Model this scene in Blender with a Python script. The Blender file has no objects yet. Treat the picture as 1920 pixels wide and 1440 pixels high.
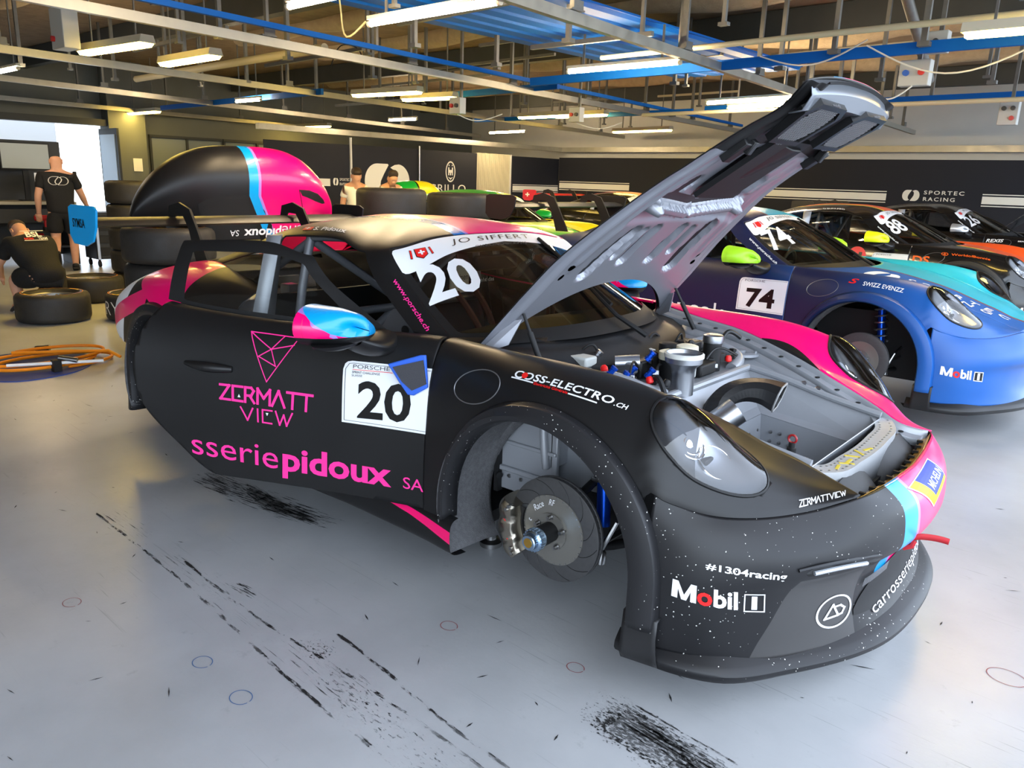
import bpy, bmesh, math, random
import numpy as np
from mathutils import Vector, Matrix
from mathutils.bvhtree import BVHTree
random.seed(7); rng = np.random.default_rng(7)
S = bpy.context.scene
COL = S.collection
PI = math.pi
def R(d): return math.radians(d)

# ------------------------------------------------------------------ camera
cam_d = bpy.data.cameras.new('camera'); cam = bpy.data.objects.new('camera', cam_d); COL.objects.link(cam)
S.camera = cam
cam_d.sensor_fit = 'HORIZONTAL'; cam_d.sensor_width = 36.0
cam_d.lens = 1474.18 / 1920 * 36.0
cam_d.clip_start = 0.02; cam_d.clip_end = 300
def _camera():
    yaw, pitch, roll = -0.6871547, 0.2527295, 0.0321114
    f = Vector((math.sin(yaw)*math.cos(pitch), math.cos(yaw)*math.cos(pitch), -math.sin(pitch)))
    r = Vector((math.cos(yaw), -math.sin(yaw), 0)); u = r.cross(f)
    r2 = math.cos(roll)*r + math.sin(roll)*u; u2 = -math.sin(roll)*r + math.cos(roll)*u
    m = Matrix((r2, u2, -f)).transposed().to_4x4()
    m.translation = (1.4876963, -2.8549289, 1.5815)
    cam.matrix_world = m
_camera()

# ------------------------------------------------------------------ sky, exposure
W = bpy.data.worlds.new('World'); S.world = W; W.use_nodes = True
_nt = W.node_tree; _bg = _nt.nodes['Background']
_sky = _nt.nodes.new('ShaderNodeTexSky'); _sky.sky_type = 'HOSEK_WILKIE'
_sky.sun_direction = Vector((0.35, -0.5, 0.8)).normalized(); _sky.turbidity = 3.5; _sky.ground_albedo = 0.45
_hz = _nt.nodes.new('ShaderNodeMix'); _hz.data_type = 'RGBA'; _hz.inputs['Factor'].default_value = .55; _hz.inputs['B'].default_value = (.21,.215,.225,1)   # thin bright overcast veil
_nt.links.new(_sky.outputs['Color'], _hz.inputs['A']); _nt.links.new(_hz.outputs['Result'], _bg.inputs['Color'])
_bg.inputs['Strength'].default_value = 11.5
S.view_settings.view_transform = 'Standard'; S.view_settings.look = 'None'
S.view_settings.gamma = 1.0; S.view_settings.use_curve_mapping = False
S.view_settings.exposure = 1.2
S.cycles.max_bounces = 8; S.cycles.diffuse_bounces = 4; S.cycles.glossy_bounces = 4
S.cycles.transmission_bounces = 6; S.cycles.transparent_max_bounces = 10
S.cycles.caustics_reflective = False; S.cycles.caustics_refractive = False
S.cycles.sample_clamp_indirect = 6.0

# ------------------------------------------------------------------ materials
MATS = {}
def srgb(*c):
    c = [v/255 if max(c) > 1 else v for v in c]
    return tuple(v/12.92 if v <= .04045 else ((v+.055)/1.055)**2.4 for v in c)
def mat(name, rgb=(200,200,200), rough=.5, metal=0., coat=0., spec=.5, var=0., scale=20., bump=0., bscale=200., emit=None, estr=0., alpha=1., trans=0., ior=1.45, rvar=0., stretch=None):
    if name in MATS: return MATS[name]
    m = bpy.data.materials.new(name); m.use_nodes = True; MATS[name] = m
    nt = m.node_tree; b = nt.nodes['Principled BSDF']
    c = srgb(*rgb)
    b.inputs['Base Color'].default_value = (*c, 1); b.inputs['Roughness'].default_value = rough
    b.inputs['Metallic'].default_value = metal; b.inputs['Coat Weight'].default_value = coat
    b.inputs['Coat Roughness'].default_value = .06; b.inputs['Specular IOR Level'].default_value = spec
    b.inputs['Alpha'].default_value = alpha; b.inputs['Transmission Weight'].default_value = trans; b.inputs['IOR'].default_value = ior
    if emit: b.inputs['Emission Color'].default_value = (*srgb(*emit), 1); b.inputs['Emission Strength'].default_value = estr
    if var or bump or rvar:
        tc = nt.nodes.new('ShaderNodeTexCoord'); src = tc.outputs['Object']
        if stretch:
            mp = nt.nodes.new('ShaderNodeMapping'); mp.inputs['Scale'].default_value = stretch
            nt.links.new(src, mp.inputs['Vector']); src = mp.outputs['Vector']
        n = nt.nodes.new('ShaderNodeTexNoise'); n.inputs['Scale'].default_value = scale; n.inputs['Detail'].default_value = 6
        nt.links.new(src, n.inputs['Vector'])
        if var:
            mx = nt.nodes.new('ShaderNodeMix'); mx.data_type = 'RGBA'
            mx.inputs['A'].default_value = (*[v*(1-var) for v in c], 1); mx.inputs['B'].default_value = (*[min(1, v*(1+var)) for v in c], 1)
            nt.links.new(n.outputs['Fac'], mx.inputs['Factor']); nt.links.new(mx.outputs['Result'], b.inputs['Base Color'])
        if rvar:
            mr = nt.nodes.new('ShaderNodeMapRange'); mr.inputs['From Min'].default_value = .3; mr.inputs['From Max'].default_value = .7
            mr.inputs['To Min'].default_value = max(0, rough-rvar); mr.inputs['To Max'].default_value = min(1, rough+rvar)
            nt.links.new(n.outputs['Fac'], mr.inputs['Value']); nt.links.new(mr.outputs['Result'], b.inputs['Roughness'])
        if bump:
            n2 = nt.nodes.new('ShaderNodeTexNoise'); n2.inputs['Scale'].default_value = bscale; n2.inputs['Detail'].default_value = 4
            nt.links.new(src, n2.inputs['Vector'])
            bp = nt.nodes.new('ShaderNodeBump'); bp.inputs['Strength'].default_value = bump; bp.inputs['Distance'].default_value = .01
            nt.links.new(n2.outputs['Fac'], bp.inputs['Height']); nt.links.new(bp.outputs['Normal'], b.inputs['Normal'])
    return m
def glass_mat(name, tint, rough=.02, refl=1.0):
    # thin polycarbonate / window glass: tinted see-through with a fresnel reflection
    m = bpy.data.materials.new(name); m.use_nodes = True; MATS[name] = m
    nt = m.node_tree; nt.nodes.clear()
    o = nt.nodes.new('ShaderNodeOutputMaterial'); mix = nt.nodes.new('ShaderNodeMixShader')
    tr = nt.nodes.new('ShaderNodeBsdfTransparent'); tr.inputs['Color'].default_value = (*tint, 1)
    gl = nt.nodes.new('ShaderNodeBsdfGlossy'); gl.inputs['Roughness'].default_value = rough
    fr = nt.nodes.new('ShaderNodeFresnel'); fr.inputs['IOR'].default_value = 1.5
    mu = nt.nodes.new('ShaderNodeMath'); mu.operation = 'MULTIPLY'; mu.inputs[1].default_value = refl
    nt.links.new(fr.outputs[0], mu.inputs[0]); nt.links.new(mu.outputs[0], mix.inputs[0])
    nt.links.new(tr.outputs[0], mix.inputs[1]); nt.links.new(gl.outputs[0], mix.inputs[2]); nt.links.new(mix.outputs[0], o.inputs[0])
    return m

def chipped(name, rgb, chip=(215,213,208), rough=.45, amount=.70):
    # satin wrap with small stone chips (flecks of their own shape) and faint rub marks
    m = mat(name, rgb, rough+.04, spec=.4); nt = m.node_tree; b = nt.nodes['Principled BSDF']
    tc = nt.nodes.new('ShaderNodeTexCoord')
    v = nt.nodes.new('ShaderNodeTexVoronoi'); v.inputs['Scale'].default_value = 62; v.inputs['Randomness'].default_value = 1
    nz = nt.nodes.new('ShaderNodeTexNoise'); nz.inputs['Scale'].default_value = 260; nz.inputs['Detail'].default_value = 3
    big = nt.nodes.new('ShaderNodeTexNoise'); big.inputs['Scale'].default_value = 5; big.inputs['Detail'].default_value = 2
    for n in (v, nz, big): nt.links.new(tc.outputs['Object'], n.inputs['Vector'])
    def mth(op, a, b_, c=None):
        k = nt.nodes.new('ShaderNodeMath'); k.operation = op
        for i, x in enumerate((a, b_)):
            if isinstance(x, (int, float)): k.inputs[i].default_value = x
            else: nt.links.new(x, k.inputs[i])
        return k.outputs[0]
    d = mth('ADD', v.outputs['Distance'], mth('MULTIPLY', mth('SUBTRACT', nz.outputs['Fac'], .5), .55))
    thr = mth('MULTIPLY', mth('SUBTRACT', big.outputs['Fac'], amount-.28), .34)
    fac = mth('LESS_THAN', d, thr)
    mx = nt.nodes.new('ShaderNodeMix'); mx.data_type = 'RGBA'
    mx.inputs['A'].default_value = (*srgb(*rgb), 1); mx.inputs['B'].default_value = (*srgb(*chip), 1)
    nt.links.new(fac, mx.inputs['Factor']); nt.links.new(mx.outputs['Result'], b.inputs['Base Color'])
    return m

BLACKW = mat('satin black wrap', (22,22,23), .40, var=.2, scale=3, rvar=.05, spec=.4)
CHIPW = chipped('satin black wrap with stone chips', (25,25,27), rough=.36, amount=.60)
FLAREW = chipped('black flare with stone chips', (34,34,36), rough=.38, amount=.62)
FLAREG = mat('clean black flare', (34,34,35), .40)
PINK = mat('gloss pink vinyl', (246,0,108), .28, coat=.25, var=.04, scale=4)
CYAN = mat('gloss cyan vinyl', (0,150,215), .28, coat=.25)
LILAC = mat('lilac pinstripe', (160,120,200), .3, coat=.3)
BLUEST = mat('roof blue vinyl', (0,110,190), .25, coat=.5)
WHITEV = mat('white vinyl', (228,230,232), .5)
BLACKV = mat('black vinyl', (10,10,11), .35)
PINKV = mat('pink lettering vinyl', (255,50,150), .4)
REDV = mat('red vinyl', (225,30,30), .4)
ORANGEV = mat('orange vinyl', (235,95,25), .4)
PLASTIC = mat('black plastic', (18,18,19), .45)
SOFTBLK = mat('matte black trim', (13,13,14), .6)
RUBBER = mat('tyre rubber', (38,36,34), .6, var=.25, scale=12, bump=.15, bscale=120, rvar=.12)
LINER = mat('speckled wheel-arch liner', (92,92,94), .85, var=.5, scale=60, bump=.5, bscale=220)
ALU = mat('bare aluminium', (172,175,180), .34, metal=1., var=.08, scale=30)
ALUP = mat('painted grey body shell', (150,153,158), .36, metal=.25, var=.1, scale=9)
HOODIN = mat('hood underside grey', (150,152,160), .34, metal=.5, var=.06, scale=5)
STEEL = mat('machined steel', (150,150,150), .3, metal=1.)
DISCM = mat('iron brake disc face', (80,80,81), .48, metal=.5, var=.15, scale=60)
BELL = mat('brake bell', (128,126,120), .36, metal=.6)
CALIP = mat('nickel caliper', (178,170,155), .25, metal=1., var=.2, scale=15)
BLUEA = mat('blue anodised fitting', (20,80,200), .3, metal=.8)
NUTB = mat('hub nut alloy', (165,190,215), .25, metal=1.)
CAGE = mat('grey roll cage paint', (105,107,112), .4, metal=.2)
CHROME = mat('chrome', (220,220,222), .08, metal=1.)
GOLD = mat('gold cadmium plate', (190,150,70), .35, metal=.9)
BLUETAPE = mat('blue padded edge', (45,95,200), .6)
GREYFAB = mat('dark grey fabric', (62,62,66), .9, bump=.3, bscale=400)
GLASSC = glass_mat('clear polycarbonate', (.93,.95,.94))
GLASSW = glass_mat('windshield glass', (.80,.83,.82))
GLASST = glass_mat('tinted polycarbonate', (.55,.57,.57))
LENS = glass_mat('headlight lens', (.96,.97,.98), refl=1.4)
# ------------------------------------------------------------------ object helpers
def put(name, verts, faces, m, parent=None, mi=None, smooth=True, origin=None, angle=None):
    verts = np.asarray(verts, float).reshape(-1, 3)
    if origin is not None: verts = verts - np.asarray(origin, float)
    me = bpy.data.meshes.new(name)
    me.from_pydata(verts.tolist(), [], [list(map(int, f)) for f in faces])
    ms = m if isinstance(m, (list, tuple)) else [m]
    for x in ms: me.materials.append(x)
    if mi is not None: me.polygons.foreach_set('material_index', np.asarray(mi, np.int32))
    if smooth:
        me.polygons.foreach_set('use_smooth', np.ones(len(me.polygons), bool))
        if angle: me.set_sharp_from_angle(angle=R(angle))
    me.update(); me.validate()
    o = bpy.data.objects.new(name, me); COL.objects.link(o)
    if origin is not None: o.location = origin
    if parent is not None: o.parent = parent
    return o
def tag(o, label=None, cat=None, group=None, kind=None):
    if label: o['label'] = label
    if cat: o['category'] = cat
    if group: o['group'] = group
    if kind: o['kind'] = kind
    return o
def empty(name, loc=(0,0,0), rz=0., parent=None):
    o = bpy.data.objects.new(name, None); COL.objects.link(o); o.location = loc; o.rotation_euler = (0,0,rz); o.empty_display_size = .1
    if parent is not None: o.parent = parent
    return o
def copy_tree(o, parent=None):
    c = o.copy(); COL.objects.link(c); c.parent = parent
    for ch in list(o.children): copy_tree(ch, c)
    return c

class MB:
    "collects pieces of one mesh"
    def __init__(s): s.v = []; s.f = []; s.m = []; s.n = 0; s.cur = 0
    def add(s, v, f, mi=None):
        v = np.asarray(v, float).reshape(-1, 3); s.v.append(v)
        s.f += [[int(i)+s.n for i in q] for q in f]; s.m += [s.cur if mi is None else mi]*len(f); s.n += len(v); return s
    def box(s, c, d, rot=None, mi=None, taper=None):
        x, y, z = d; v = np.array([(sx*x/2, sy*y/2, sz*z/2) for sz in (-1,1) for sy in (-1,1) for sx in (-1,1)], float)
        if taper: v[4:, 0] *= taper[0]; v[4:, 1] *= taper[1]
        if rot is not None: v = v @ np.array(rot, float).T
        return s.add(v+np.array(c, float), [(0,2,3,1),(4,5,7,6),(0,1,5,4),(2,6,7,3),(0,4,6,2),(1,3,7,5)], mi)
    def lathe(s, prof, c=(0,0,0), axis='z', n=32, mi=None, cap=True):
        prof = np.array(prof, float); a = np.linspace(0, 2*PI, n, endpoint=False)
        v = np.stack([np.outer(prof[:,0], np.cos(a)), np.outer(prof[:,0], np.sin(a)), np.repeat(prof[:,1:2], n, 1)], -1).reshape(-1,3)
        if axis == 'x': v = v[:, [2,0,1]]
        elif axis == 'y': v = v[:, [1,2,0]]
        elif axis != 'z':
            q = Vector((0,0,1)).rotation_difference(Vector(axis)).to_matrix(); v = v @ np.array(q).T
        k = len(prof); f = [(i*n+j, i*n+(j+1)%n, (i+1)*n+(j+1)%n, (i+1)*n+j) for i in range(k-1) for j in range(n)]
        if cap:
            if prof[0,0] > 1e-6: f.append(tuple(range(n-1,-1,-1)))
            if prof[-1,0] > 1e-6: f.append(tuple((k-1)*n+j for j in range(n)))
        return s.add(v+np.array(c, float), f, mi)
    def cyl(s, a, b, r, n=16, mi=None, r2=None):
        a = np.array(a, float); b = np.array(b, float); d = b-a; L = np.linalg.norm(d)
        return s.lathe([(r,0),(r if r2 is None else r2, L)], a, tuple(d/L), n, mi)
    def tube(s, pts, r, n=8, closed=False, mi=None, sub=0):
        P = np.array(pts, float)
        if sub: P = smooth_curve(P, sub, closed)
        m = len(P); T = np.zeros_like(P)
        for i in range(m):
            a_ = P[(i-1) % m] if closed or i else P[0]; b_ = P[(i+1) % m] if closed or i < m-1 else P[-1]
            T[i] = (b_-a_)/max(1e-9, np.linalg.norm(b_-a_))
        up = np.array([0,0,1.]) if abs(T[0][2]) < .9 else np.array([1.,0,0])
        N = np.cross(T[0], up); N /= np.linalg.norm(N); rings = []
        rr = np.broadcast_to(np.asarray(r, float), (m,))
        for i in range(m):
            N = N - T[i]*N.dot(T[i]); N /= max(1e-9, np.linalg.norm(N)); B = np.cross(T[i], N)
            a = np.linspace(0, 2*PI, n, endpoint=False)
            rings.append(P[i]+rr[i]*(np.outer(np.cos(a), N)+np.outer(np.sin(a), B)))
        v = np.concatenate(rings); f = []
        for i in range(m if closed else m-1):
            for j in range(n): f.append((i*n+j, i*n+(j+1)%n, ((i+1)%m)*n+(j+1)%n, ((i+1)%m)*n+j))
        if not closed: f += [tuple(range(n-1,-1,-1)), tuple((m-1)*n+j for j in range(n))]
        return s.add(v, f, mi)
    def prism(s, poly, h, fr=None, mi=None):
        "poly (x,y) extruded by h along local z; fr = function mapping (n,3) local to world"
        p = np.array(poly, float); n = len(p)
        v = np.concatenate([np.c_[p, np.zeros(n)], np.c_[p, np.full(n, h)]])
        if fr is not None: v = fr(v)
        f = [tuple(range(n-1,-1,-1)), tuple(range(n,2*n))]+[(i,(i+1)%n,n+(i+1)%n,n+i) for i in range(n)]
        return s.add(v, f, mi)
    def grid(s, G, mi=None, flip=False):
        G = np.asarray(G, float); a, b = G.shape[:2]
        f = [(i*b+j, (i+1)*b+j, (i+1)*b+j+1, i*b+j+1) for i in range(a-1) for j in range(b-1)]
        if flip: f = [q[::-1] for q in f]
        return s.add(G.reshape(-1,3), f, mi)
    def build(s, name, m, parent=None, smooth=True, angle=40, origin=None, bevel=0, solid=0):
        o = put(name, np.concatenate(s.v), s.f, m, parent, s.m, smooth, origin, angle)
        if solid:
            md = o.modifiers.new('thickness', 'SOLIDIFY'); md.thickness = abs(solid); md.offset = -1 if solid > 0 else 1
        if bevel:
            md = o.modifiers.new('bevel', 'BEVEL'); md.width = bevel; md.segments = 2; md.limit_method = 'ANGLE'; md.angle_limit = R(35)
        return o
def frame(o, x, y):
    "local frame: maps (a,b,c) to o + a x + b y + c n"
    o = np.array(o, float); x = np.array(x, float); y = np.array(y, float); n = np.cross(x, y); n /= np.linalg.norm(n)
    return lambda v: o+v[:, :1]*x+v[:, 1:2]*y+v[:, 2:3]*n
def hermite(P, t, tn):
    P = np.asarray(P, float); t = np.asarray(t, float); m = np.zeros_like(P)
    d = (P[1:]-P[:-1])/(t[1:]-t[:-1]).reshape(-1, *([1]*(P.ndim-1)))
    h = (t[1:]-t[:-1])
    if len(t) > 2:
        w = (h[1:]/(h[1:]+h[:-1])).reshape(-1, *([1]*(P.ndim-1))); m[1:-1] = w*d[:-1]+(1-w)*d[1:]
    m[0] = d[0] if len(t) < 3 else 1.5*d[0]-.5*m[1]; m[-1] = d[-1] if len(t) < 3 else 1.5*d[-1]-.5*m[-2]
    k = np.clip(np.searchsorted(t, tn, side='right')-1, 0, len(t)-2); hh = h[k]; s = (tn-t[k])/hh
    sh = (-1, *([1]*(P.ndim-1))); s = s.reshape(sh); hh = hh.reshape(sh)
    return (2*s**3-3*s**2+1)*P[k]+(s**3-2*s**2+s)*hh*m[k]+(-2*s**3+3*s**2)*P[k+1]+(s**3-s**2)*hh*m[k+1]
def smooth_curve(P, n, closed=False):
    P = np.array(P, float)
    if closed: P = np.concatenate([P[-2:], P, P[:3]])
    t = np.r_[0, np.cumsum(np.maximum(1e-6, np.linalg.norm(np.diff(P, axis=0), axis=1)))]
    if closed:
        tn = np.linspace(t[2], t[-3], n*(len(P)-5), endpoint=False)
    else: tn = np.linspace(0, t[-1], n*(len(P)-1)+1)
    return hermite(P, t, tn)

# meshes that can be knifed along implicit curves ------------------------------------------
class KM:
    def __init__(s, co, att, faces, mi=None): s.co = np.asarray(co, float); s.att = np.asarray(att, float); s.f = faces; s.mi = mi or [0]*len(faces)
    def split(s, fn):
        val = fn(s.co, s.att); val = np.where(np.abs(val) < 1e-7, 1e-7, val)
        co = [s.co]; att = [s.att]; n = len(s.co); cache = {}; nc = []; na = []
        P = ([], []); N = ([], [])
        pos = val > 0
        for f, m in zip(s.f, s.mi):
            pf = [pos[i] for i in f]
            if all(pf): P[0].append(f); P[1].append(m); continue
            if not any(pf): N[0].append(f); N[1].append(m); continue
            a = []; b = []
            for k in range(len(f)):
                i, j = f[k], f[(k+1) % len(f)]
                (a if pos[i] else b).append(i)
                if pos[i] != pos[j]:
                    key = (min(i,j), max(i,j))
                    if key not in cache:
                        t = val[i]/(val[i]-val[j]); nc.append(s.co[i]+t*(s.co[j]-s.co[i])); na.append(s.att[i]+t*(s.att[j]-s.att[i]))
                        cache[key] = n+len(nc)-1
                    a.append(cache[key]); b.append(cache[key])
            if len(a) > 2: P[0].append(a); P[1].append(m)
            if len(b) > 2: N[0].append(b); N[1].append(m)
        C = np.concatenate([s.co, nc]) if nc else s.co; A = np.concatenate([s.att, na]) if na else s.att
        return KM(C, A, *P).tidy(), KM(C, A, *N).tidy()
    def tidy(s):
        used = sorted({i for f in s.f for i in f}); mp = {i: k for k, i in enumerate(used)}
        s.co = s.co[used] if used else s.co[:0]; s.att = s.att[used] if used else s.att[:0]; s.f = [[mp[i] for i in f] for f in s.f]; return s
    def keep(s, fn): return s.split(fn)[0]
    def paint(s, fn, m):
        a, b = s.split(fn); a.mi = [m]*len(a.f); return a.join(b)
    def join(s, o):
        n = len(s.co)
        if not len(o.co): return s
        if not n: return o
        r = KM(np.concatenate([s.co, o.co]), np.concatenate([s.att, o.att]), s.f+[[i+n for i in f] for f in o.f], s.mi+o.mi)
        return r.weld()
    def weld(s):
        key = {}; mp = []; keep = []
        for i, c in enumerate(np.round(s.co, 5)):
            k = tuple(c)
            if k not in key: key[k] = len(keep); keep.append(i)
            mp.append(key[k])
        f2 = []; m2 = []
        for f, m in zip(s.f, s.mi):
            q = [mp[i] for i in f]; q = [v for k, v in enumerate(q) if v != q[k-1]]
            if len(q) > 2: f2.append(q); m2.append(m)
        return KM(s.co[keep], s.att[keep], f2, m2)
    def mirror(s): return KM(s.co*[1,-1,1], s.att, [f[::-1] for f in s.f], list(s.mi))
    def offset(s, d):
        nrm = np.zeros_like(s.co)
        for f in s.f:
            p = s.co[f]; k = np.cross(p[1]-p[0], p[2]-p[0])
            for i in f: nrm[i] += k
        nrm /= np.maximum(1e-12, np.linalg.norm(nrm, axis=1))[:, None]
        return KM(s.co+nrm*d, s.att, s.f, s.mi)
    def build(s, name, m, parent=None, solid=0, origin=None, smooth=True, angle=50):
        o = put(name, s.co, s.f, m, parent, s.mi, smooth, origin, angle)
        if solid:
            md = o.modifiers.new('thickness', 'SOLIDIFY'); md.thickness = abs(solid); md.offset = -1 if solid > 0 else 1
        return o
def loft(guides, nu, nv, iu=None, flip=False):
    "guides[v][u] -> smooth grid; attribute = (u index, v index)"
    G = np.array(guides, float)
    tu = np.r_[0, np.cumsum(np.linalg.norm(np.diff(G, axis=1), axis=2).mean(0)+1e-5)]
    tv = np.r_[0, np.cumsum(np.linalg.norm(np.diff(G, axis=0), axis=2).mean(1)+1e-5)]
    un = np.unique(np.r_[np.linspace(0, tu[-1], nu)]); vn = np.linspace(0, tv[-1], nv)
    A = hermite(G.transpose(1,0,2), tu, un).transpose(1,0,2); B = hermite(A, tv, vn)
    ua = np.interp(un, tu, np.arange(len(tu))); va = np.interp(vn, tv, np.arange(len(tv)))
    nu, nv = len(un), len(vn)
    att = np.stack(np.meshgrid(ua, va), -1).reshape(-1,2)
    f = [[i*nu+j, i*nu+j+1, (i+1)*nu+j+1, (i+1)*nu+j] for i in range(nv-1) for j in range(nu-1)]
    if flip: f = [q[::-1] for q in f]
    return KM(B.reshape(-1,3), att, f)

# lettering ---------------------------------------------------------------------------------
_TX = {}
def text_mesh(s, bold=0., shear=0., space=1.):
    key = (s, bold, shear, space)
    if key in _TX: return _TX[key]
    cu = bpy.data.curves.new('t', 'FONT'); cu.body = s; cu.offset = bold; cu.shear = shear; cu.space_character = space
    cu.resolution_u = 3; cu.fill_mode = 'BOTH'
    o = bpy.data.objects.new('t', cu); COL.objects.link(o)
    dg = bpy.context.evaluated_depsgraph_get(); me = bpy.data.meshes.new_from_object(o.evaluated_get(dg))
    v = np.array([x.co[:] for x in me.vertices]); f = [list(p.vertices) for p in me.polygons]
    bpy.data.objects.remove(o); bpy.data.curves.remove(cu); bpy.data.meshes.remove(me)
    v = v[:, :2]; lo = v.min(0); hi = v.max(0)
    _TX[key] = ((v-lo)/(hi-lo), f, (hi-lo)[0]/(hi-lo)[1]); return _TX[key]
def disc2(n=28, a0=0, a1=2*PI): return [(.5+.5*math.cos(t), .5+.5*math.sin(t)) for t in np.linspace(a0, a1, n, endpoint=a1-a0 < 6.28)]
def shape_mesh(polys):
    "polys: list of closed outlines in the unit square (each its own face)"
    v = []; f = []
    for p in polys: f.append(list(range(len(v), len(v)+len(p)))); v += list(p)
    return np.array(v, float), f, 1.
def stroke(pts, w, closed=False):
    P = np.array(pts, float); q = []; n = len(P)
    out = []
    for i in range(n if closed else n-1):
        a, b = P[i], P[(i+1) % n]; d = (b-a)/np.linalg.norm(b-a); k = np.array([-d[1], d[0]])*w/2; e = d*w/2
        out.append([a-e-k, b+e-k, b+e+k, a-e+k])
    return out
def ring2(c, r, w, n=36):
    a = np.linspace(0, 2*PI, n+1); o = []
    for i in range(n):
        o.append([(c[0]+k*math.cos(t), c[1]+k*math.sin(t)) for k, t in ((r-w/2,a[i]),(r+w/2,a[i]),(r+w/2,a[i+1]),(r-w/2,a[i+1]))])
    return o
def cut_cells(v2, f, nx, ny):
    "slice flat polygons along a grid so that they can follow a curved surface"
    bm = bmesh.new()
    vs = [bm.verts.new((x, y, 0)) for x, y in v2]
    for q in f:
        try: bm.faces.new([vs[i] for i in q])
        except ValueError: pass
    for i in range(1, nx): bmesh.ops.bisect_plane(bm, geom=bm.verts[:]+bm.edges[:]+bm.faces[:], plane_co=(i/nx,0,0), plane_no=(1,0,0))
    for i in range(1, ny): bmesh.ops.bisect_plane(bm, geom=bm.verts[:]+bm.edges[:]+bm.faces[:], plane_co=(0,i/ny,0), plane_no=(0,1,0))
    bm.verts.index_update(); v = np.array([x.co[:2] for x in bm.verts]); fs = [[x.index for x in q.verts] for q in bm.faces]; bm.free()
    return v, fs
def bvh(*kms):
    v = []; f = []
    for k in kms:
        n = len(v); v += [tuple(x) for x in k.co]; f += [[i+n for i in q] for q in k.f]
    return BVHTree.FromPolygons(v, f)
def decal(name, sh, quad, surf, m, parent, off=.002, cells=(8,3), origin=None, dirn=None):
    """lays flat shapes (unit square) onto a surface. quad = corner points bottom-left, bottom-right, top-right, top-left near it."""
    bl, br, tr, tl = [np.array(q, float) for q in quad]
    v2, f = cut_cells(sh[0], sh[1], *cells)
    a = v2[:, :1]; b = v2[:, 1:2]
    P = (1-a)*(1-b)*bl+a*(1-b)*br+a*b*tr+(1-a)*b*tl
    n = np.cross(br-bl, tl-bl); n /= np.linalg.norm(n)
    if dirn is not None: n = np.array(dirn, float)/np.linalg.norm(dirn)
    if surf is not None:
        out = []
        for p in P:
            h = surf.ray_cast(Vector(p+n*.25), Vector(-n), .6)
            if h[0] is None:
                h = surf.find_nearest(Vector(p))
                q = np.array(h[0])
            else: q = np.array(h[0])
            nn = np.array(h[1]); nn = nn if nn.dot(n) > 0 else -nn
            out.append(q+nn*off)
        P = np.array(out)
    else: P = P+n*off
    # orient faces along n
    ff = []
    for q in f:
        k = np.cross(P[q[1]]-P[q[0]], P[q[2]]-P[q[0]])
        ff.append(q if k.dot(n) > 0 else q[::-1])
    return put(name, P, ff, m, parent, None, False, origin)
def letters(txt, quad, surf, m, parent, bold=0., shear=0., cells=None, off=.002, origin=None, name='lettering', space=1., dirn=None):
    return decal(name, text_mesh(txt, bold, shear, space), quad, surf, m, parent, off, cells or (max(4, 2*len(txt)), 3), origin, dirn)
# ================================================================== the garage (axes a, b turned slightly against the car)
GROT = R(-2.81)
def gput(o): o.rotation_euler = (0,0,GROT); return o
def ga(a, b, z=0.): c, s = math.cos(GROT), math.sin(GROT); return np.array((a*c-b*s, a*s+b*c, z))
def structure(o, label=None): o['kind'] = 'structure'; (label and o.__setitem__('label', label)); return o
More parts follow.
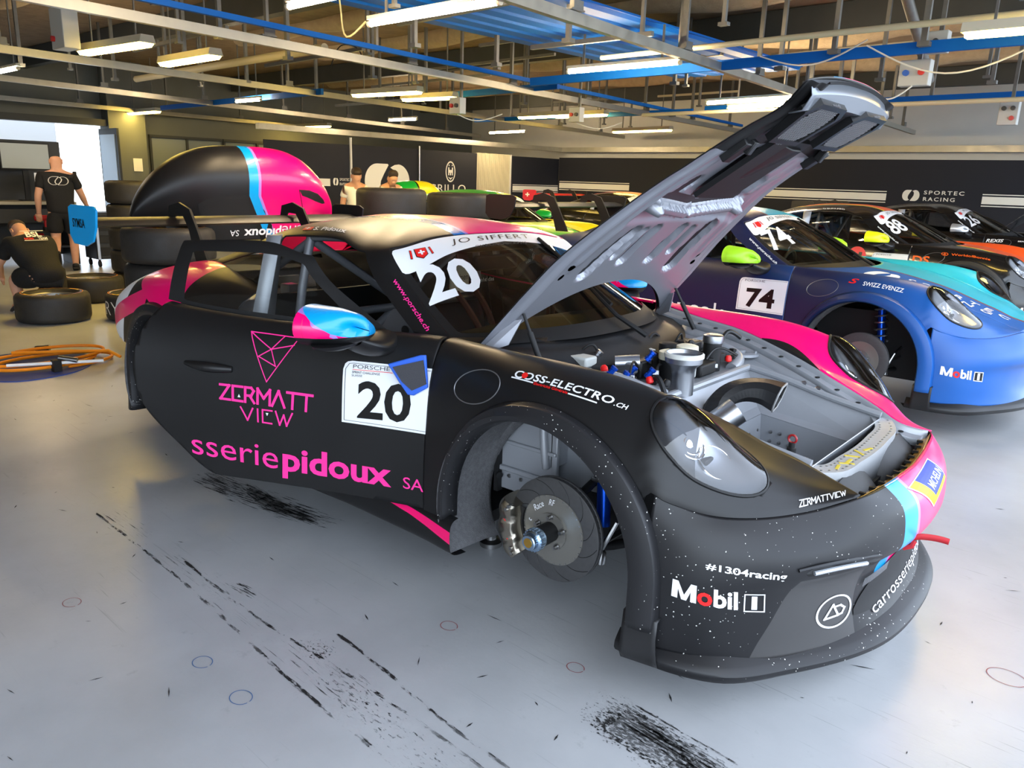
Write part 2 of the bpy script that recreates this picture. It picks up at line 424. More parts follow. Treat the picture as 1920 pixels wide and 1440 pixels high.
# floor: painted concrete, scuffed
FLOORM = bpy.data.materials.new('painted concrete floor'); FLOORM.use_nodes = True
def _floor():
    nt = FLOORM.node_tree; b = nt.nodes['Principled BSDF']; N = nt.nodes.new; L = nt.links.new
    tc = N('ShaderNodeTexCoord')
    def noise(sc, det=6, rough=.6, vec=None):
        n = N('ShaderNodeTexNoise'); n.inputs['Scale'].default_value = sc; n.inputs['Detail'].default_value = det; n.inputs['Roughness'].default_value = rough
        L(vec or tc.outputs['Object'], n.inputs['Vector']); return n.outputs['Fac']
    def ramp(src, pts):
        r = N('ShaderNodeValToRGB'); e = r.color_ramp.elements
        while len(e) < len(pts): e.new(.5)
        for k, (p, c) in zip(e, pts): k.position = p; k.color = (*c, 1)
        L(src, r.inputs['Fac']); return r.outputs['Color']
    def mixc(f, a, c, mode='MIX'):
        m = N('ShaderNodeMix'); m.data_type = 'RGBA'; m.blend_type = mode
        if isinstance(f, float): m.inputs['Factor'].default_value = f
        else: L(f, m.inputs['Factor'])
        for k, x in (('A', a), ('B', c)):
            if isinstance(x, tuple): m.inputs[k].default_value = (*x, 1)
            else: L(x, m.inputs[k])
        return m.outputs['Result']
    base = ramp(noise(1.1), [(.3, srgb(160,162,164)), (.5, srgb(173,175,177)), (.72, srgb(184,186,187))])
    # fine drag scratches in several directions
    col = base
    for rot, sc, th, dark in ((.9, (1.5,60,1), .66, .75), (2.1, (2.2,90,1), .68, .8), (1.5,(3,130,1),.67,.82)):
        mp = N('ShaderNodeMapping'); mp.inputs['Rotation'].default_value = (0,0,rot); mp.inputs['Scale'].default_value = sc; L(tc.outputs['Object'], mp.inputs['Vector'])
        f = ramp(noise(1.0, 3, .5, mp.outputs['Vector']), [(th, (0,0,0)), (th+.05, (1,1,1))])
        g = ramp(noise(.9, 3), [(.45, (0,0,0)), (.62, (.55,.55,.55))])
        k = N('ShaderNodeMath'); k.operation = 'MULTIPLY'; L(f, k.inputs[0]); L(g, k.inputs[1])
        col = mixc(k.outputs[0], col, tuple(v*dark*.8 for v in srgb(120,122,125)))
    dirt = ramp(noise(9, 8, .7), [(.62, (0,0,0)), (.74, (.35,.35,.35))])
    col = mixc(dirt, col, srgb(105,106,108))
    L(col, b.inputs['Base Color'])
    rr = N('ShaderNodeMapRange'); rr.inputs['To Min'].default_value = .22; rr.inputs['To Max'].default_value = .42; L(noise(2.5), rr.inputs['Value']); L(rr.outputs['Result'], b.inputs['Roughness'])
    bp = N('ShaderNodeBump'); bp.inputs['Strength'].default_value = .05; bp.inputs['Distance'].default_value = .01; L(noise(60, 3), bp.inputs['Height']); L(bp.outputs['Normal'], b.inputs['Normal'])
_floor()
fl = MB(); fl.box((-4,4,-.06), (40,34,.12)); FLOOR = structure(gput(fl.build('floor', FLOORM, None, smooth=False)), 'scuffed pale grey painted concrete garage floor')
ap = MB(); ap.box((66,4,-.08), (100,120,.12)); structure(gput(ap.build('pavement', mat('pale concrete apron', (190,190,186), .8, var=.1, scale=2), None, smooth=False)), 'pale concrete apron outside the garage')
# rubber marks on the floor --------------------------------------------------------------
def rubber(name, dens, sx, sy, seed, streak=True):
    m = bpy.data.materials.new(name); m.use_nodes = True; nt = m.node_tree; b = nt.nodes['Principled BSDF']; N = nt.nodes.new; L = nt.links.new
    b.inputs['Base Color'].default_value = (.012,.012,.012,1); b.inputs['Roughness'].default_value = .7
    at = N('ShaderNodeAttribute'); at.attribute_name = 'mark'
    mp = N('ShaderNodeMapping'); mp.inputs['Scale'].default_value = (sx, sy, 1); mp.inputs['Location'].default_value = (seed, seed*1.7, 0); L(at.outputs['Vector'], mp.inputs['Vector'])
    n = N('ShaderNodeTexNoise'); n.inputs['Scale'].default_value = 1; n.inputs['Detail'].default_value = 7; n.inputs['Roughness'].default_value = .68; L(mp.outputs['Vector'], n.inputs['Vector'])
    n2 = N('ShaderNodeTexNoise'); n2.inputs['Scale'].default_value = 2.3; n2.inputs['Detail'].default_value = 2; L(at.outputs['Vector'], n2.inputs['Vector'])
    # fade out at the ends and edges of the mark
    sp = N('ShaderNodeSeparateXYZ'); L(at.outputs['Vector'], sp.inputs[0])
    def mth(op, a, c):
        k = N('ShaderNodeMath'); k.operation = op
        for i, x in enumerate((a, c)):
            if isinstance(x, (int, float)): k.inputs[i].default_value = x
            else: L(x, k.inputs[i])
        return k.outputs[0]
    ed = mth('MULTIPLY', mth('MULTIPLY', sp.outputs['Z'], .30), 1.)
    v = mth('ADD', mth('ADD', n.outputs['Fac'], mth('MULTIPLY', mth('SUBTRACT', n2.outputs['Fac'], .5), .22)), mth('SUBTRACT', ed, .30))
    r = N('ShaderNodeMapRange'); r.inputs['From Min'].default_value = dens; r.inputs['From Max'].default_value = dens+.07; L(v, r.inputs['Value'])
    L(r.outputs['Result'], b.inputs['Alpha']); return m
RUB_STREAK = rubber('rubber streaks', .50, 8, 110, 3.1); RUB_SPECK = rubber('rubber speckle', .56, 70, 130, 8.2); RUB_LINE = rubber('rubber line', .48, 12, 40, 1.3); RUB_DARK = rubber('dense rubber', .42, 9, 110, 5.)
def mark(pts, w, m, z=.0012):
    "a ribbon on the floor; attribute mark = (metres along, metres across, edge weight)"
    P = smooth_curve(np.array([(x, y, 0) for x, y in pts], float), 8) if len(pts) > 2 else np.array([(pts[0][0]+(pts[1][0]-pts[0][0])*t, pts[0][1]+(pts[1][1]-pts[0][1])*t, 0) for t in np.linspace(0,1,24)])
    T = np.gradient(P, axis=0); T /= np.linalg.norm(T, axis=1)[:,None]; Nn = np.c_[-T[:,1], T[:,0], 0*T[:,0]]; s = np.r_[0, np.cumsum(np.linalg.norm(np.diff(P, axis=0), axis=1))]
    q = np.linspace(-1, 1, 9); ww = np.broadcast_to(np.asarray(w, float), (len(P),)) if np.ndim(w) == 0 else np.interp(np.linspace(0,1,len(P)), np.linspace(0,1,len(w)), w)
    v = []; a = []
    for i in range(len(P)):
        for k in q:
            c = P[i]+Nn[i]*k*ww[i]/2; v.append((c[0], c[1], z)); e = min(1, s[i]/.18, (s[-1]-s[i])/.18); a.append((s[i], k*ww[i]/2, e*(1-abs(k)**4)))
    f = [(i*9+j, i*9+j+1, (i+1)*9+j+1, (i+1)*9+j) for i in range(len(P)-1) for j in range(8)]; f = [x[::-1] for x in f]
    o = put('tyre_mark', v, f, m, None, None, False); at = o.data.attributes.new('mark', 'FLOAT_VECTOR', 'POINT'); at.data.foreach_set('vector', np.array(a, np.float32).ravel())
    o.parent = FLOOR; o.matrix_parent_inverse = FLOOR.matrix_world.inverted() if False else Matrix.Rotation(-GROT, 4, 'Z')
    return o
# ------------------------------------------------------------------ ceiling
CEILM = mat('sprayed brown insulation', (136,116,92), .95, var=.35, scale=6, bump=1.0, bscale=28)
SPRAY = mat('pale sprayed foam', (178,160,132), .95, var=.2, scale=10, bump=1.0, bscale=40)
GALV = mat('galvanised steel channel', (168,166,156), .42, metal=.7, var=.22, scale=7, rvar=.1)
GALVD = mat('galvanised hanger', (120,120,116), .5, metal=.6, var=.2, scale=12)
RACKB = mat('blue enamelled steel', (8,92,178), .6, var=.08, scale=5, spec=.2)
LAMPH = mat('lamp housing beige', (206,200,176), .5)
TUBE = mat('lit led tube', (255,240,215), .4, emit=(255,226,180), estr=95.)
TUBEY = mat('lit yellow diffuser', (255,232,150), .4, emit=(255,214,105), estr=30.)
BOXG = mat('grey plastic switch box', (176,178,174), .5)
CABLE = mat('white cable', (205,203,194), .6); CABLEB = mat('black cable', (22,22,22), .6)
ce = MB(); ce.box((-8.7,4,3.95), (22.6,34,.1)); structure(gput(ce.build('ceiling', CEILM, None, smooth=False)), 'brown sprayed-insulation ceiling deck')
n_trim = [0]
def trim(mb, m, label, bevel=0, **k):
    n_trim[0] += 1; return structure(gput(mb.build('trim_%d' % n_trim[0], m, None, bevel=bevel, **k)), label)
for b, a0, a1, w in ((1.2,-12,2.8,.16),(4.9,-12,2.8,.14),(6.6,-12,2.8,.16),(9.6,-16,2.8,.18),(12.6,-16,2.8,.16)):
    mb = MB(); P = [(a, b+.05*math.sin(a*1.7), 3.86+.03*math.sin(a*2.3)) for a in np.linspace(a0, a1, 40)]; mb.tube(P, [w*(.85+.25*abs(math.sin(a*1.3))) for a in np.linspace(a0, a1, 40)], 10); trim(mb, SPRAY, 'pale foam-sprayed ceiling rib running across the bay')
for b in (-1.5, 3.2, 8.0, 14.3):
    mb = MB(); mb.box((-8.3,b,3.72), (22,.16,.34)); trim(mb, mat('dark ceiling girder', (62,64,62), .6, var=.2, scale=4), 'dark steel girder under the ceiling deck')
BEAMS = [((-2.53,1.67),(-3.99,15.9),2.8),((-5.55,-1.2),(-7.5,15.9),2.8),((-8.95,-.6),(-11.45,15.9),2.8),((-12.3,.0),(-15.73,14.6),2.8),((-16.5,1.0),(-19.0,15.9),2.8)]
BEAMS[0] = ((-2.1,-2.5),(-3.99,15.9),2.8)
def beam_at(i, b):
    (a0,b0),(a1,b1),z = BEAMS[i]; t = (b-b0)/(b1-b0); return a0+(a1-a0)*t
def channel(p, q, w, h, lip=.008):
    "open strut channel from p to q, mouth up"
    p = np.array(p, float); q = np.array(q, float); d = q-p; L = np.linalg.norm(d); d /= L; s = np.cross((0,0,1), d); s /= np.linalg.norm(s); u = np.cross(d, s)
    prof = [(-w/2,h),(-w/2,0),(w/2,0),(w/2,h),(w/2-lip,h),(w/2-lip,h-.0),(w/2-.004,h-.012),(w/2-.004,.004),(-w/2+.004,.004),(-w/2+.004,h-.012),(-w/2+lip,h)]
    mb = MB(); n = len(prof); v = [p+d*t+s*x+u*y for t in (0, L) for x, y in prof]; mb.add(v, [(i,(i+1)%n,n+(i+1)%n,n+i) for i in range(n)]+[tuple(range(n-1,-1,-1)), tuple(range(n,2*n))]); return mb
names = ['nearest galvanised channel crossing above the raised hood','second galvanised channel, running over the black car roof','third galvanised channel, above the pink removed bumper','fourth galvanised channel, low over the back of the bay','farthest galvanised channel by the back wall']
for i, ((a0,b0),(a1,b1),z) in enumerate(BEAMS):
    mb = channel((a0,b0,z), (a1,b1,z), .062, .085); bo = trim(mb, GALV, names[i], smooth=False)
    d = np.array((a1-a0,b1-b0)); L = np.linalg.norm(d)
    for k, t in enumerate(np.arange(.9, L-.3, 2.05)):
        a, b = np.array((a0,b0))+d/L*t; hg = MB(); hg.box((a,b,3.36), (.05,.03,1.10)); hg.box((a,b,z+.095), (.11,.16,.012)); hg.box((a+.05,b,z+.13), (.012,.12,.07)); o = hg.build('hanger', GALVD, bo, smooth=False); o.matrix_parent_inverse = Matrix.Identity(4)
# slotted droppers, cross rails, pipes
def rail(p, q, w, h, m, label):
    mb = MB(); p = np.array(p, float); q = np.array(q, float); d = q-p; L = np.linalg.norm(d); ang = math.atan2(d[1], d[0]); c, s = math.cos(ang), math.sin(ang); pit = math.asin(d[2]/L); cp, sp = math.cos(pit), math.sin(pit)
    rot = np.array([[c,-s,0],[s,c,0],[0,0,1]])@np.array([[cp,0,-sp],[0,1,0],[sp,0,cp]]); mb.box((p+q)/2, (L,w,h), rot); return trim(mb, m, label, smooth=False)
rail((-5.75,5.55,2.86), (1.6,5.2,2.86), .05, .10, RACKB, 'long blue steel rail carrying the cables above the hood')
rail((-9.6,6.6,2.90), (-5.9,6.3,2.90), .05, .09, RACKB, 'blue steel rail behind the lit tubes')
rail((-16.0,5.2,2.86), (-9.6,4.9,2.86), .05, .09, RACKB, 'blue steel rail over the grey wall')
rail((-5.6,9.9,2.88), (1.5,9.6,2.88), .05, .08, RACKB, 'blue steel rail above the far white wall')
rail((-11.5,10.2,2.86), (-5.9,10.0,2.86), .05, .08, RACKB, 'blue steel rail far back over the banner wall')
rail((-5.2,-1.0,2.93), (-7.1,14.2,2.93), .05, .05, RACKB, 'thin blue strip along the second channel')
mb = MB(); mb.tube([(-4.2,5.0,2.98),(-1.5,4.9,2.98),(1.8,4.8,2.98)], .028, 10); trim(mb, mat('beige service pipe', (188,180,150), .5), 'beige service pipe running above the hood')
mb = MB(); mb.tube([(-6.2,8.9,2.72),(1.8,8.6,2.72)], .03, 10); trim(mb, MATS['beige service pipe'], 'beige service pipe low above the far cars')
mb = MB(); mb.tube([(-12.2,3.1,3.0),(-6.6,2.9,3.0)], .05, 12); trim(mb, MATS['beige service pipe'], 'wide pale duct pipe over the tyre stack')
mb = MB(); mb.tube([(-1.2,4.9,3.9),(-1.4,6.9,3.25),(-1.5,7.9,2.9)], .055, 12); trim(mb, GALVD, 'grey drain pipe slanting down from the ceiling')
for k, (a, b) in enumerate([(-3.4,3.4),(-2.9,4.6),(-2.5,6.0),(-4.2,6.6),(-1.6,5.2),(-.8,5.2),(-1.9,7.4),(-6.2,1.4),(-6.9,2.6),(-7.4,4.2),(-8.2,2.0),(-4.9,2.8),(-5.1,4.2),(-9.6,3.6),(-10.2,5.2),(-8.6,6.2),(-7.9,7.8),(-10.8,1.0),(-11.3,2.4),(-3.0,9.0),(-2.0,9.8),(-.9,8.2),(-4.6,11.2),(-3.4,12.5),(-6.8,10.8)]):
    mb = MB(); mb.box((a,b,3.38), (.042,.042,1.05)); mb.box((a,b,2.87), (.10,.08,.04)); trim(mb, GALVD, 'slotted steel dropper hanging from the ceiling', smooth=False)
for (p, q) in (((-7.2,1.2,3.25),(-5.3,1.0,3.25)),((-5.4,3.0,3.15),(-2.4,2.8,3.15)),((-9.4,3.8,3.1),(-6.8,3.6,3.1)),((-6.2,6.9,3.2),(-3.6,6.7,3.2)),((-4.3,3.9,2.95),(-2.8,3.9,2.95)),((-12.5,7.2,2.95),(-7.4,6.9,2.95))): rail(p, q, .045, .045, GALVD, 'galvanised cross rail between the droppers')
rc_ = np.random.default_rng(11)
for k in range(34):
    a, b = rc_.uniform(-12.5,1.5), rc_.uniform(1.5,14.5)
    mb = MB(); mb.box((a,b,3.45), (.035,.035,.9)); mb.box((a,b,2.99), (.09,.06,.03)); trim(mb, GALVD, 'slotted steel dropper hanging from the ceiling', smooth=False)
for k in range(12):
    a, b = rc_.uniform(-11,-1), rc_.uniform(2,13); z = rc_.uniform(3.0,3.5); L_ = rc_.uniform(1.2,3.5)
    rail((a,b,z), (a+L_,b-.06*L_,z), .04, .04, GALVD if k % 3 else MATS['beige service pipe'], 'thin cross rail high among the droppers')
# raised blue sectional door panel under the ceiling: ribs run across the bay
root = empty('blue_overhead_door', ga(-4.3,3.0,3.2), GROT); tag(root, 'blue ribbed overhead door panel parked flat under the ceiling', 'overhead door')
rb = MB(); rb.box((0,2.1,.03), (2.0,6.6,.02)); rb.build('panel_sheet', RACKB, root)
sl = MB(); sl.prism([(-.11,0),(-.09,-.035),(.09,-.035),(.11,0)], 6.6, lambda v: np.c_[v[:,0], v[:,2]-1.2, v[:,1]+.02]); s0 = sl.build('slat', RACKB, root, smooth=False)
for k in range(7):
    o = s0 if k == 0 else s0.copy()
    if k: COL.objects.link(o); o.parent = root
    o.location = (-.86+.287*k, 0, 0)
# lamps
def lamp(name, c, L, ang, kind, label, group=None, top=3.893):
    hb = top-c[2]-.04
    root = empty(name, ga(*c), GROT+ang); tag(root, label, 'ceiling light', group)
    if kind == 'tube':
        a = MB(); a.box((0,0,.045), (L+.06,.05,.035)); a.build('lamp_body', LAMPH, root, bevel=.006); a.v = []
        t = MB(); t.cyl((-L/2,0,0), (L/2,0,0), .022, 12); t.build('led_tube', TUBE, root)
        e = MB(); e.cyl((-L/2-.03,0,0), (-L/2,0,0), .025, 12); e.build('end_cap', LAMPH, root); e = MB(); e.cyl((L/2,0,0), (L/2+.03,0,0), .025, 12); e.build('end_cap', LAMPH, root)
        for s in (-1,1):
            h = MB(); h.box((s*L*.36,0,.04+hb/2), (.025,.012,hb)); h.build('bracket', GALVD, root)
    else:
        a = MB(); a.prism([(-.085,.0),(-.065,.075),(.065,.075),(.085,.0)], L, lambda v: np.c_[v[:,2]-L/2, v[:,0], v[:,1]]); a.build('lamp_housing', LAMPH, root, smooth=False)
        t = MB(); t.prism([(-.078,0),(-.05,-.035),(.05,-.035),(.078,0)], L-.05, lambda v: np.c_[v[:,2]-L/2+.025, v[:,0], v[:,1]]); t.build('diffuser', TUBEY, root, smooth=False)
        for s in (-1,1):
            h = MB(); h.box((s*L*.34,0,.04+hb/2), (.02,.012,hb)); h.build('bracket', GALVD, root)
    return root
lamp('tube_light', (-3.3,1.58,2.8), 1.45, 0, 'tube', 'lit tube light at the top edge, before the blue overhead panel')
lamp('tube_light', (-3.4,.80,2.8), 1.2, 0, 'tube', 'lit tube light cut off by the top edge of the photo')
lamp('tube_light', (-3.67,4.65,2.8), 1.42, 0, 'tube', 'long lit tube light left of the raised hood', top=3.18)
lamp('tube_light', (-3.95,8.26,2.8), 1.5, R(-8), 'tube', 'upper of two lit tubes touching the raised hood tip', top=3.18)
lamp('tube_light', (-4.2,9.05,2.8), 1.1, R(-8), 'tube', 'lower, shorter of two lit tubes by the hood tip')
lamp('batten_light', (.35,4.46,2.8), 1.3, 0, 'y', 'bright yellow batten light in the upper right corner')
lamp('batten_light', (-7.46,.88,2.8), 1.36, R(5), 'y', 'large yellow batten light at upper left')
lamp('batten_light', (-7.6,1.75,2.8), 1.27, 0, 'y', 'pale batten light beside the large upper left one')
lamp('batten_light', (-8.32,5.16,2.8), 1.4, R(6), 'y', 'yellow batten light above the car roof, nearer of a pair')
lamp('batten_light', (-8.24,5.95,2.8), 1.1, R(6), 'y', 'pale batten light, farther of the pair over the roof')
lamp('batten_light', (-8.66,9.27,2.8), 1.4, R(-4), 'y', 'yellow batten light above the beige panel')
lamp('batten_light', (-9.15,13.3,2.8), 1.75, R(-8), 'y', 'yellow batten light left of the hood, near the far wall')
lamp('batten_light', (-8.3,9.9,2.85), 1.3, R(-4), 'y', 'pale batten light just behind the one over the beige panel')
lamp('batten_light', (-16.9,5.2,2.8), 1.44, 0, 'y', 'small yellow batten light over the grey column')
lamp('batten_light', (-16.9,9.6,2.8), 1.4, 0, 'y', 'tiny yellow batten light over the dark banner')
lamp('tube_light', (-11.7,4.8,2.8), .8, 0, 'tube', 'short lit tube above the pink removed bumper')
lamp('tube_light', (-12.4,8.87,2.8), .9, 0, 'tube', 'short lit tube over the white wall logo')
lamp('tube_light', (-13.0,12.85,2.8), 1.5, R(-10), 'tube', 'lit tube above the beige corrugated panel')
lamp('tube_light', (-11.0,.88,2.8), .9, 0, 'tube', 'lit tube at the left edge over the workbench')
# switch boxes and cables
def boxthing(name, c, d, label, face=None, cat='socket box'):
    r = empty(name, ga(*c), GROT); tag(r, label, cat); mb = MB(); mb.box((0,0,0), d); mb.build('box_body', BOXG, r, bevel=.008); q = MB(); q.box((0,.07,(3.9-c[2])/2), (.04,.03,3.9-c[2])); q.build('support_strut', GALVD, r)
    if face:
        for k, (y, z, col) in enumerate(face):
            q = MB(); q.lathe([(.028,0),(.028,.03),(0,.03)], (d[0]/2*0+y,-d[1]/2,z), (0,-1,0), 16); q.build('socket_outlet', mat('outlet %s' % str(col), col, .4), r)
    return r
boxthing('socket_box', (-1.05,5.9,2.72), (.28,.12,.24), 'grey socket box with blue and red outlets above the hood tip', [(-.07,.0,(30,90,180)),(.07,0,(200,40,35))])
boxthing('socket_box', (-.95,6.1,3.02), (.20,.12,.20), 'grey switch box above the red and blue outlets', [(0,0,(70,70,70))])
boxthing('socket_box', (-.9,9.3,2.62), (.22,.12,.30), 'grey double socket box low at the right edge', [(-.05,.05,(60,60,60)),(.05,.05,(60,60,60)),(.05,-.07,(180,60,60))])
boxthing('socket_box', (-6.9,5.3,2.58), (.22,.12,.22), 'small grey socket box with red outlet over the roof', [(-.05,0,(190,40,40)),(.05,0,(60,60,60))])
boxthing('socket_box', (-6.5,7.5,2.62), (.22,.12,.22), 'small grey socket box with red outlet left of the hood', [(-.05,0,(190,40,40)),(.05,0,(60,60,60))])
boxthing('socket_box', (-7.7,.5,2.95), (.34,.16,.40), 'tall grey junction box at upper left', [(-.08,-.1,(190,40,40))])
for k, (pts, m, lab) in enumerate([([(-1.3,5.2,2.9),(-.6,5.25,2.62),(.3,5.2,2.93)], CABLE, 'white cable sagging below the long blue rail'),([(-2.4,5.3,2.9),(-1.9,5.3,2.78),(-1.3,5.2,2.95)], CABLE, 'white cable looped left of the socket box'),
    ([(-1.05,5.85,2.60),(-1.25,5.8,2.48),(-1.45,5.8,2.58)], CABLE, 'white cable curling below the socket box'),([(-4.12,1.60,2.83),(-4.3,1.55,2.72),(-4.5,1.62,3.0),(-4.45,1.64,3.9)], mat('yellowed cable', (205,195,140), .6), 'yellowed cable looping behind the top tube light'),
    ([(-6.9,5.3,2.47),(-6.8,5.5,2.4),(-6.5,5.8,2.5)], CABLE, 'white cable under the small socket box over the roof'),([(-6.5,7.5,2.5),(-6.2,7.7,2.42),(-5.9,7.9,2.52)], CABLE, 'white cable under the socket box left of the hood'),
    ([(-7.2,3.4,2.9),(-7.1,3.5,3.15),(-6.9,3.6,3.1),(-6.95,3.7,2.9)], CABLEB, 'black cable loop above the second channel')]):
    mb = MB(); mb.tube(smooth_curve(np.array(pts), 8), .008, 6); tag(gput(mb.build('hanging_cable', m, None)), lab, 'cable')
# ------------------------------------------------------------------ walls
GREYW = mat('grey painted metal wall', (98,102,98), .55, var=.1, scale=3); GREYD = mat('dark grey metal frame', (52,55,54), .5); WHITEW = mat('off-white wall', (206,206,202), .8, var=.05, scale=3)
NAVY = mat('navy fabric banner', (20,23,34), .75, var=.08, scale=4); BEIGE = mat('beige corrugated panel', (196,188,160), .55); CREAM = mat('white banner print', (226,224,214), .7)
AB = -18.0
wb = MB()
for b0, b1, z0, z1 in ((-13,-.6,0,3.95),(-.6,4.75,2.5,3.95),(4.75,21,0,3.95)): wb.box((AB-.1,(b0+b1)/2,(z0+z1)/2), (.2,b1-b0,z1-z0))
structure(gput(wb.build('wall_back', GREYW, None, smooth=False)), 'grey metal back wall of the garage')
ws_ = MB(); ws_.box((-8,16.6,1.97), (24,.2,3.95)); structure(gput(ws_.build('wall_far', WHITEW, None, smooth=False)), 'off-white far side wall')
wn = MB(); wn.box((-9,-12.5,1.97), (22,.2,3.95)); structure(gput(wn.build('wall_near', WHITEW, None, smooth=False)), 'off-white side wall behind the camera')
mb = MB(); mb.box((AB+.12,5.12,1.95), (.5,.82,3.9)); trim(mb, GREYW, 'grey square column beside the open back door', smooth=False)
for k, b in enumerate((5.75,6.65,7.62,8.55,9.5)):
    r = empty('window_%d' % (k+1), ga(AB+.02,b+.45,1.3), GROT); r['kind'] = 'structure'; r['label'] = 'dull grey glazed panel in the back wall'
    q = MB(); q.box((0,0,0), (.02,.88,2.0)); q.build('pane', mat('dull grey glazing', (118,126,124), .3), r)
    q = MB(); q.box((.03,-.45,0), (.06,.05,2.1)); q.box((.03,0,1.05), (.06,.95,.06)); q.box((.03,0,-1.05), (.06,.95,.06)); q.build('window_frame', GREYD, r, smooth=False)
mb = MB(); mb.box((AB+.15,2.0,2.56), (.3,5.6,.14)); trim(mb, GREYD, 'dark lintel over the open back door', smooth=False)
dr = MB(); dr.box((AB+.55,4.62,1.23), (1.0,.05,2.4)); d1 = structure(gput(dr.build('door_1', GREYD, None, smooth=False)), 'open glazed back door leaf'); 
q = MB(); q.box((AB+.55,4.59,1.35), (.8,.03,1.9)); q.build('pane', mat('door glass', (190,205,215), .2), d1)
# white hoarding outside the back door with a round print
hb = MB(); hb.box((AB-3.6,2.3,1.7), (.1,5.2,3.4)); structure(gput(hb.build('wall_outside', mat('sunlit white hoarding', (238,240,240), .8), None, smooth=False)), 'sunlit white hoarding outside the back door')
# banner walls
AV = -13.8
def gdecal(sh, a0, b0, b1, z0, z1, m, parent, off=.004, face='a', name='print', cells=(1,1)):
    if face == 'a': quad = [(a0,b0,z0),(a0,b1,z0),(a0,b1,z1),(a0,b0,z1)]; dirn = (1,0,0)
    else: quad = [(b0,a0,z0),(b1,a0,z0),(b1,a0,z1),(b0,a0,z1)]; dirn = (0,-1,0)
    return decal(name, sh, quad, None, m, parent, off, cells, dirn=dirn)
def logo_shape():
    "two interlocking drops"
    t1 = [(.27+.27*math.cos(t), .5+.5*math.sin(t)) for t in np.linspace(R(95), R(262), 22)]+[(.36,.10),(.40,.34),(.44,.50),(.50,.72),(.60,.98),(.40,1.0)]
    t1 = [(.50,1.0),(.27,1.0)]+[(.27+.27*math.cos(t), .5+.5*math.sin(t)) for t in np.linspace(R(100), R(265), 22)]+[(.34,.02),(.44,.10),(.37,.16),(.33,.32),(.35,.52),(.42,.72),(.52,.97)]
    t2 = [(1-x, 1-y) for x, y in t1]
    return shape_mesh([t1, t2])
LOGO = logo_shape(); RECT = shape_mesh([[(0,0),(1,0),(1,1),(0,1)]])
def banner(b0, b1, label, z1=2.26):
    mb = MB(); mb.box((AV,(b0+b1)/2,z1/2), (.05,b1-b0,z1)); o = gput(mb.build('banner_wall', NAVY, None, smooth=False)); tag(o, label, 'banner'); return o
B1 = banner(6.3,8.44,'dark navy banner panel left of the white pole'); B2 = banner(8.5,10.5,'navy banner panel with large white drop logo',2.27); B3 = banner(10.56,12.55,'navy banner panel with round castle crest'); B4 = banner(13.95,15.98,'navy banner panel with white stripe beside the beige panel',2.25)
f = AV+.026
gdecal(LOGO, f, 7.98, 8.12, 1.36, 1.52, CREAM, B1); gdecal(text_mesh('SPORTEC', .012, 0, 1.25), f, 8.16, 8.42, 1.46, 1.52, CREAM, B1, name='lettering'); gdecal(text_mesh('RACING', .012, 0, 1.25), f, 8.16, 8.40, 1.36, 1.42, CREAM, B1, name='lettering')
gdecal(RECT, f, 7.3, 7.9, 1.34, 1.50, CREAM, B1)
gdecal(LOGO, f, 8.86, 10.22, 1.06, 1.88, CREAM, B2); gdecal(text_mesh('SPORTEC', .012, 0, 1.35), f, 8.80, 10.3, .78, .90, CREAM, B2, name='lettering'); gdecal(text_mesh('RACING', .012, 0, 1.35), f, 8.80, 10.2, .56, .68, CREAM, B2, name='lettering')
gdecal(shape_mesh([disc2(40)]), f, 11.42, 11.76, 1.50, 2.02, CREAM, B3, name='crest'); gdecal(shape_mesh([disc2(40)]), f, 11.45, 11.73, 1.535, 1.985, NAVY, B3, .006, name='crest'); 
gdecal(shape_mesh([[(.2,.30),(.32,.30),(.32,.44),(.42,.44),(.42,.30),(.58,.30),(.58,.44),(.68,.44),(.68,.30),(.8,.30),(.8,.74),(.66,.74),(.66,.60),(.34,.60),(.34,.74),(.2,.74)], [(.3+.06*math.cos(t), .85+.045*math.sin(t)) for t in np.linspace(0,6,12)], [(.7+.06*math.cos(t), .85+.045*math.sin(t)) for t in np.linspace(0,6,12)], [(.18,.22),(.5,.05),(.82,.22),(.5,.15)]]), f, 11.45, 11.73, 1.535, 1.985, CREAM, B3, .008, name='crest')
gdecal(text_mesh('GRILLO', .0, 0, 1.05), f, 10.86, 12.14, 1.24, 1.44, CREAM, B3, name='lettering'); gdecal(text_mesh('IN', 0), f, 11.5, 11.62, 1.12, 1.18, CREAM, B3, name='lettering'); gdecal(text_mesh('VILLABIANCA', 0), f, 10.95, 12.05, 1.0, 1.08, CREAM, B3, name='lettering')
for z0, z1 in ((1.29,1.42),(1.445,1.46),(1.25,1.265)): gdecal(RECT, f, 13.97, 15.97, z0+.03, z1+.03, CREAM, B4, name='stripe')
pl = MB(); pl.cyl((AV+.04,8.47,0), (AV+.04,8.47,2.42), .03, 12); tag(gput(pl.build('banner_pole', WHITEW, None)), 'slim white pole between two navy banners beside the youth', 'pole')
pl = MB(); pl.cyl((AV+.04,10.53,0), (AV+.04,10.53,2.34), .022, 12); tag(gput(pl.build('banner_pole', ALU, None)), 'thin grey pole left of the castle crest', 'pole')
bg_ = empty('corrugated_panel', ga(AV-.05,13.25,0), GROT); tag(bg_, 'beige corrugated wall panel between two navy banners', 'wall panel')
cb = MB(); n = 28; pr = []
for k in range(n): pr += [(-.66+1.32*k/n, 0), (-.66+1.32*(k+.5)/n, 0), (-.66+1.32*(k+.5)/n, .012), (-.66+1.32*(k+1)/n, .012)]
cb.grid(np.array([[(y, x, z) for x, y in pr] for z in (0,2.28)])); cb.build('sheet', BEIGE, bg_, smooth=False)
q = MB(); q.box((.02,.67,1.14), (.05,.04,2.28)); q.build('edge_trim', WHITEW, bg_, smooth=False)
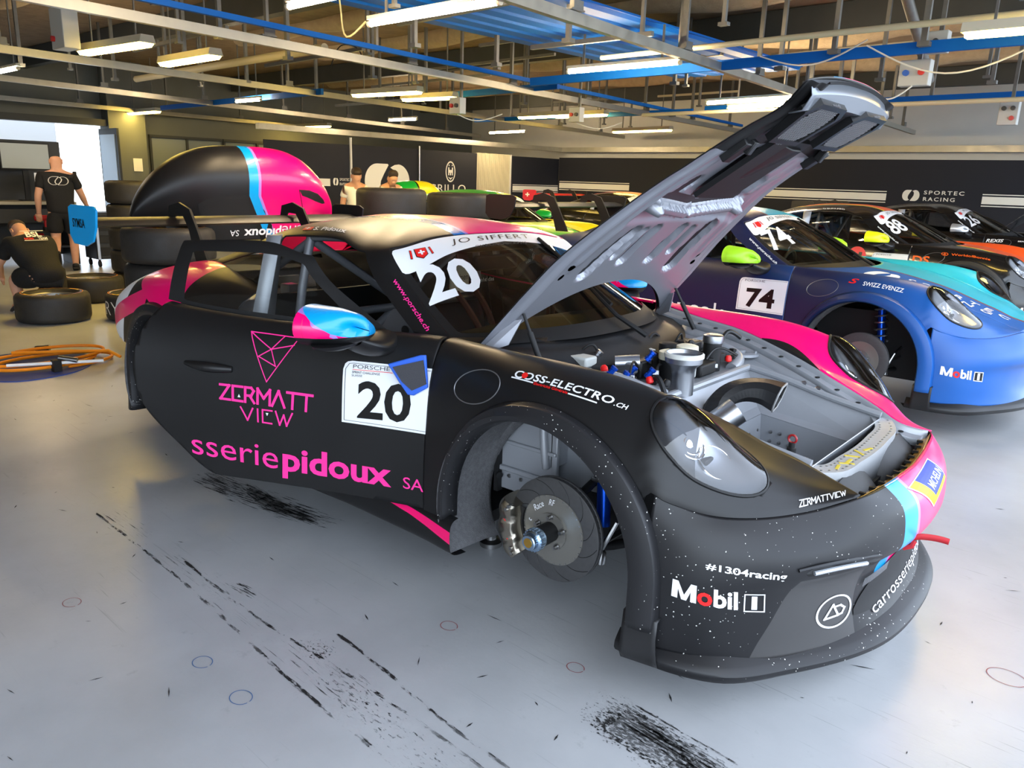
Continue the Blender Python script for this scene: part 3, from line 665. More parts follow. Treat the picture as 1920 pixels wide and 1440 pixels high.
# far side wall banners
FB = 15.95
fw = MB(); fw.box((-5.2,FB+.03,1.14), (17.1,.05,2.30)); FW = gput(fw.build('banner_wall', NAVY, None, smooth=False)); tag(FW, 'long dark banner wall with team name behind the parked cars', 'banner')
for a0, a1 in ((-13.7,-11.2),(-7.6,-4.38),(-2.5,2.6)):
    for z0, z1 in ((1.42,1.57),(1.60,1.62),(1.37,1.39)): gdecal(RECT, FB, a0, a1, z0, z1, CREAM, FW, face='b', name='stripe')
gdecal(LOGO, FB, -4.05, -3.70, 1.43, 1.66, CREAM, FW, face='b'); gdecal(text_mesh('SPORTEC', .015, 0, 1.3), FB, -3.62, -2.84, 1.575, 1.655, CREAM, FW, face='b', name='lettering'); gdecal(text_mesh('RACING', .015, 0, 1.3), FB, -3.62, -3.0, 1.44, 1.52, CREAM, FW, face='b', name='lettering')
mb = MB(); mb.box((-5.2,16.2,2.52), (17.6,.2,.13)); trim(mb, GALV, 'pale metal rail along the top of the far banners', smooth=False)
mb = MB(); mb.box((-13.85,11.2,2.52), (.14,10.0,.12)); trim(mb, GALV, 'pale metal rail over the back banners', smooth=False)
# ================================================================== race car geometry (half shells, y > 0, mirrored)
# local frame: x forward from the front axle, y left, z up
ST = [.895,.80,.69,.59,.53,.475,.44,.35,.20,0,-.20,-.533,-.9,-1.3,-1.7,-2.05,-2.457,-2.8,-3.1,-3.38]
SEC = [ # per station: A bottom .. G inner edge (y,z)
 [(.455,.672),(.455,.673),(.455,.674),(.454,.675),(.453,.676),(.452,.677),(.45,.677)],
 [(.60,.642),(.595,.648),(.585,.656),(.565,.665),(.54,.674),(.50,.683),(.415,.692)],
 [(.76,.637),(.752,.648),(.738,.664),(.712,.685),(.67,.706),(.60,.722),(.435,.737)],
 [(.85,.645),(.845,.664),(.83,.695),(.80,.735),(.75,.77),(.675,.785),(.462,.772)],
 [(.888,.660),(.884,.682),(.868,.718),(.835,.768),(.777,.816),(.688,.838),(.468,.795)],
 [(.92,.680),(.915,.705),(.90,.747),(.865,.805),(.80,.862),(.70,.887),(.475,.815)],
 [(.926,.694),(.923,.716),(.910,.765),(.877,.825),(.81,.885),(.712,.912),(.484,.828)],
 [(.93,.33),(.94,.55),(.938,.70),(.905,.82),(.83,.905),(.725,.942),(.505,.857)],
 [(.93,.33),(.945,.55),(.945,.71),(.915,.845),(.845,.935),(.745,.968),(.555,.893)],
 [(.93,.33),(.945,.55),(.945,.73),(.92,.86),(.86,.943),(.765,.980),(.618,.932)],
 [(.93,.33),(.94,.52),(.932,.70),(.905,.85),(.855,.94),(.78,.980),(.655,.952)],
 [(.905,.31),(.905,.48),(.895,.66),(.876,.82),(.845,.925),(.80,.978),(.735,.985)],
 [(.885,.31),(.88,.48),(.872,.66),(.856,.82),(.832,.92),(.795,.98),(.748,.99)],
 [(.885,.31),(.878,.48),(.872,.66),(.858,.82),(.83,.93),(.79,.985),(.745,.995)],
 [(.90,.31),(.898,.50),(.897,.68),(.886,.84),(.85,.95),(.79,1.01),(.735,1.02)],
 [(.93,.33),(.935,.52),(.94,.70),(.935,.86),(.89,.98),(.80,1.05),(.69,1.07)],
 [(.94,.35),(.95,.55),(.95,.75),(.935,.90),(.87,1.01),(.76,1.065),(.60,1.10)],
 [(.91,.42),(.92,.58),(.915,.75),(.895,.88),(.83,.98),(.72,1.03),(.53,1.06)],
 [(.84,.50),(.85,.62),(.845,.74),(.825,.84),(.765,.92),(.66,.965),(.45,1.0)],
 [(.74,.56),(.75,.65),(.745,.73),(.72,.81),(.66,.865),(.56,.90),(.38,.93)]]
FG = {.895:(.451,.677),.80:(.455,.687),.69:(.52,.726),.59:(.58,.770),.53:(.595,.798),.475:(.605,.830),.44:(.615,.850),.35:(.63,.892),.20:(.66,.936),0:(.69,.963),-.20:(.72,.974)}
for _x, _r in zip(ST, SEC):   # slope between the fender crown and its inner edge
    _m = FG.get(_x, ((_r[5][0]+_r[6][0])/2, (_r[5][1]+_r[6][1])/2+.006)); _r.insert(6, _m)
SIDE = [[(x, SEC[i][k][0], SEC[i][k][1]) for i, x in enumerate(ST)] for k in range(8)]
HX = np.array(ST[:12])[::-1]
HY = np.array([s[7][0] for s in SEC[:12]])[::-1]; HZ = np.array([s[7][1] for s in SEC[:12]])[::-1]
def hood_edge(x): return hermite(np.c_[HY, HZ], HX, np.clip(np.atleast_1d(x), -.533, .895))
MER = [ # greenhouse meridians, belt to roof crown
 [(-.25,0,.965),(-.52,0,1.10),(-.80,0,1.237),(-1.02,0,1.325),(-1.25,0,1.378),(-1.30,0,1.383)],
 [(-.33,.42,.962),(-.585,.40,1.09),(-.84,.38,1.215),(-1.03,.355,1.312),(-1.27,.2,1.373),(-1.32,0,1.383)],
 [(-.56,.70,.955),(-.755,.668,1.06),(-.905,.645,1.16),(-1.035,.615,1.272),(-1.30,.22,1.372),(-1.34,0,1.384)],
 [(-.75,.745,.975),(-.91,.718,1.07),(-1.06,.69,1.168),(-1.16,.64,1.265),(-1.36,.25,1.370),(-1.38,0,1.384)],
 [(-1.15,.745,.99),(-1.22,.72,1.10),(-1.28,.69,1.205),(-1.34,.625,1.305),(-1.45,.25,1.372),(-1.45,0,1.384)],
 [(-1.60,.735,1.01),(-1.60,.71,1.11),(-1.60,.675,1.205),(-1.59,.61,1.303),(-1.58,.25,1.370),(-1.57,0,1.383)],
 [(-2.05,.69,1.065),(-1.99,.665,1.125),(-1.93,.63,1.195),(-1.87,.565,1.282),(-1.76,.22,1.360),(-1.72,0,1.378)],
 [(-2.50,.58,1.09),(-2.37,.56,1.132),(-2.22,.53,1.19),(-2.07,.47,1.266),(-1.9,.18,1.345),(-1.85,0,1.367)],
 [(-2.72,.35,1.085),(-2.53,.34,1.155),(-2.33,.325,1.222),(-2.12,.29,1.295),(-1.97,.12,1.340),(-1.93,0,1.355)],
 [(-2.76,0,1.09),(-2.56,0,1.163),(-2.35,0,1.235),(-2.13,0,1.31),(-2.02,0,1.338),(-1.97,0,1.350)]]
BUMP = [
 [(.455,.93,.20),(.625,.865,.20),(.75,.755,.195),(.862,.575,.19),(.935,.39,.185),(.978,.20,.185),(.988,0,.185)],
 [(.455,.938,.25),(.628,.872,.245),(.748,.758,.24),(.855,.578,.235),(.92,.40,.23),(.952,.20,.23),(.962,0,.23)],
 [(.455,.943,.33),(.63,.888,.33),(.75,.77,.325),(.85,.59,.32),(.905,.41,.31),(.935,.21,.30),(.945,0,.30)],
 [(.455,.945,.42),(.63,.897,.42),(.757,.780,.42),(.862,.60,.425),(.925,.42,.425),(.955,.22,.42),(.965,0,.42)],
 [(.455,.945,.47),(.63,.90,.47),(.765,.79,.47),(.885,.615,.475),(.962,.43,.475),(1.005,.22,.47),(1.018,0,.47)],
 [(.455,.942,.54),(.625,.895,.535),(.76,.79,.53),(.88,.62,.535),(.962,.44,.54),(1.012,.22,.54),(1.025,0,.54)],
 [(.455,.936,.62),(.61,.88,.595),(.735,.78,.585),(.85,.61,.59),(.935,.45,.61),(.990,.25,.612),(1.005,0,.612)],
 [(.455,.923,.692),(.59,.85,.645),(.69,.76,.637),(.80,.60,.642),(.893,.455,.668),(.922,.25,.668),(.938,0,.668)]]
FA = (0., .40); RA = (-2.457, .415)
def arch_r(co, c, base=.463, k=.03):
    dx = co[:,0]-c[0]; dz = co[:,2]-c[1]; r = np.hypot(dx, dz); cs = np.where(r > 0, dx/np.maximum(r, 1e-6), 0)
    rc = base+k*np.where(dz >= 0, cs, np.sign(dx)); return np.where(dz >= 0, r-rc, np.abs(dx)-rc)
def xrear(z): return hermite(np.array([-1.40,-1.53,-1.66,-1.80,-1.845,-1.825,-1.775]), np.array([.30,.36,.46,.60,.74,.90,1.03]), np.clip(z, .30, 1.03))
# headlight: an oval seen along LN
LC = np.array((.516,.733,.800)); LN = np.array((.602,.186,.777)); LN /= np.linalg.norm(LN)
LU = np.array((.785,-.315,-.533)); LU -= LN*LU.dot(LN); LU /= np.linalg.norm(LU); LV = np.cross(LN, LU)
LA, LB = .203, .132
def lens_f(co):
    d = co-LC; a = d@LU; b = d@LV; n = d@LN
    # egg: blunter towards the nose
    bb = LB*(1-.10*a/LA)
    return np.where(np.abs(n) < .25, np.sqrt((a/LA)**2+(b/bb)**2)-1, 1.)
GEO = {}
def geometry():
    side = loft(SIDE, 230, 52)
    X = lambda c: c[:,0]; Z = lambda c: c[:,2]
    front, rest = side.split(lambda c,a: c[:,0]+.533)
    front = front.keep(lambda c,a: arch_r(c, FA)).keep(lambda c,a: np.minimum(c[:,2]-.29, 1)).keep(lambda c,a: np.where(c[:,2] < .5, -.33-c[:,0], 1.))
    fender, lens = front.split(lambda c,a: lens_f(c))
    door, quarter = rest.split(lambda c,a: np.minimum(c[:,0]-xrear(c[:,2]), c[:,2]-.345))
    quarter = quarter.keep(lambda c,a: np.where(c[:,2] < .5, np.minimum(c[:,2]-.345, -1.2-c[:,0]), 1.))
    quarter = quarter.keep(lambda c,a: arch_r(c, RA, .475, -.01)).keep(lambda c,a: np.where((c[:,2] < .62), c[:,0]+2.75, 1))
    GEO.update(fender=fender, lens=lens, door=door, quarter=quarter, side=side)
    GEO['bumper'] = loft(BUMP, 120, 60, flip=True)
    gh = loft(np.array(MER).transpose(1,0,2).tolist(), 190, 80)
    U = lambda a: a[:,0]; V = lambda a: a[:,1]
    ws, rest = gh.split(lambda c,a: np.minimum(2-a[:,0], 3-a[:,1]))
    dw, rest = rest.split(lambda c,a: np.minimum(np.minimum(a[:,0]-3, (c[:,0]+1.81)*3), 2.86-a[:,1]))
    # quarter window: rounded wedge
    def qf(c,a):
        x = c[:,0]; z = c[:,2]
        top = np.interp(-x, [1.86,2.0,2.18,2.38,2.44], [1.215,1.19,1.145,1.09,1.06]); bot = np.interp(-x, [1.86,2.0,2.18,2.38,2.44], [1.056,1.066,1.08,1.09,1.10])
        return np.where((a[:,0] > 4.9) & (a[:,0] < 7.2), np.minimum(np.minimum(-1.86-x, x+2.44), np.minimum(top-z, z-bot))*1., -1.)
    qw, rest = rest.split(qf)
    rw, rest = rest.split(lambda c,a: np.minimum(np.minimum(a[:,0]-7.75, 2.8-a[:,1]), a[:,1]-.12))
    GEO.update(ws=ws, dw=dw, qw=qw, rw=rw, shell=rest, gh=gh)
geometry()

def hood_grid(ns=60, nv=49, dz=0., inset=0.):
    v = np.linspace(-1+inset, 1-inset, nv); s = np.linspace(inset, 1-inset, ns); G = np.zeros((ns, nv, 3))
    for j, q in enumerate(v):
        xr = -.19-.27*abs(q)**2.2-.03*abs(q)**8; xf = .934-.04*abs(q)**2
        x = xr+(xf-xr)*s
        e = hood_edge(x); y = e[:,0]*q*np.where(x < -.2, 1-.06*np.clip((-.2-x)/.3, 0, 1), 1)
        drop = np.clip((x-.80)/.15, 0, 1)**2*.035
        z = e[:,1]+.032*(1-abs(q)**2.4)-drop*(1-.3*abs(q))
        G[:, j] = np.c_[x, y, z+dz]
    return G, s, v
def flare(c, r0, side, rear=False):
    "wheel arch flare: a band that follows the arch, with a turned-in lip"
    mb = MB(); rows = []
    if rear: angs = np.linspace(R(-25), R(205), 60)
    else: angs = np.linspace(R(-18), R(188), 60)
    for t in angs:
        cs, sn = math.cos(t), math.sin(t)
        k = cs if sn >= 0 else math.copysign(1, cs)
        rb = (.475-.01*k if rear else .463+.03*k)+.012; dy = .012*max(0, cs)-(0 if rear else .03*max(0, -cs))
        if rear: dy = -.055*max(0, -cs)**1.5
        yo = (.952 if rear else .945)+dy
        prof = [(rb, yo-.022), (rb-.01, yo+.004), (rb-.035, yo+.013), (r0+.012, yo+.016), (r0, yo+.012), (r0-.008, yo-.004), (r0-.014, yo-.06)]
        row = []
        for r, y in prof:
            if sn >= 0: x, z = c[0]+r*cs, c[1]+r*sn
            else: x, z = c[0]+r*math.copysign(1, cs), c[1]-abs(sn)*.42
            row.append((x, y*side, z))
        rows.append(row)
    mb.grid(np.array(rows), flip=(side < 0)); return mb
def ring_path(pts2, n): return smooth_curve(np.array(pts2), n)

def brake(car, side, x0=0., full=True, zc=.387, race=False):
    "front corner: disc, bell, hub, caliper and suspension, wheel removed"
    y = lambda v: v*side
    disc = MB()
    for h0, h1 in ((.778,.789),(.757,.768)):
        disc.lathe([(.122,h0),(.188,h0),(.190,h0+.001),(.190,h1-.001),(.188,h1),(.122,h1),(.122,h0)], (x0,0,zc), 'y', 72, cap=False)
    for i in range(60):
        a = 2*PI*i/60; ca, sa = math.cos(a), math.sin(a)
        disc.box((x0+.16*ca, .7725, zc+.16*sa), (.055,.010,.004), [[ca,0,-sa],[0,1,0],[sa,0,ca]])
    vv = np.concatenate(disc.v); disc.v = [vv*[1,side,1]]
    o = disc.build('brake_disc', DISCM, car)
    if race:
        gr = MB()
        for i in range(12):   # curved wiping slots
            pts = []
            for k in range(7):
                r = .126+.06*k/6; a = 2*PI*i/12+.45*(k/6)**1.4; pts.append((x0+r*math.cos(a), y(.7893), zc+r*math.sin(a)))
            gr.tube(pts, .0011, 4)
        gr.build('slot', SOFTBLK, o)
    b = MB(); b.lathe([(.128,.7885),(.128,.7925),(.120,.794),(.112,.793),(.085,.80),(.066,.80),(.066,.806),(.030,.806)], (x0,0,zc), 'y', 56, cap=False)
    b.v = [np.concatenate(b.v)*[1,side,1]]; bl = b.build('disc_bell', BELL, car)
    if race:
        rv = MB()
        for i in range(30):
            a = 2*PI*i/30; rv.lathe([(.0028,.792),(.0028,.7955),(0,.7955)], (x0+.124*math.cos(a),0,zc+.124*math.sin(a)), 'y', 8)
        rv.v = [np.concatenate(rv.v)*[1,side,1]]; rv.build('rivet', STEEL, bl)
        for tx, ang, r, w in (('Race', 128, .098, .05),('RF', 92, .104, .026),('5', 172, .09, .012)):
            a = R(ang); c = np.array((x0+r*math.cos(a), y(.798), zc+r*math.sin(a))); tg = np.array((math.sin(a),0,-math.cos(a))); up = np.array((math.cos(a),0,math.sin(a)))
            letters(tx, [c-tg*w/2-up*.010, c+tg*w/2-up*.010, c+tg*w/2+up*.012, c-tg*w/2+up*.012], None, WHITEV, bl, shear=.25, off=.001)
    h = MB(); h.lathe([(.036,.80),(.036,.885),(.030,.888),(.018,.888)], (x0,0,zc), 'y', 32); h.v = [np.concatenate(h.v)*[1,side,1]]; h.build('hub_spindle', SOFTBLK, car)
    n = MB(); n.lathe([(.030,.872),(.037,.874),(.039,.886),(.039,.905),(.033,.909),(.029,.911),(.028,.928),(.025,.931),(0,.931)], (x0,0,zc), 'y', 40)
    for i in range(20):
        a = 2*PI*i/20; n.cyl((x0+.037*math.cos(a),.884,zc+.037*math.sin(a)), (x0+.037*math.cos(a),.907,zc+.037*math.sin(a)), .0042, 6)
    n.v = [np.concatenate(n.v)*[1,side,1]]; nn = n.build('center_lock_nut', NUTB, car)
    if race:
        cp = MB(); cp.lathe([(.017,.9312),(.017,.9322),(0,.9322)], (x0,0,zc), 'y', 20); cp.v = [np.concatenate(cp.v)*[1,side,1]]; cp.build('emblem', GOLD, nn)
    for i in range(5):
        st = MB(); a = 2*PI*i/5+.3; st.cyl((x0+.056*math.cos(a),.80,zc+.056*math.sin(a)), (x0+.056*math.cos(a),.826,zc+.056*math.sin(a)), .0085, 10, r2=.007)
        st.lathe([(.012,.80),(.012,.81)], (x0+.056*math.cos(a),0,zc+.056*math.sin(a)), 'y', 6)
        st.v = [np.concatenate(st.v)*[1,side,1]]; st.build('drive_peg', STEEL, car)
    # caliper behind the disc: six-piston body that straddles the rim, lobed outside
    cb = MB(); rows = []
    for t in np.linspace(R(156), R(224), 26):
        ca, sa = math.cos(t), math.sin(t); e = abs((t-R(190))/R(34)); k = 1-.30*max(0, e-.75)/.25
        lob = .010*abs(math.sin((t-R(156))/R(68)*3*PI))
        ro = .212+lob; ri = .135+.03*max(0, e-.6)
        prof = [(ri,.797),(ri,.832*1.0),(ri+.012,.846+lob*.5),(ro-.022,.848+lob*.4),(ro-.004,.832),(ro,.80),(ro,.752),(ro-.012,.735),(ri,.735)]
        rows.append([(x0+r*ca, q*side, zc+r*sa) for r, q in prof])
    rows = np.array(rows); cb.grid(rows, flip=side > 0)
    cb.add(rows[0], [list(range(9))]); cb.add(rows[-1], [list(range(8,-1,-1))])
    co = cb.build('brake_caliper', CALIP, car, angle=50)
    if race:
        cs_ = []
        for ch, t in zip('brembo', np.linspace(R(210), R(180), 6)):
            r = .178; c = np.array((x0+r*math.cos(t), y(.852), zc+r*math.sin(t))); tg = np.array((-math.sin(t),0,math.cos(t)))*-1; up = np.array((-math.cos(t),0,-math.sin(t)))*-1*-1
            letters(ch, [c-tg*.008-up*.010, c+tg*.008-up*.010, c+tg*.008+up*.010, c-tg*.008+up*.010], None, REDV, co, bold=.03, off=.004)
        bo = MB()
        for t, r in ((R(158),.165),(R(164),.172),(R(220),.175),(R(214),.168)): bo.lathe([(.007,.835),(.007,.856),(0,.857)], (x0+r*math.cos(t),0,zc+r*math.sin(t)), 'y', 8)
        bo.v = [np.concatenate(bo.v)*[1,side,1]]; bo.build('caliper_bolt', STEEL, co)
    pad = MB()
    rows = np.array([[(x0+r*math.cos(t), q*side, zc+r*math.sin(t)) for r, q in ((.13,.7905),(.13,.80),(.198,.80),(.198,.7905))] for t in np.linspace(R(158), R(222), 16)]); pad.grid(rows)
    pad.build('brake_pad', SOFTBLK, car)
    # upright, arms, damper
    up = MB(); up.box((x0-.02,y(.70),zc), (.10,.07,.20)); up.tube([(x0+.02,y(.70),zc+.08),(x0+.03,y(.60),zc+.13),(x0+.04,y(.44),zc+.15)], .016, 10, sub=4)
    up.tube([(x0+.0,y(.70),zc-.09),(x0+.12,y(.55),zc-.10),(x0+.16,y(.40),zc-.10)], .018, 10, sub=4); up.tube([(x0,y(.70),zc-.09),(x0-.14,y(.40),zc-.10)], .018, 10)
    up.build('suspension_arm', SOFTBLK, car)
    ds = MB(); ds.cyl((x0+.085,y(.60),zc-.02), (x0+.03,y(.54),zc+.42), .026, 16); so = ds.build('damper', BLUEA, car)
    sp = MB(); a = np.linspace(0, 12*PI, 120); tt = np.linspace(0, 1, 120); A = np.array((x0+.07,y(.583),zc+.12)); B = np.array((x0+.03,y(.545),zc+.40))
    sp.tube(A+tt[:,None]*(B-A)+.042*np.c_[np.cos(a), np.sin(a), 0*a], .007, 6); sp.build('coil_spring', STEEL if race else ALU, so)
    tr = MB(); tr.tube([(x0+.16,y(.72),zc-.02),(x0+.17,y(.55),zc-.01),(x0+.18,y(.40),zc)], .011, 8); tr.lathe([(.018,0),(.018,.04),(.012,.05),(0,.05)], (x0+.165,y(.73),zc-.09), 'z', 12)
    tr.tube([(x0+.165,y(.73),zc-.04),(x0+.20,y(.70),zc+.06),(x0+.22,y(.62),zc+.10)], .009, 8); tr.build('track_rod', STEEL, car)

def tyre_mesh(r=.355, w=.31, rim=.235):
    h = w/2; p = [(rim,-h+.045),(rim+.012,-h+.02),(rim+.04,-h+.004),(r-.06,-h),(r-.02,-h+.012),(r-.004,-h+.035),(r,-h+.06),(r,h-.06),(r-.004,h-.035),(r-.02,h-.012),(r-.06,h),(rim+.04,h-.004),(rim+.012,h-.02),(rim,h-.045)]
    return p
# ================================================================== race car assembly
def inner_dark(o):
    for md in o.modifiers:
        if md.type == 'SOLIDIFY': md.material_offset = 30; md.material_offset_rim = 0
    return o
def side_km(k, side): return KM(k.co, k.att, k.f, list(k.mi)) if side > 0 else k.mirror()
def seat_shell(parent, x, y):
    mb = MB(); rows = []
    # bucket shell: seat pan to headrest
    prof = [(.30,.46,.20),(.10,.40,.22),(-.12,.40,.23),(-.22,.50,.24),(-.28,.70,.25),(-.33,.90,.23),(-.36,1.02,.16),(-.38,1.14,.13)]
    for px_, pz, w in prof:
        side = .10 if pz < .95 else .06
        rows.append([(x+px_+side*1.0, y-w-.01, pz+side), (x+px_+.03, y-w, pz+.01), (x+px_, y-w*.6, pz), (x+px_, y, pz), (x+px_, y+w*.6, pz), (x+px_+.03, y+w, pz+.01), (x+px_+side, y+w+.01, pz+side)])
    G = smooth_rows(np.array(rows)); mb.grid(G)
    return mb.build('bucket_seat', GREYFAB, parent, solid=.02)
def smooth_rows(G, k=4):
    a = smooth_curve(G, k) if G.ndim == 2 else None
    t = np.arange(len(G)); tn = np.linspace(0, len(G)-1, (len(G)-1)*k+1); A = hermite(G, t, tn)
    u = np.arange(G.shape[1]); un = np.linspace(0, G.shape[1]-1, (G.shape[1]-1)*k+1)
    return hermite(A.transpose(1,0,2), u, un).transpose(1,0,2)

def mirror_part(parent, side, mats, origin=None, paint=None):
    "door mirror: rounded shell on a dark stalk"
    y = side
    G = []
    C = np.array((-.84, 1.0*y, 1.035))
    for t in np.linspace(0, 2*PI, 33):
        row = []
        for k, (s_, d) in enumerate(((0.02,.075),(.45,.072),(.75,.058),(.92,.036),(1.0,.004))):
            # shell opens backwards (-x), nose towards +x; narrow at the car side
            yy = .150*s_*math.cos(t); zz = .082*s_*math.sin(t)*(1.0+.18*math.cos(t))
            if math.sin(t) < 0: zz *= .80
            row.append((C[0]-.11+d*3.0*(1-.25*max(0, math.cos(t))), C[1]+yy*y, C[2]+zz+.012*math.cos(t)))
        G.append(row)
    mb = MB(); mb.grid(np.array(G), flip=(side > 0))
    km = KM(np.concatenate(mb.v), np.zeros((mb.n, 2)), mb.f)
    if paint: km = paint(km, C)
    o = km.build('door_mirror', mats, parent, origin=origin, angle=80)
    back = MB(); a = np.linspace(0, 2*PI, 33)[:-1]
    ring = [(C[0]-.069, C[1]+.147*math.cos(t)*y, C[2]+.078*math.sin(t)*(1+.18*math.cos(t))*(.8 if math.sin(t) < 0 else 1)+.012*math.cos(t)) for t in a]
    back.add(ring, [list(range(32))]); back.build('mirror_glass', CHROME, o, origin=origin, smooth=False); 
    b = o.children[0]
    b.location = (0,0,0)
    st = MB()
    rows = []
    for s_, w, h, (px_, py, pz) in ((0,.075,.050,(-.775,.79,.955)),(.35,.075,.042,(-.78,.86,.952)),(.65,.07,.034,(-.79,.92,.962)),(1,.055,.022,(-.82,.98,.990))):
        rows.append([(px_+w*math.cos(t), py*y, pz+h*math.sin(t)) for t in np.linspace(0, 2*PI, 17)])
    st.grid(smooth_rows(np.array(rows), 3), flip=side < 0)
    lo = MB().lathe([(0,-.0),(.06,.01),(.115,.03),(.122,.045)], (0,0,0), 'z', 24)
    v = np.concatenate(lo.v)*[.60,1.15,.75]; v = v*[1,y,1]+C+[-.01,0,-.080]; st.add(v, lo.f)
    s2 = st.build('mirror_arm', PLASTIC, o, origin=origin); s2.location = (0,0,0)
    return o

def race_car(loc, cfg, rz=0.):
    car = empty('race_car', loc, rz)
    tag(car, cfg['label'], 'race car')
    M = cfg['mats']; paint = cfg['paint']; full = cfg.get('full', False)
    surf = {}
    hood_open = cfg.get('hood_open', False); door_open = cfg.get('door_open', None)
    for side in (1, -1):
        sn = 'L' if side > 0 else 'R'
        fk = paint('fender'+sn, side_km(GEO['fender'], side)); fo = fk.build('front_fender', M, car, solid=.004); surf['fender'+sn] = (fk, fo)
        qk = paint('quarter'+sn, side_km(GEO['quarter'], side)); qo = qk.build('rear_quarter', M, car, solid=.004); surf['quarter'+sn] = (qk, qo)
        # headlight
        dm = GEO['lens'].offset(.004); rr0 = np.clip(1+lens_f(dm.co), 0, 1); dm.co = dm.co+LN*(.022*(1-rr0**2))[:, None]; lk = side_km(dm, side)
        ho = lk.build('headlight', LENS, car)
        bk = GEO['lens']; depth = KM(bk.co.copy(), bk.att, bk.f)
        rr = np.clip(1+lens_f(depth.co), 0, 1); depth.co = depth.co-LN*(.010+.055*(1-rr**2))[:, None]
        depth = depth.paint(lambda c,a: -.02-(c-LC)@LU+.35*((c-LC)@LV), 1)
        side_km(depth, side).build('headlight_bowl', [MATS['headlight chrome bowl'], MATS['headlight grey bezel']], ho)
        for (ua, va, rr_c, tr) in ((-.045,.0,.050,.005),(-.045,.0,.034,.004),(.050,-.01,.062,.0035)):
            rg = MB(); ctr = LC-LN*.030+LU*ua+LV*va; rg.tube([(ctr+LU*rr_c*math.cos(t)+LV*rr_c*math.sin(t))*[1,side,1] for t in np.linspace(0, 2*PI, 36, endpoint=False)], tr, 8, closed=True); rg.build('lamp_ring', CHROME, ho)
        rimp = []
        for t in np.linspace(0, 2*PI, 72, endpoint=False):
            p = LC+LU*LA*math.cos(t)+LV*LB*(1-.10*math.cos(t))*math.sin(t); h = BV['side'].ray_cast(Vector(p+LN*.2), Vector(-LN), .5)
            rimp.append(np.array(h[0])+LN*.001 if h[0] else p)
        rm = MB(); rm.tube(np.array(rimp)*[1,side,1], .006, 6, closed=True); rm.build('lens_seal', SOFTBLK, ho)
        pj = MB(); c0 = LC-LN*.040-LU*.045; 
        pj.lathe([(.036,-.03),(.038,0),(.032,.006),(.028,-.004),(.024,.010),(.012,.016),(0,.018)], c0*[1,side,1], tuple(np.array((.93,.02*side,.30))), 28); pj.build('projector_lamp', CHROME, ho)
        p2 = MB(); p2.box((LC-LN*.040+LU*.02)*[1,side,1], (.035,.05,.02), mi=0); p2.build('lamp_shroud', SOFTBLK, ho, bevel=.005)
        ff = flare(FA, .418, side).build('wheel_arch_flare', cfg['flare'], car, solid=.004)
        fr = flare(RA, .432, side, True).build('wheel_arch_flare', cfg.get('flare_rear', cfg['flare']), car, solid=.004)
        # side skirt
        sk = MB(); G = []
        for x in np.linspace(-.36, -2.03, 24):
            yb = np.interp(-x, [.36,.53,1.0,1.6,2.03], [.925,.905,.888,.90,.935])
            G.append([(x, (yb-.035)*side, .352), (x, (yb+.004)*side, .335), (x, (yb+.012)*side, .27), (x, (yb-.005)*side, .215), (x, (yb-.08)*side, .20)])
        sk.grid(smooth_rows(np.array(G), 5), flip=side > 0)
        kk = KM(np.concatenate(sk.v), np.zeros((sk.n,2)), sk.f); kk = paint('skirt'+sn, kk); so = kk.build('side_skirt', M, car); surf['skirt'+sn] = (kk, so)
        # doors
        dk = paint('door'+sn, side_km(GEO['door'], side)); og = np.array((-.54, .84*side, 0.)); opened = door_open and side < 0
        do = dk.build('door', M, car, solid=.012, origin=og); surf['door'+sn] = (dk, do)
        sub = lambda o: (setattr(o, 'location', (0,0,0)), o)[1]
        win = side_km(GEO['dw'], side)
        uv = win.att
        def border(c,a): return np.minimum(np.minimum(a[:,0]-3.34, (c[:,0]+1.73)*3), np.minimum(2.38-a[:,1], a[:,1]-.16))
        win2 = win.paint(lambda c,a: border(c,a), 1)
        sub(win2.offset(-.004).build('door_window', [SOFTBLK if full else GLASST, cfg.get('glass', GLASSC)], do, origin=og))
        hd = MB(); hp = []
        for t in np.linspace(0, 1, 12):
            x = -1.40-.21*t; h = BV['side'].ray_cast(Vector((x,2,.80+.012*t)), Vector((0,-1,0)), 3); hp.append((x, h[0].y+.004+.020*math.sin(PI*t), .80+.012*t))
        hd.tube(np.array(hp)*[1,side,1], [.009+.011*math.sin(PI*min(1, .1+t*.9)) for t in np.linspace(0,1,12)], 10); sub(hd.build('door_handle', PLASTIC, do, origin=og))
        if full:
            rc = MB(); el = [(-1.50+.125*math.cos(t), .80+.034*math.sin(t)) for t in np.linspace(0, 2*PI, 40, endpoint=False)]
            pts = []
            for x, z in el:
                h = BV['side'].ray_cast(Vector((x,2,z)), Vector((0,-1,0)), 3); pts.append((x, (h[0].y+.0015)*side, z))
            rc.add(pts, [list(range(40)) if side > 0 else list(range(39,-1,-1))]); sub(rc.build('handle_recess', SOFTBLK, do, origin=og, smooth=False))
        mo = sub(mirror_part(do, side, cfg['mirror_mats'], og, cfg.get('mirror_paint')))
        for ch in mo.children: ch.location = (0,0,0)
        if full:
            ip = MB(); din = side_km(GEO['door'], side).offset(-.075); din = din.keep(lambda c,a: np.minimum(c[:,2]-.40, .97-c[:,2])).keep(lambda c,a: np.minimum(-.60-c[:,0], c[:,0]+1.60))
            sub(din.build('door_inner_panel', SOFTBLK, do, origin=og, solid=.01))
        if opened: do.rotation_euler = (0,0,R(door_open))
        q = side_km(GEO['qw'], side).offset(-.003); q.build('quarter_window', GLASST, car)
    # bumper
    bk = paint('bumper', GEO['bumper'].join(GEO['bumper'].mirror())); bo = bk.build('front_bumper', M, car, solid=.004); surf['bumper'] = (bk, bo)
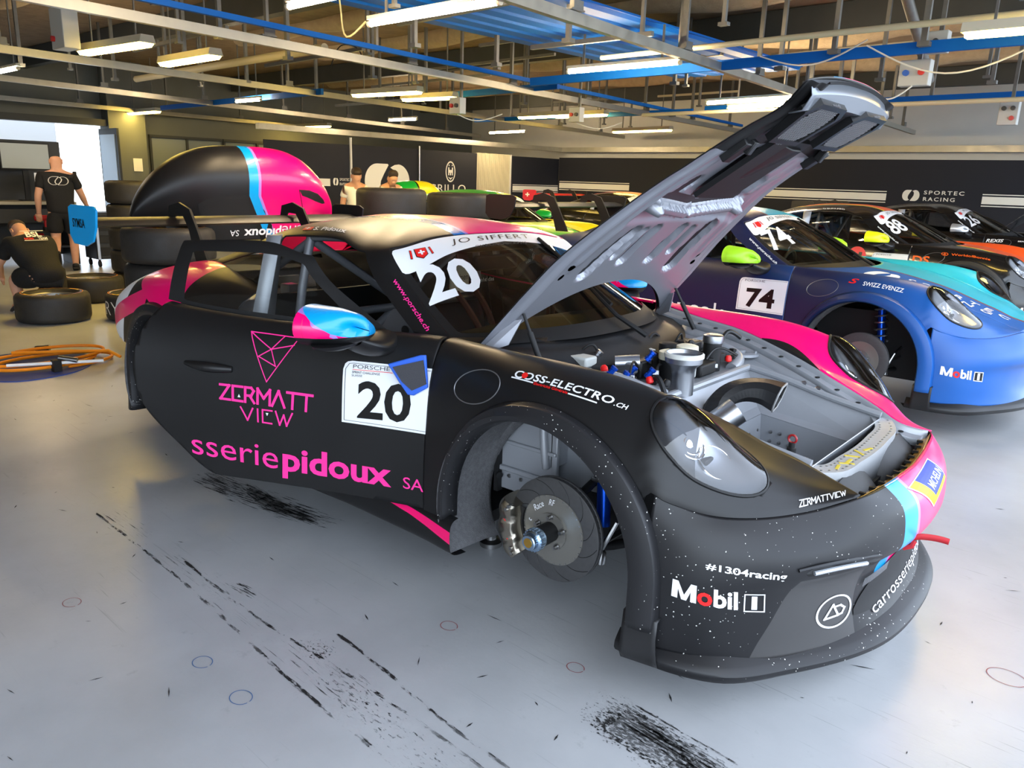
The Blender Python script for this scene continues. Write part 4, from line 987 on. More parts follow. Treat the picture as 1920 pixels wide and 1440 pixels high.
    sp = MB(); plan = smooth_curve(np.array([(.36,.93,0),(.54,.93,0),(.69,.875,0),(.84,.68,0),(1.0,.34,0),(1.035,0,0),(1.0,-.34,0),(.84,-.68,0),(.69,-.875,0),(.54,-.93,0),(.36,-.93,0)]), 8)
    inn = smooth_curve(np.array([(.36,.90,0),(.53,.895,0),(.65,.85,0),(.79,.65,0),(.93,.32,0),(.965,0,0),(.93,-.32,0),(.79,-.65,0),(.65,-.85,0),(.53,-.895,0),(.36,-.90,0)]), 8)
    G = [[(i[0],i[1],.208),(p[0]*.6+i[0]*.4,p[1]*.6+i[1]*.4,.188),(p[0]*.93+i[0]*.07,p[1]*.93+i[1]*.07,.174),(p[0],p[1],.166),(p[0]-.002,p[1]*.998,.150),(p[0]*.8+i[0]*.2,p[1]*.8+i[1]*.2,.140),(i[0]-.05,i[1]*.9,.140)] for p, i in zip(plan, inn)]
    sp.grid(np.array(G), flip=True); so = sp.build('front_splitter', cfg.get('splitter', SOFTBLK), car, angle=30)
    for side in (1,-1):
        ep = MB(); G = []
        for x in np.linspace(.398, .515, 9):
            t = (x-.398)/.117
            top = .305; G.append([(x, .930*side, top+.004), (x, .950*side, top), (x, .955*side, .25), (x, (.960-.012*t)*side, .20), (x, (.960-.02*t)*side, .170), (x, (.950-.02*t)*side, .150), (x, .88*side, .150)])
        ep.grid(np.array(G), flip=side > 0); ep.build('splitter_end', cfg.get('splitter_end', FLAREG), so, solid=.006)
    # hood
    G, ss, vv = hood_grid(); kk = MB(); kk.grid(G, flip=False); hk = KM(np.concatenate(kk.v), np.zeros((kk.n,2)), kk.f)
    hk = paint('hood', hk); og = np.array((-.45, 0, .965)); ho = hk.build('hood', M, car, origin=og, solid=.003 if not hood_open else .002); surf['hood'] = (hk, ho)
    if hood_open:
        ho.rotation_euler = (0, -R(hood_open), 0)
    # cowl between hood and windshield
    cw = MB(); G = []
    for y in np.linspace(-.72, .72, 41):
        q = abs(y)/.72; xw = float(np.interp(abs(y), [0,.42,.70,.72], [-.245,-.325,-.555,-.57])); xh = -.12-.30*q**2.2
        z = .955+.01*q; G.append([(xw-.02, y, z+.012), (xw+.02, y, z-.012), (xw+.05, y, z-.025), (xh-.01+.03*(1-q), y, z-.035-.03*(1-q)), (xh+.04, y, z-.06-.03*(1-q)), (xh+.045, y, z-.13)])
    cw.grid(np.array(G), flip=True); cw.build('cowl_panel', PLASTIC, car, solid=.004)
    # greenhouse
    sk = paint('shell', GEO['shell'].join(GEO['shell'].mirror())); so = sk.build('roof_shell', M, car, solid=.006); surf['shell'] = (sk, so)
    wk = GEO['ws'].join(GEO['ws'].mirror())
    wk = wk.paint(lambda c,a: np.maximum(np.maximum(a[:,0]-1.86, .30+.0*a[:,0]-a[:,1]), -1), 1)
    def band(c,a):
        lo = 2.18+.38*np.clip(1-np.abs(c[:,1])/.62, 0, 1)**.8; u = np.clip((a[:,0]-1.86)/.14, 0, 1)
        return np.minimum(a[:,1]-lo, np.minimum(2.96-a[:,1]-.10*u**3, 1.985-a[:,0]))
    wk = wk.paint(band, 2)
    wo = wk.build('windshield', [cfg.get('wsglass', GLASSW), SOFTBLK, WHITEV], car); surf['ws'] = (wk, wo)
    rk = GEO['rw'].join(GEO['rw'].mirror()); rk.build('rear_window', GLASST, car)
    # wipers
    wp = MB(); B = BV['gh']
    def on(x, y, d=.012):
        h = B.ray_cast(Vector((x, y, 2.5)), Vector((0,0,-1)), 3); return (x, y, h[0].z+d if h[0] else .98)
    arm = [(-.17,.06,.945)]+[on(x, y, .03) for x, y in ((-.30,.02),(-.42,.06))]+[on(-.56,.12,.03),on(-.72,.20,.022)]
    wp.tube(arm, [.012,.010,.009,.008,.006], 8); bl = [on(x, y, .008) for x, y in zip(np.linspace(-.40,-.95,14), np.linspace(.13,.285,14))]
    wp.tube(bl, .009, 6); wp.build('windshield_wiper', SOFTBLK, car)
    # rear deck and tail
    dk = MB(); G = []
    for x, w, z, e in ((-2.5,.60,1.12,1.10),(-2.8,.53,1.085,1.06),(-3.1,.45,1.03,1.0),(-3.38,.38,.965,.93)):
        G.append([(x, y*w, e+(z-e)*(1-abs(y)**2)) for y in np.linspace(-1,1,15)])
    dk.grid(smooth_rows(np.array(G)), flip=True); k2 = KM(np.concatenate(dk.v), np.zeros((dk.n,2)), dk.f); k2 = paint('deck', k2); k2.build('engine_lid', M, car, solid=.004)
    tl = MB(); tl.box((-3.36,0,.66), (.06,1.25,.12)); tl.box((-3.30,.45,.70), (.10,.10,.22)); tl.box((-3.30,-.45,.70), (.10,.10,.22)); tl.box((-3.25,0,.90),(.08,1.2,.05)); tl.build('rear_crash_beam', ALUP, car, bevel=.01)
    # underbody and wheel tubs
    ub = MB(); ub.box((-1.25,0,.235), (1.60,1.50,.05)); ub.box((-2.75,0,.33), (1.15,1.0,.20)); ub.box((.2,0,.24), (1.1,.80,.05)); ub.build('underfloor', SOFTBLK, car)
    for x in (-.62, -1.95):
        for s_ in (-.40, .40):
            j = MB(); j.lathe([(.05,-loc[2]),(.05,-loc[2]+.02),(.024,-loc[2]+.03),(.024,.22)], (x, s_, 0), 'z', 20); j.build('air_jack', STEEL, car)
    for side in (1,-1):
        for cx, rr, z0 in ((0.,.442,.40),(-2.457,.465,.415)):
            ln = MB(); rows = []
            a0, a1 = (R(70), R(212)) if (full and cx == 0) else (R(-15), R(205))
            for t in np.linspace(a0, a1, 30):
                ct, stt = math.cos(t), math.sin(t); x = cx+rr*ct; z = z0+rr*stt if stt > 0 else z0-abs(stt)*.35
                rows.append([(x, .925*side, z), (x, .91*side, z), (x, .72*side, z-.01+.008*math.cos(3*t)), (x, .64*side, z-.02), (x, .62*side, z-.06)])
            ln.grid(np.array(rows), flip=side < 0)
            ln.build('wheel_arch_liner', LINER, car, solid=.004)
            iw = MB(); iw.box((cx+.0,.43*side,.46), (.86,.02,.46)); iw.build('wheel_well_wall', SOFTBLK, car)
    if cfg.get('brakes', True):
        brake(car, -1, race=full); brake(car, 1)
    # interior
    ds = MB(); G = []
    for y in np.linspace(-.70,.70,21):
        q = abs(y)/.7; G.append([(-.36-.22*q**2, y, .945), (-.62-.06*q, y, .955), (-.80, y, .945-.02*q), (-.86, y, .88), (-.84, y, .70), (-.60, y, .55)])
    ds.grid(np.array(G), flip=True); ds.build('dashboard', SOFTBLK, car)
    sw = MB(); a = np.linspace(0, 2*PI, 28, endpoint=False); c = np.array((-1.02,.37,.88)); sw.tube([c+(.05*math.sin(t)*.4, .15*math.cos(t), .13*math.sin(t)) for t in a], .015, 8, closed=True); sw.box(c, (.03,.16,.08)); sw.build('steering_wheel', PLASTIC, car)
    seat_shell(car, -1.42, .36)
    cg = MB(); r = .021
    for s_ in (1,-1):
        cg.tube([(-.62,.66*s_,.40),(-.66,.67*s_,.88),(-.93,.625*s_,1.12),(-1.12,.58*s_,1.245),(-1.62,.57*s_,1.285)], r, 10, sub=4)
        cg.tube([(-1.64,.62*s_,.35),(-1.66,.63*s_,.95),(-1.64,.57*s_,1.28)], r, 10, sub=4)
        cg.tube([(-1.64,.56*s_,1.27),(-2.45,.48*s_,.90)], r, 10)
        cg.tube([(-.70,.66*s_,.72),(-1.64,.63*s_,.55)], r, 10); cg.tube([(-.70,.66*s_,.50),(-1.64,.63*s_,.74)], r, 10)
    cg.tube([(-1.64,-.57,1.28),(-1.64,.57,1.28)], r, 10); cg.tube([(-1.64,-.62,.90),(-1.64,.62,.90)], r, 10); cg.tube([(-1.12,-.58,1.245),(-1.12,.58,1.245)], r, 10)
    cg.tube([(-1.64,-.55,1.26),(-1.64,.6,.55)], r, 10); cg.tube([(-1.64,.55,1.26),(-1.64,-.6,.55)], r, 10); cg.tube([(-1.13,-.55,1.25),(-1.63,.5,1.28)], r, 10); cg.tube([(-1.13,.55,1.25),(-1.63,-.5,1.28)], r, 10)
    cg.build('roll_cage', CAGE, car)
    bp = MB()
    for s_ in (1,-1):
        bp = MB()
        for x0, x1, za, zb in ((-1.66,-1.76,.35,1.27),):
            G = [[(-1.72+.02*t, (.83-.03*t-.20*max(0,t-.45))*s_, .345+.94*t) for t in np.linspace(0,1,12)], [(-1.79+.02*t, (.86-.03*t-.21*max(0,t-.45))*s_, .345+.94*t) for t in np.linspace(0,1,12)], [(-1.84+.02*t, (.74-.14*t)*s_, .345+.94*t) for t in np.linspace(0,1,12)]]
            bp.grid(np.array(G), flip=s_ > 0)
        bp.box((-1.12,.80*s_,.34), (1.15,.14,.05))
        bp.build('door_aperture', ALUP, car, solid=.006)
    bh = MB(); bh.box((-1.98,0,.66), (.03,1.28,.62)); bh.build('rear_bulkhead', SOFTBLK, car)
    # wing
    if cfg.get('wing', True):
        wg = MB(); w0 = cfg.get('wing_x', -3.24); wz = cfg.get('wing_z', 1.255)
        af = [(.16,.0),(.13,.022),(.05,.036),(-.06,.034),(-.15,.018),(-.17,.006),(-.15,.0),(-.06,.006),(.06,-.008),(.13,-.012)]
        rows = [[(w0+a, y, wz+b) for a, b in af] for y in np.linspace(-.93,.93,5)]
        G = np.array(rows); G = np.concatenate([G, G[:, :1]], 1); wg.grid(G, flip=True); wo = wg.build('rear_wing', PLASTIC, car, angle=50); surf['wing'] = wo
        for s_ in (1,-1):
            e = MB(); pl = [(.19,.085),(.15,.105),(-.13,.105),(-.17,.09),(-.175,-.07),(-.13,-.115),(.03,-.12),(.12,-.09),(.17,-.01)]
            e.prism(pl, .012, frame((w0, .93*s_, wz), (1,0,0), (0,0,1))); eo = e.build('end_plate', cfg.get('endplate', PLASTIC) if s_ < 0 else PLASTIC, wo, bevel=.003); surf['end%d' % s_] = eo
            st = MB(); q = [(w0+.16,wz+.04),(w0+.04,wz+.10),(w0+.13,wz+.14),(w0+.27,wz+.10),(w0+.33,wz-.02),(w0+.42,wz-.24),(w0+.32,wz-.24),(w0+.24,wz-.05),(w0+.18,wz+.03)]
            q = [(w0-.04,wz+.03),(w0-.02,wz+.10),(w0+.10,wz+.125),(w0+.22,wz+.09),(w0+.29,wz-.02),(w0+.40,wz-.22),(w0+.26,wz-.22),(w0+.20,wz-.03),(w0+.14,wz+.05),(w0+.05,wz+.055),(w0+.02,wz+.03)]
            st.prism(q, .014, frame((0,.40*s_-.007,0), (1,0,0), (0,0,1))); st.build('wing_strut', PLASTIC, wo)
    if cfg.get('rear_bumper', True):
        rb = MB(); G = []
        for t in np.linspace(-1, 1, 41):
            a = abs(t); y = t*.86; x = -3.02-.52*(1-a**3.2); G.append([(x+.04, y*.97, .95-.04*a), (x-.03, y, .82), (x-.05, y*1.0, .68), (x-.02, y, .50), (x+.05, y*.97, .36)])
        rb.grid(smooth_rows(np.array(G)), flip=True); rb.build('rear_bumper', M[0], car, solid=.004)
    for o in car.children:
        if o.name.split('.')[0] in ('front_fender','rear_quarter','door','roof_shell','hood','engine_lid','front_bumper'): inner_dark(o)
    car_objs = dict(car=car, surf=surf)
    return car_objs
# ------------------------------------------------------------------ the near car
BV = dict(side=bvh(GEO['side']), gh=bvh(GEO['gh']), bumper=bvh(GEO['bumper'], GEO['bumper'].mirror()))
BOWL = mat('headlight chrome bowl', (158,162,170), .30, metal=.75)
mat('headlight grey bezel', (70,72,76), .3, metal=.5)
M20 = [BLACKW, PINK, CYAN, LILAC, WHITEV, CHIPW, FLAREW, BLUEST, PLASTIC, mat('grey duct panel', (58,57,57), .42), PLASTIC]
def paint20(p, k):
    if p in ('shell','deck','hood'):
        k = k.paint(lambda c,a: c[:,1]+.145, 1); k = k.paint(lambda c,a: np.minimum(c[:,1]+.24, -.165-c[:,1]), 7 if p == 'shell' else 2)
        k = k.paint(lambda c,a: np.minimum(c[:,1]+.165, -.145-c[:,1]), 3)
        if p == 'shell': # pillars below the roof line stay black
            k = k.paint(lambda c,a: np.where(c[:,1] < 0, np.abs(c[:,1])-.57, -1.), 0)
        return k
    if p == 'bumper':
        k.mi = [5]*len(k.f)
        k = k.paint(lambda c,a: np.minimum(np.minimum(-.40-c[:,1], c[:,1]+.768-.28*(c[:,2]-.215)), np.minimum(.462-c[:,2], c[:,2]-.15)), 9)
        up = lambda c: (c[:,2]-.36)
        k = k.paint(lambda c,a: np.minimum(c[:,1]+.17, up(c)), 1); k = k.paint(lambda c,a: np.minimum(np.minimum(c[:,1]+.285, -.19-c[:,1]), up(c)), 2)
        return k.paint(lambda c,a: np.minimum(np.minimum(c[:,1]+.19, -.17-c[:,1]), up(c)), 3)
    if p == 'fenderR': k.mi = [0]*len(k.f); return k
    if p == 'fenderL':
        k.mi = [1]*len(k.f)
        return k.paint(lambda c,a: np.where((c[:,0] > .12) & (c[:,0] < .43), .055*np.sin(np.clip((c[:,0]-.12)/.31, 0, 1)*PI)-(c[:,1]-hood_edge(c[:,0])[:,0]), -1.), 0)
    if p.endswith('L'): k.mi = [1]*len(k.f); return k
    if p == 'skirtR': return k.paint(lambda c,a: np.interp(c[:,0], [-.90,-.83,-.36], [-.02,.003,.024])-np.abs(c[:,2]-np.interp(c[:,0], [-.83,-.6,-.36], [.332,.318,.285])), 1)
    if p == 'quarterR':
        k = k.paint(lambda c,a: np.where(c[:,0] < -2.22, .16-np.hypot((c[:,0]+2.56)*.42, c[:,2]-1.045+.05*np.sin((c[:,0]+2.5)*5)), -1.), 1)
        k = k.paint(lambda c,a: -2.93-c[:,0]+.25*(c[:,2]-.9), 4)
        return k.paint(lambda c,a: np.where(c[:,0] < -2.60, np.minimum(.055-np.abs(c[:,2]-.83-.30*(c[:,0]+2.9)), 1), -1.), 1)
    return k
def mirror20(k, C):
    k = k.paint(lambda c,a: c[:,2]-C[2]+.018, 1)
    f = lambda c: (c[:,2]-C[2])*.8+(c[:,0]-C[0])*.55
    k = k.paint(lambda c,a: np.minimum(f(c)-.012, c[:,2]-C[2]+.018), 2)
    return k.paint(lambda c,a: np.minimum(np.minimum(f(c)-.000, .012-f(c)), c[:,2]-C[2]+.018), 3)
cfg20 = dict(label='matte black and pink race car number 20 with hood raised and door open', mats=M20, paint=paint20, full=True, hood_open=54, door_open=23,
  flare=FLAREW, splitter=CHIPW, mirror_mats=[PLASTIC, PINK, CYAN, LILAC], mirror_paint=mirror20, rear_bumper=False, endplate=CYAN)
C20 = race_car((0,0,.015), cfg20)
# ================================================================== near car: hood underside, bay, lettering
SF = C20['surf']; CAR = C20['car']
HOOD = SF['hood'][1]; HOG = np.array((-.45,0,.965)); DOOR = SF['doorR'][1]; DOG = np.array((-.54,-.84,0.)); FEN = SF['fenderR'][1]; BUM = SF['bumper'][1]; WSO = SF['ws'][1]; SHELL = SF['shell'][1]
def hsub(o): o.location = (0,0,0); return o
def capsule(x, y, p, q):
    p = np.array(p, float); q = np.array(q, float); d = q-p; t = np.clip(((x-p[0])*d[0]+(y-p[1])*d[1])/(d@d), 0, 1); return np.hypot(x-p[0]-t*d[0], y-p[1]-t*d[1])
def hood_inner():
    G, s, v = hood_grid(150, 121, -.005, .001)
    x, y = G[...,0].copy(), G[...,1].copy(); e = hood_edge(x.ravel())[:,0].reshape(x.shape); q = np.abs(y)/e
    sm = lambda a: np.clip(a, 0, 1)**2*(3-2*np.clip(a, 0, 1))
    d = -.020*sm((.93-q)/.05)                    # hem then inner field, lower
    d += .014*sm((.80-q)/.05)*sm((x-.16)/.05)*sm((.62-x)/.05)
    for p, w in [(((-.10,-.34),(.11,-.27)),.035),(((-.05,-.125),(.12,-.11)),.026),(((-.06,.10),(.12,.11)),.026),(((-.11,.34),(.13,.33)),.036),(((-.02,-.22),(.12,-.19)),.016),(((-.02,.22),(.12,.20)),.016)]:
        d += .030*sm((w*1.2-capsule(x, y, *p))/.013+.5)
    for p in [((.33,-.235),(.39,-.21)),((.34,-.065),(.375,-.05)),((.345,.105),(.38,.11)),((.35,.265),(.42,.275))]: d += .028*sm((.034-capsule(x, y, *p))/.013+.5)
    for k, a in ((.0,-.020),(.06,.012)):
        for p in [((.215+k,-.02),(.26+k,-.33)),((.215+k,.02),(.26+k,.33)),((.26+k,-.33),(.56,-.33)),((.26+k,.33),(.56,.33))]: d += 1.4*a*sm((.020-capsule(x, y, *p))/.013+.5)
    for y0 in (-.42,.42): d += -.012*sm((.02-np.abs(y-y0*e/.55))/.02+.5)*sm((x+.1)/.1)
    G[...,2] += d
    mb = MB(); mb.grid(G, flip=True); k = KM(np.concatenate(mb.v), np.zeros((mb.n,2)), mb.f)
    tri = lambda c, a: np.minimum(np.minimum(c[:,0]-.345, .655-c[:,0]), .135+.05*(c[:,0]-.35)-np.abs(c[:,1]-.02))
    k = k.split(tri)[1]
    k = k.paint(lambda c, a: c[:,0]-.63+.16*np.clip(np.abs(c[:,1])-.12, 0, 1), 1)
    for hx, hy in ((-.05,-.50),(-.10,-.515),(-.05,.50),(-.10,.515)):
        k = k.split(lambda c, a: .016-np.hypot(c[:,0]-hx, c[:,1]-hy))[1]
    return k
hin = hsub(hood_inner().build('hood_inner_panel', [HOODIN, SOFTBLK], HOOD, origin=HOG))
mb = MB(); mb.box((.50,.02,.800), (.36,.30,.02), [[.94,0,.34],[0,1,0],[-.34,0,.94]]); hsub(mb.build('hood_duct_cavity', SOFTBLK, HOOD, origin=HOG))
mb = MB(); mb.add([(.36,-.06,.86),(.36,.02,.86),(.64,.14,.745),(.64,-.02,.745),(.38,-.03,.84),(.38,.0,.84),(.64,.10,.72),(.64,.02,.72)], [(0,1,2,3),(4,7,6,5),(0,4,5,1),(1,5,6,2),(2,6,7,3),(3,7,4,0)]); hsub(mb.build('hood_air_duct', PLASTIC, HOOD, origin=HOG, bevel=.006))
MESHM = mat('wire grille', (150,150,152), .4, metal=.8)
for sgn in (-1,1):
    c = np.array((.775,.215*sgn,.680)); X_ = np.array((.93,0,-.36)); Y_ = np.array((0,1,0)); N_ = np.array((-.36,0,-.93))
    fr = MB(); out = [(-.10,-.13),(.06,-.15),(.10,-.10),(.10,.12),(.05,.15),(-.10,.10)]; inn = [(a*.80, b*.84) for a, b in out]; n = 6
    v = [c+X_*a+Y_*b*sgn+N_*h for h in (0,.028) for a, b in out]+[c+X_*a+Y_*b*sgn+N_*h for h in (.028,.012) for a, b in inn]
    fr.add(v, [(i,(i+1)%n,n+(i+1)%n,n+i) for i in range(n)]+[(n+i,n+(i+1)%n,2*n+(i+1)%n,2*n+i) for i in range(n)]+[(2*n+i,2*n+(i+1)%n,3*n+(i+1)%n,3*n+i) for i in range(n)]); o = hsub(fr.build('outlet_frame', PLASTIC, HOOD, origin=HOG, smooth=False))
    gm = MB()
    for k in range(-9, 10):
        for u, w in ((X_+Y_, X_-Y_), (X_-Y_, X_+Y_)):
            u = u/np.linalg.norm(u); w = w/np.linalg.norm(w); p = c+w*k*.0125+N_*.024; h = math.sqrt(max(0, .108**2-(k*.0125)**2))
            if h > .02: gm.cyl(p-u*h, p+u*h, .0018, 4)
    gm.build('outlet_mesh', MESHM, HOOD, origin=HOG).location = (0,0,0)
mb = MB(); G = []
for y in np.linspace(-.40,.40,25):
    q = abs(y)/.45; xf = .928-.04*q*q; G.append([(xf,y,.672),(xf-.03,y,.640),(xf-.08,y,.635),(xf-.11,y,.665)])
mb.grid(np.array(G), flip=True); hsub(mb.build('hood_lip', mat('clear-coated lip', (130,135,142), .3, metal=.6), HOOD, origin=HOG, solid=.004))
for sgn in (-1,1):
    q = MB(); q.box((.60,.36*sgn,.745), (.10,.05,.03), [[.94,0,.34],[0,1,0],[-.34,0,.94]]); q.box((.63,.33*sgn,.725), (.05,.03,.03)); hsub(q.build('hood_latch', PLASTIC, HOOD, origin=HOG, bevel=.004))
    # hinge arm and gas strut
    q = MB(); q.add([(-.47,.66*sgn,.965),(-.33,.60*sgn,.955),(-.30,.585*sgn,.93),(-.40,.62*sgn,.90),(-.47,.66*sgn,.94)], [(0,1,2,3,4)]); hsub(q.build('hinge_plate', HOODIN, HOOD, origin=HOG, smooth=False, solid=.006))
    a = R(54); p = np.array((-.28,.585*sgn,.94)); dx, dz = p[0]+.45, p[2]-.965; w = np.array((-.45+dx*math.cos(a)-dz*math.sin(a), p[1], .965+dx*math.sin(a)+dz*math.cos(a)))
    e = np.array((-.22,.60*sgn,.90)); st = MB(); st.cyl(w, w+(e-w)*.55, .0065, 10); st.cyl(w+(e-w)*.35, e, .011, 12); st.build('gas_strut', SOFTBLK, CAR)
# ---- fender flanges along the opening
for side, fname in ((1,'fenderL'),(-1,'fenderR')):
    xs = np.linspace(-.50,.885,70); e = hood_edge(xs); mb = MB(); G = [[(x, y*side, z-.002), (x, (y-.006)*side, z-.010), (x, (y-.010)*side, z-.026), (x, (y-.040)*side, z-.034), (x, (y-.046)*side, z-.060)] for x, (y, z) in zip(xs, e)]
    mb.grid(np.array(G), flip=side > 0); fo = mb.build('fender_flange', ALUP, SF[fname][1], solid=.002)
    hl = MB()
    for x in np.linspace(-.30,.80,13):
        y, z = hood_edge(x)[0]; hl.lathe([(.010,0),(.010,.003),(.005,.004),(0,.002)], (x, (y-.024)*side, z-.028), (0,0,1), 10)
    hl.build('flange_bolt', SOFTBLK, fo)['kind'] = 'stuff'
    if side > 0:
        q = MB()
        for x in (.40,.46): q.lathe([(.016,0),(.016,.008),(.006,.012),(0,.012)], (x,.40,.775-.2*(x-.4)), (-.2,-.7,.7), 14)
        q.build('washer', ALU, fo)['kind'] = 'stuff'
# left fender graphic: black notch near the headlight
# ---- front compartment
BAY = ALUP
tb = MB()
R1 = [(.15,-.40,.80),(.15,.40,.80),(.72,.40,.70),(.72,-.40,.70)]; R2 = [(.24,-.33,.66),(.24,.33,.66),(.68,.33,.62),(.68,-.33,.62)]; R3 = [(.27,-.30,.64),(.27,.30,.64),(.66,.30,.60),(.66,-.30,.60)]; R4 = [(.30,-.28,.34),(.30,.28,.34),(.66,.28,.34),(.66,-.28,.34)]
for a, b in ((R1,R2),(R2,R3),(R3,R4)):
    v = a+b; tb.add(v, [(i,(i+1)%4,4+(i+1)%4,4+i) for i in range(4)])
tb.add(R4, [(0,1,2,3)]); tb.build('luggage_tub', BAY, CAR, smooth=False, solid=.004)
sh = MB()
for side in (1,-1):
    G = []; sh = MB()
    for x in np.linspace(-.30,.74,30):
        y, z = hood_edge(x)[0]; G.append([(x, (y-.046)*side, z-.055), (x, (y-.06)*side, z-.09), (x, max(.42, y-.16)*side, min(.82, z-.13)+.03*math.exp(-((x-.02)/.16)**2)), (x, .40*side, .80-.175*max(0, x-.15))])
    sh.grid(np.array(G), flip=side > 0); sh.build('inner_apron', BAY, CAR, solid=.003)
bh = MB(); bh.box((.0,0,.80), (.30,.84,.02)); bh.box((-.16,0,.70), (.02,1.2,.36)); bh.box((.15,0,.81), (.03,.80,.03)); bh.box((.02,0,.55), (.02,.84,.5)); bh.build('bulkhead_shelf', BAY, CAR, bevel=.008)
rib = MB()
for y0 in (-.40,.40):
    rib.tube([(.16,y0,.81),(.30,y0*1.0,.79),(.50,y0*.98,.75),(.72,y0*.97,.715)], .014, 8, sub=4)
rib.tube([(.155,-.38,.812),(.155,.38,.812)], .014, 8); rib.build('tub_rim', BAY, CAR)
fb = MB(); pth = np.array([(.60,-.42,.72),(.70,-.40,.70),(.755,-.33,.69),(.775,-.15,.685),(.775,.15,.685),(.755,.33,.69),(.70,.42,.70),(.60,.45,.72)]); pth = smooth_curve(pth, 5); T = np.gradient(pth, axis=0); T /= np.linalg.norm(T, axis=1)[:,None]; Nn = np.c_[-T[:,1], T[:,0], 0*T[:,0]]
fb.grid(np.array([[p+n*.035-[0,0,.11], p+n*.035, p-n*.035, p-n*.035-[0,0,.11]] for p, n in zip(pth, Nn)])); fo = fb.build('front_crossmember', mat('silver crossmember', (178,180,182), .4, metal=.2, var=.1, scale=30), CAR, solid=.003)
YEL = mat('yellow paint mark', (214,190,60), .6); dots = MB(); ym = MB()
for i in range(4, len(pth)-4, 1):
    p = pth[i]
    for k in (-.02,.02): dots.lathe([(.004,0),(.004,.003),(0,.004)], p+Nn[i]*k+[0,0,.001], 'z', 8)
for i in (8,10,11,13,15,17): ym.box(pth[i]+[rng.uniform(-.01,.01),0,.003], (.05,.010,.002), [[math.cos(i),-math.sin(i),0],[math.sin(i),math.cos(i),0],[0,0,1]])
dots.build('rivet', STEEL, fo)['kind'] = 'stuff'; ym.build('paint_mark', YEL, fo)['kind'] = 'stuff'
for sgn, (px_, py, pz) in ((-1,(.602,-.245,.675)),(1,(.545,.535,.70))):
    pn = MB(); pn.lathe([(.016,0),(.016,.03),(.011,.034),(.011,.05)], (px_,py,pz), 'z', 14); po = pn.build('hood_pin', SOFTBLK, CAR)
    q = MB(); q.tube([(px_+.014*math.cos(t), py, pz+.062+.014*math.sin(t)) for t in np.linspace(0, 2*PI, 14, endpoint=False)], .004, 6, closed=True); q.build('pin_eye', mat('dark red pin', (150,25,30), .4), po)
    q = MB(); q.box((px_,py,pz-.008), (.10,.07,.012)); q.box((px_,py,pz-.05),(.02,.05,.09)); q.build('pin_bracket', ALU, po)
# black radiator ducts at the nose
for sgn in (1,-1):
    dq = MB(); G = []
    for t in np.linspace(0,1,9): G.append([(.80+.07*t, (.40-.0*t)*sgn, .60-.10*t), (.80+.07*t, (.38)*sgn, .66-.06*t), (.80+.075*t,(.22)*sgn,.67-.06*t), (.80+.075*t,(.08)*sgn,.64-.08*t), (.80+.075*t,.04*sgn,.56-.1*t)])
    dq.grid(smooth_rows(np.array(G), 3), flip=sgn > 0); dq.build('radiator_duct', PLASTIC, CAR, solid=.004)
nb = MB(); nb.box((.80,0,.50), (.06,.85,.16)); nb.box((.72,0,.40), (.25,.9,.08)); nb.build('radiator_core', SOFTBLK, CAR)
gl = MB(); G = []
for y in np.linspace(-.44,.44,31):
    xs_ = float(np.interp(abs(y), [0,.25,.455], [.938,.922,.893])); G.append([(xs_-.002,y,.667),(xs_-.012,y,.650),(xs_-.030,y,.645),(xs_-.034,y,.625)])
gl.grid(np.array(G)); gb = gl.build('bumper_bracket', GOLD, CAR, solid=.002)
ck = MB()
for y in np.linspace(-.36,.36,11): ck.box((float(np.interp(abs(y), [0,.25,.455], [.938,.922,.893]))-.028, y, .648), (.02,.012,.012))
ck.build('clip', SOFTBLK, gb)['kind'] = 'stuff'
# filler neck and fluid reservoirs
mb = MB(); mb.lathe([(.045,.80),(.044,.885),(.048,.905),(.070,.925),(.072,.955),(.066,.960),(.060,.946),(.030,.944),(0,.946)], (.145,-.20,.0), 'z', 40); fo = mb.build('fuel_filler_neck', ALU, CAR)
q = MB(); q.lathe([(.075,.945),(.075,.958),(.068,.962)], (.145,-.20,0), 'z', 40, cap=False); q.build('filler_flange', mat('white flange', (205,205,198), .4), fo)
CREAMCAP = mat('cream plastic cap', (226,220,196), .5)
for nm, (x, y, z), r, h, body, cap in (('brake_fluid_reservoir',(.045,.02,.80),.042,.11,SOFTBLK,CREAMCAP),('brake_fluid_reservoir',(.03,-.09,.80),.044,.10,SOFTBLK,CREAMCAP),('clutch_fluid_reservoir',(-.06,.05,.80),.035,.10,mat('milky bottle', (200,200,186), .4),SOFTBLK),('power_steering_canister',(.06,.22,.78),.040,.15,SOFTBLK,ALU)):
    mb = MB(); mb.lathe([(r*.95,0),(r,h*.5),(r*.95,h)], (x,y,z), 'z', 24); o = mb.build(nm, body, CAR); q = MB(); q.lathe([(r*1.05,h),(r*1.08,h+.012),(r*1.05,h+.03),(r*.8,h+.034),(0,h+.034)], (x,y,z), 'z', 24); q.build('cap', cap, o)
for (c, d, m, nm) in (((-.06,-.27,.88),(.08,.05,.05),ALU,'fuel_pump'),((-.11,-.16,.86),(.16,.10,.07),PLASTIC,'control_module'),((-.20,-.38,.90),(.10,.08,.04),BOXG,'connector_block'),((-.13,.14,.86),(.12,.12,.08),PLASTIC,'control_module'),((-.10,.30,.87),(.10,.10,.07),PLASTIC,'control_module'),((.08,.10,.84),(.06,.14,.05),SOFTBLK,'connector_block'),((-.02,-.38,.85),(.12,.06,.05),SOFTBLK,'connector_block'),((-.22,.05,.87),(.09,.16,.06),SOFTBLK,'control_module')):
    mb = MB(); mb.box(c, d); mb.build(nm, m, CAR, bevel=.008)
mb = MB(); mb.cyl((-.10,-.29,.89), (-.02,-.24,.90), .030, 20); mb.build('fuel_filter', ALU, CAR)
rr_ = np.random.default_rng(3)
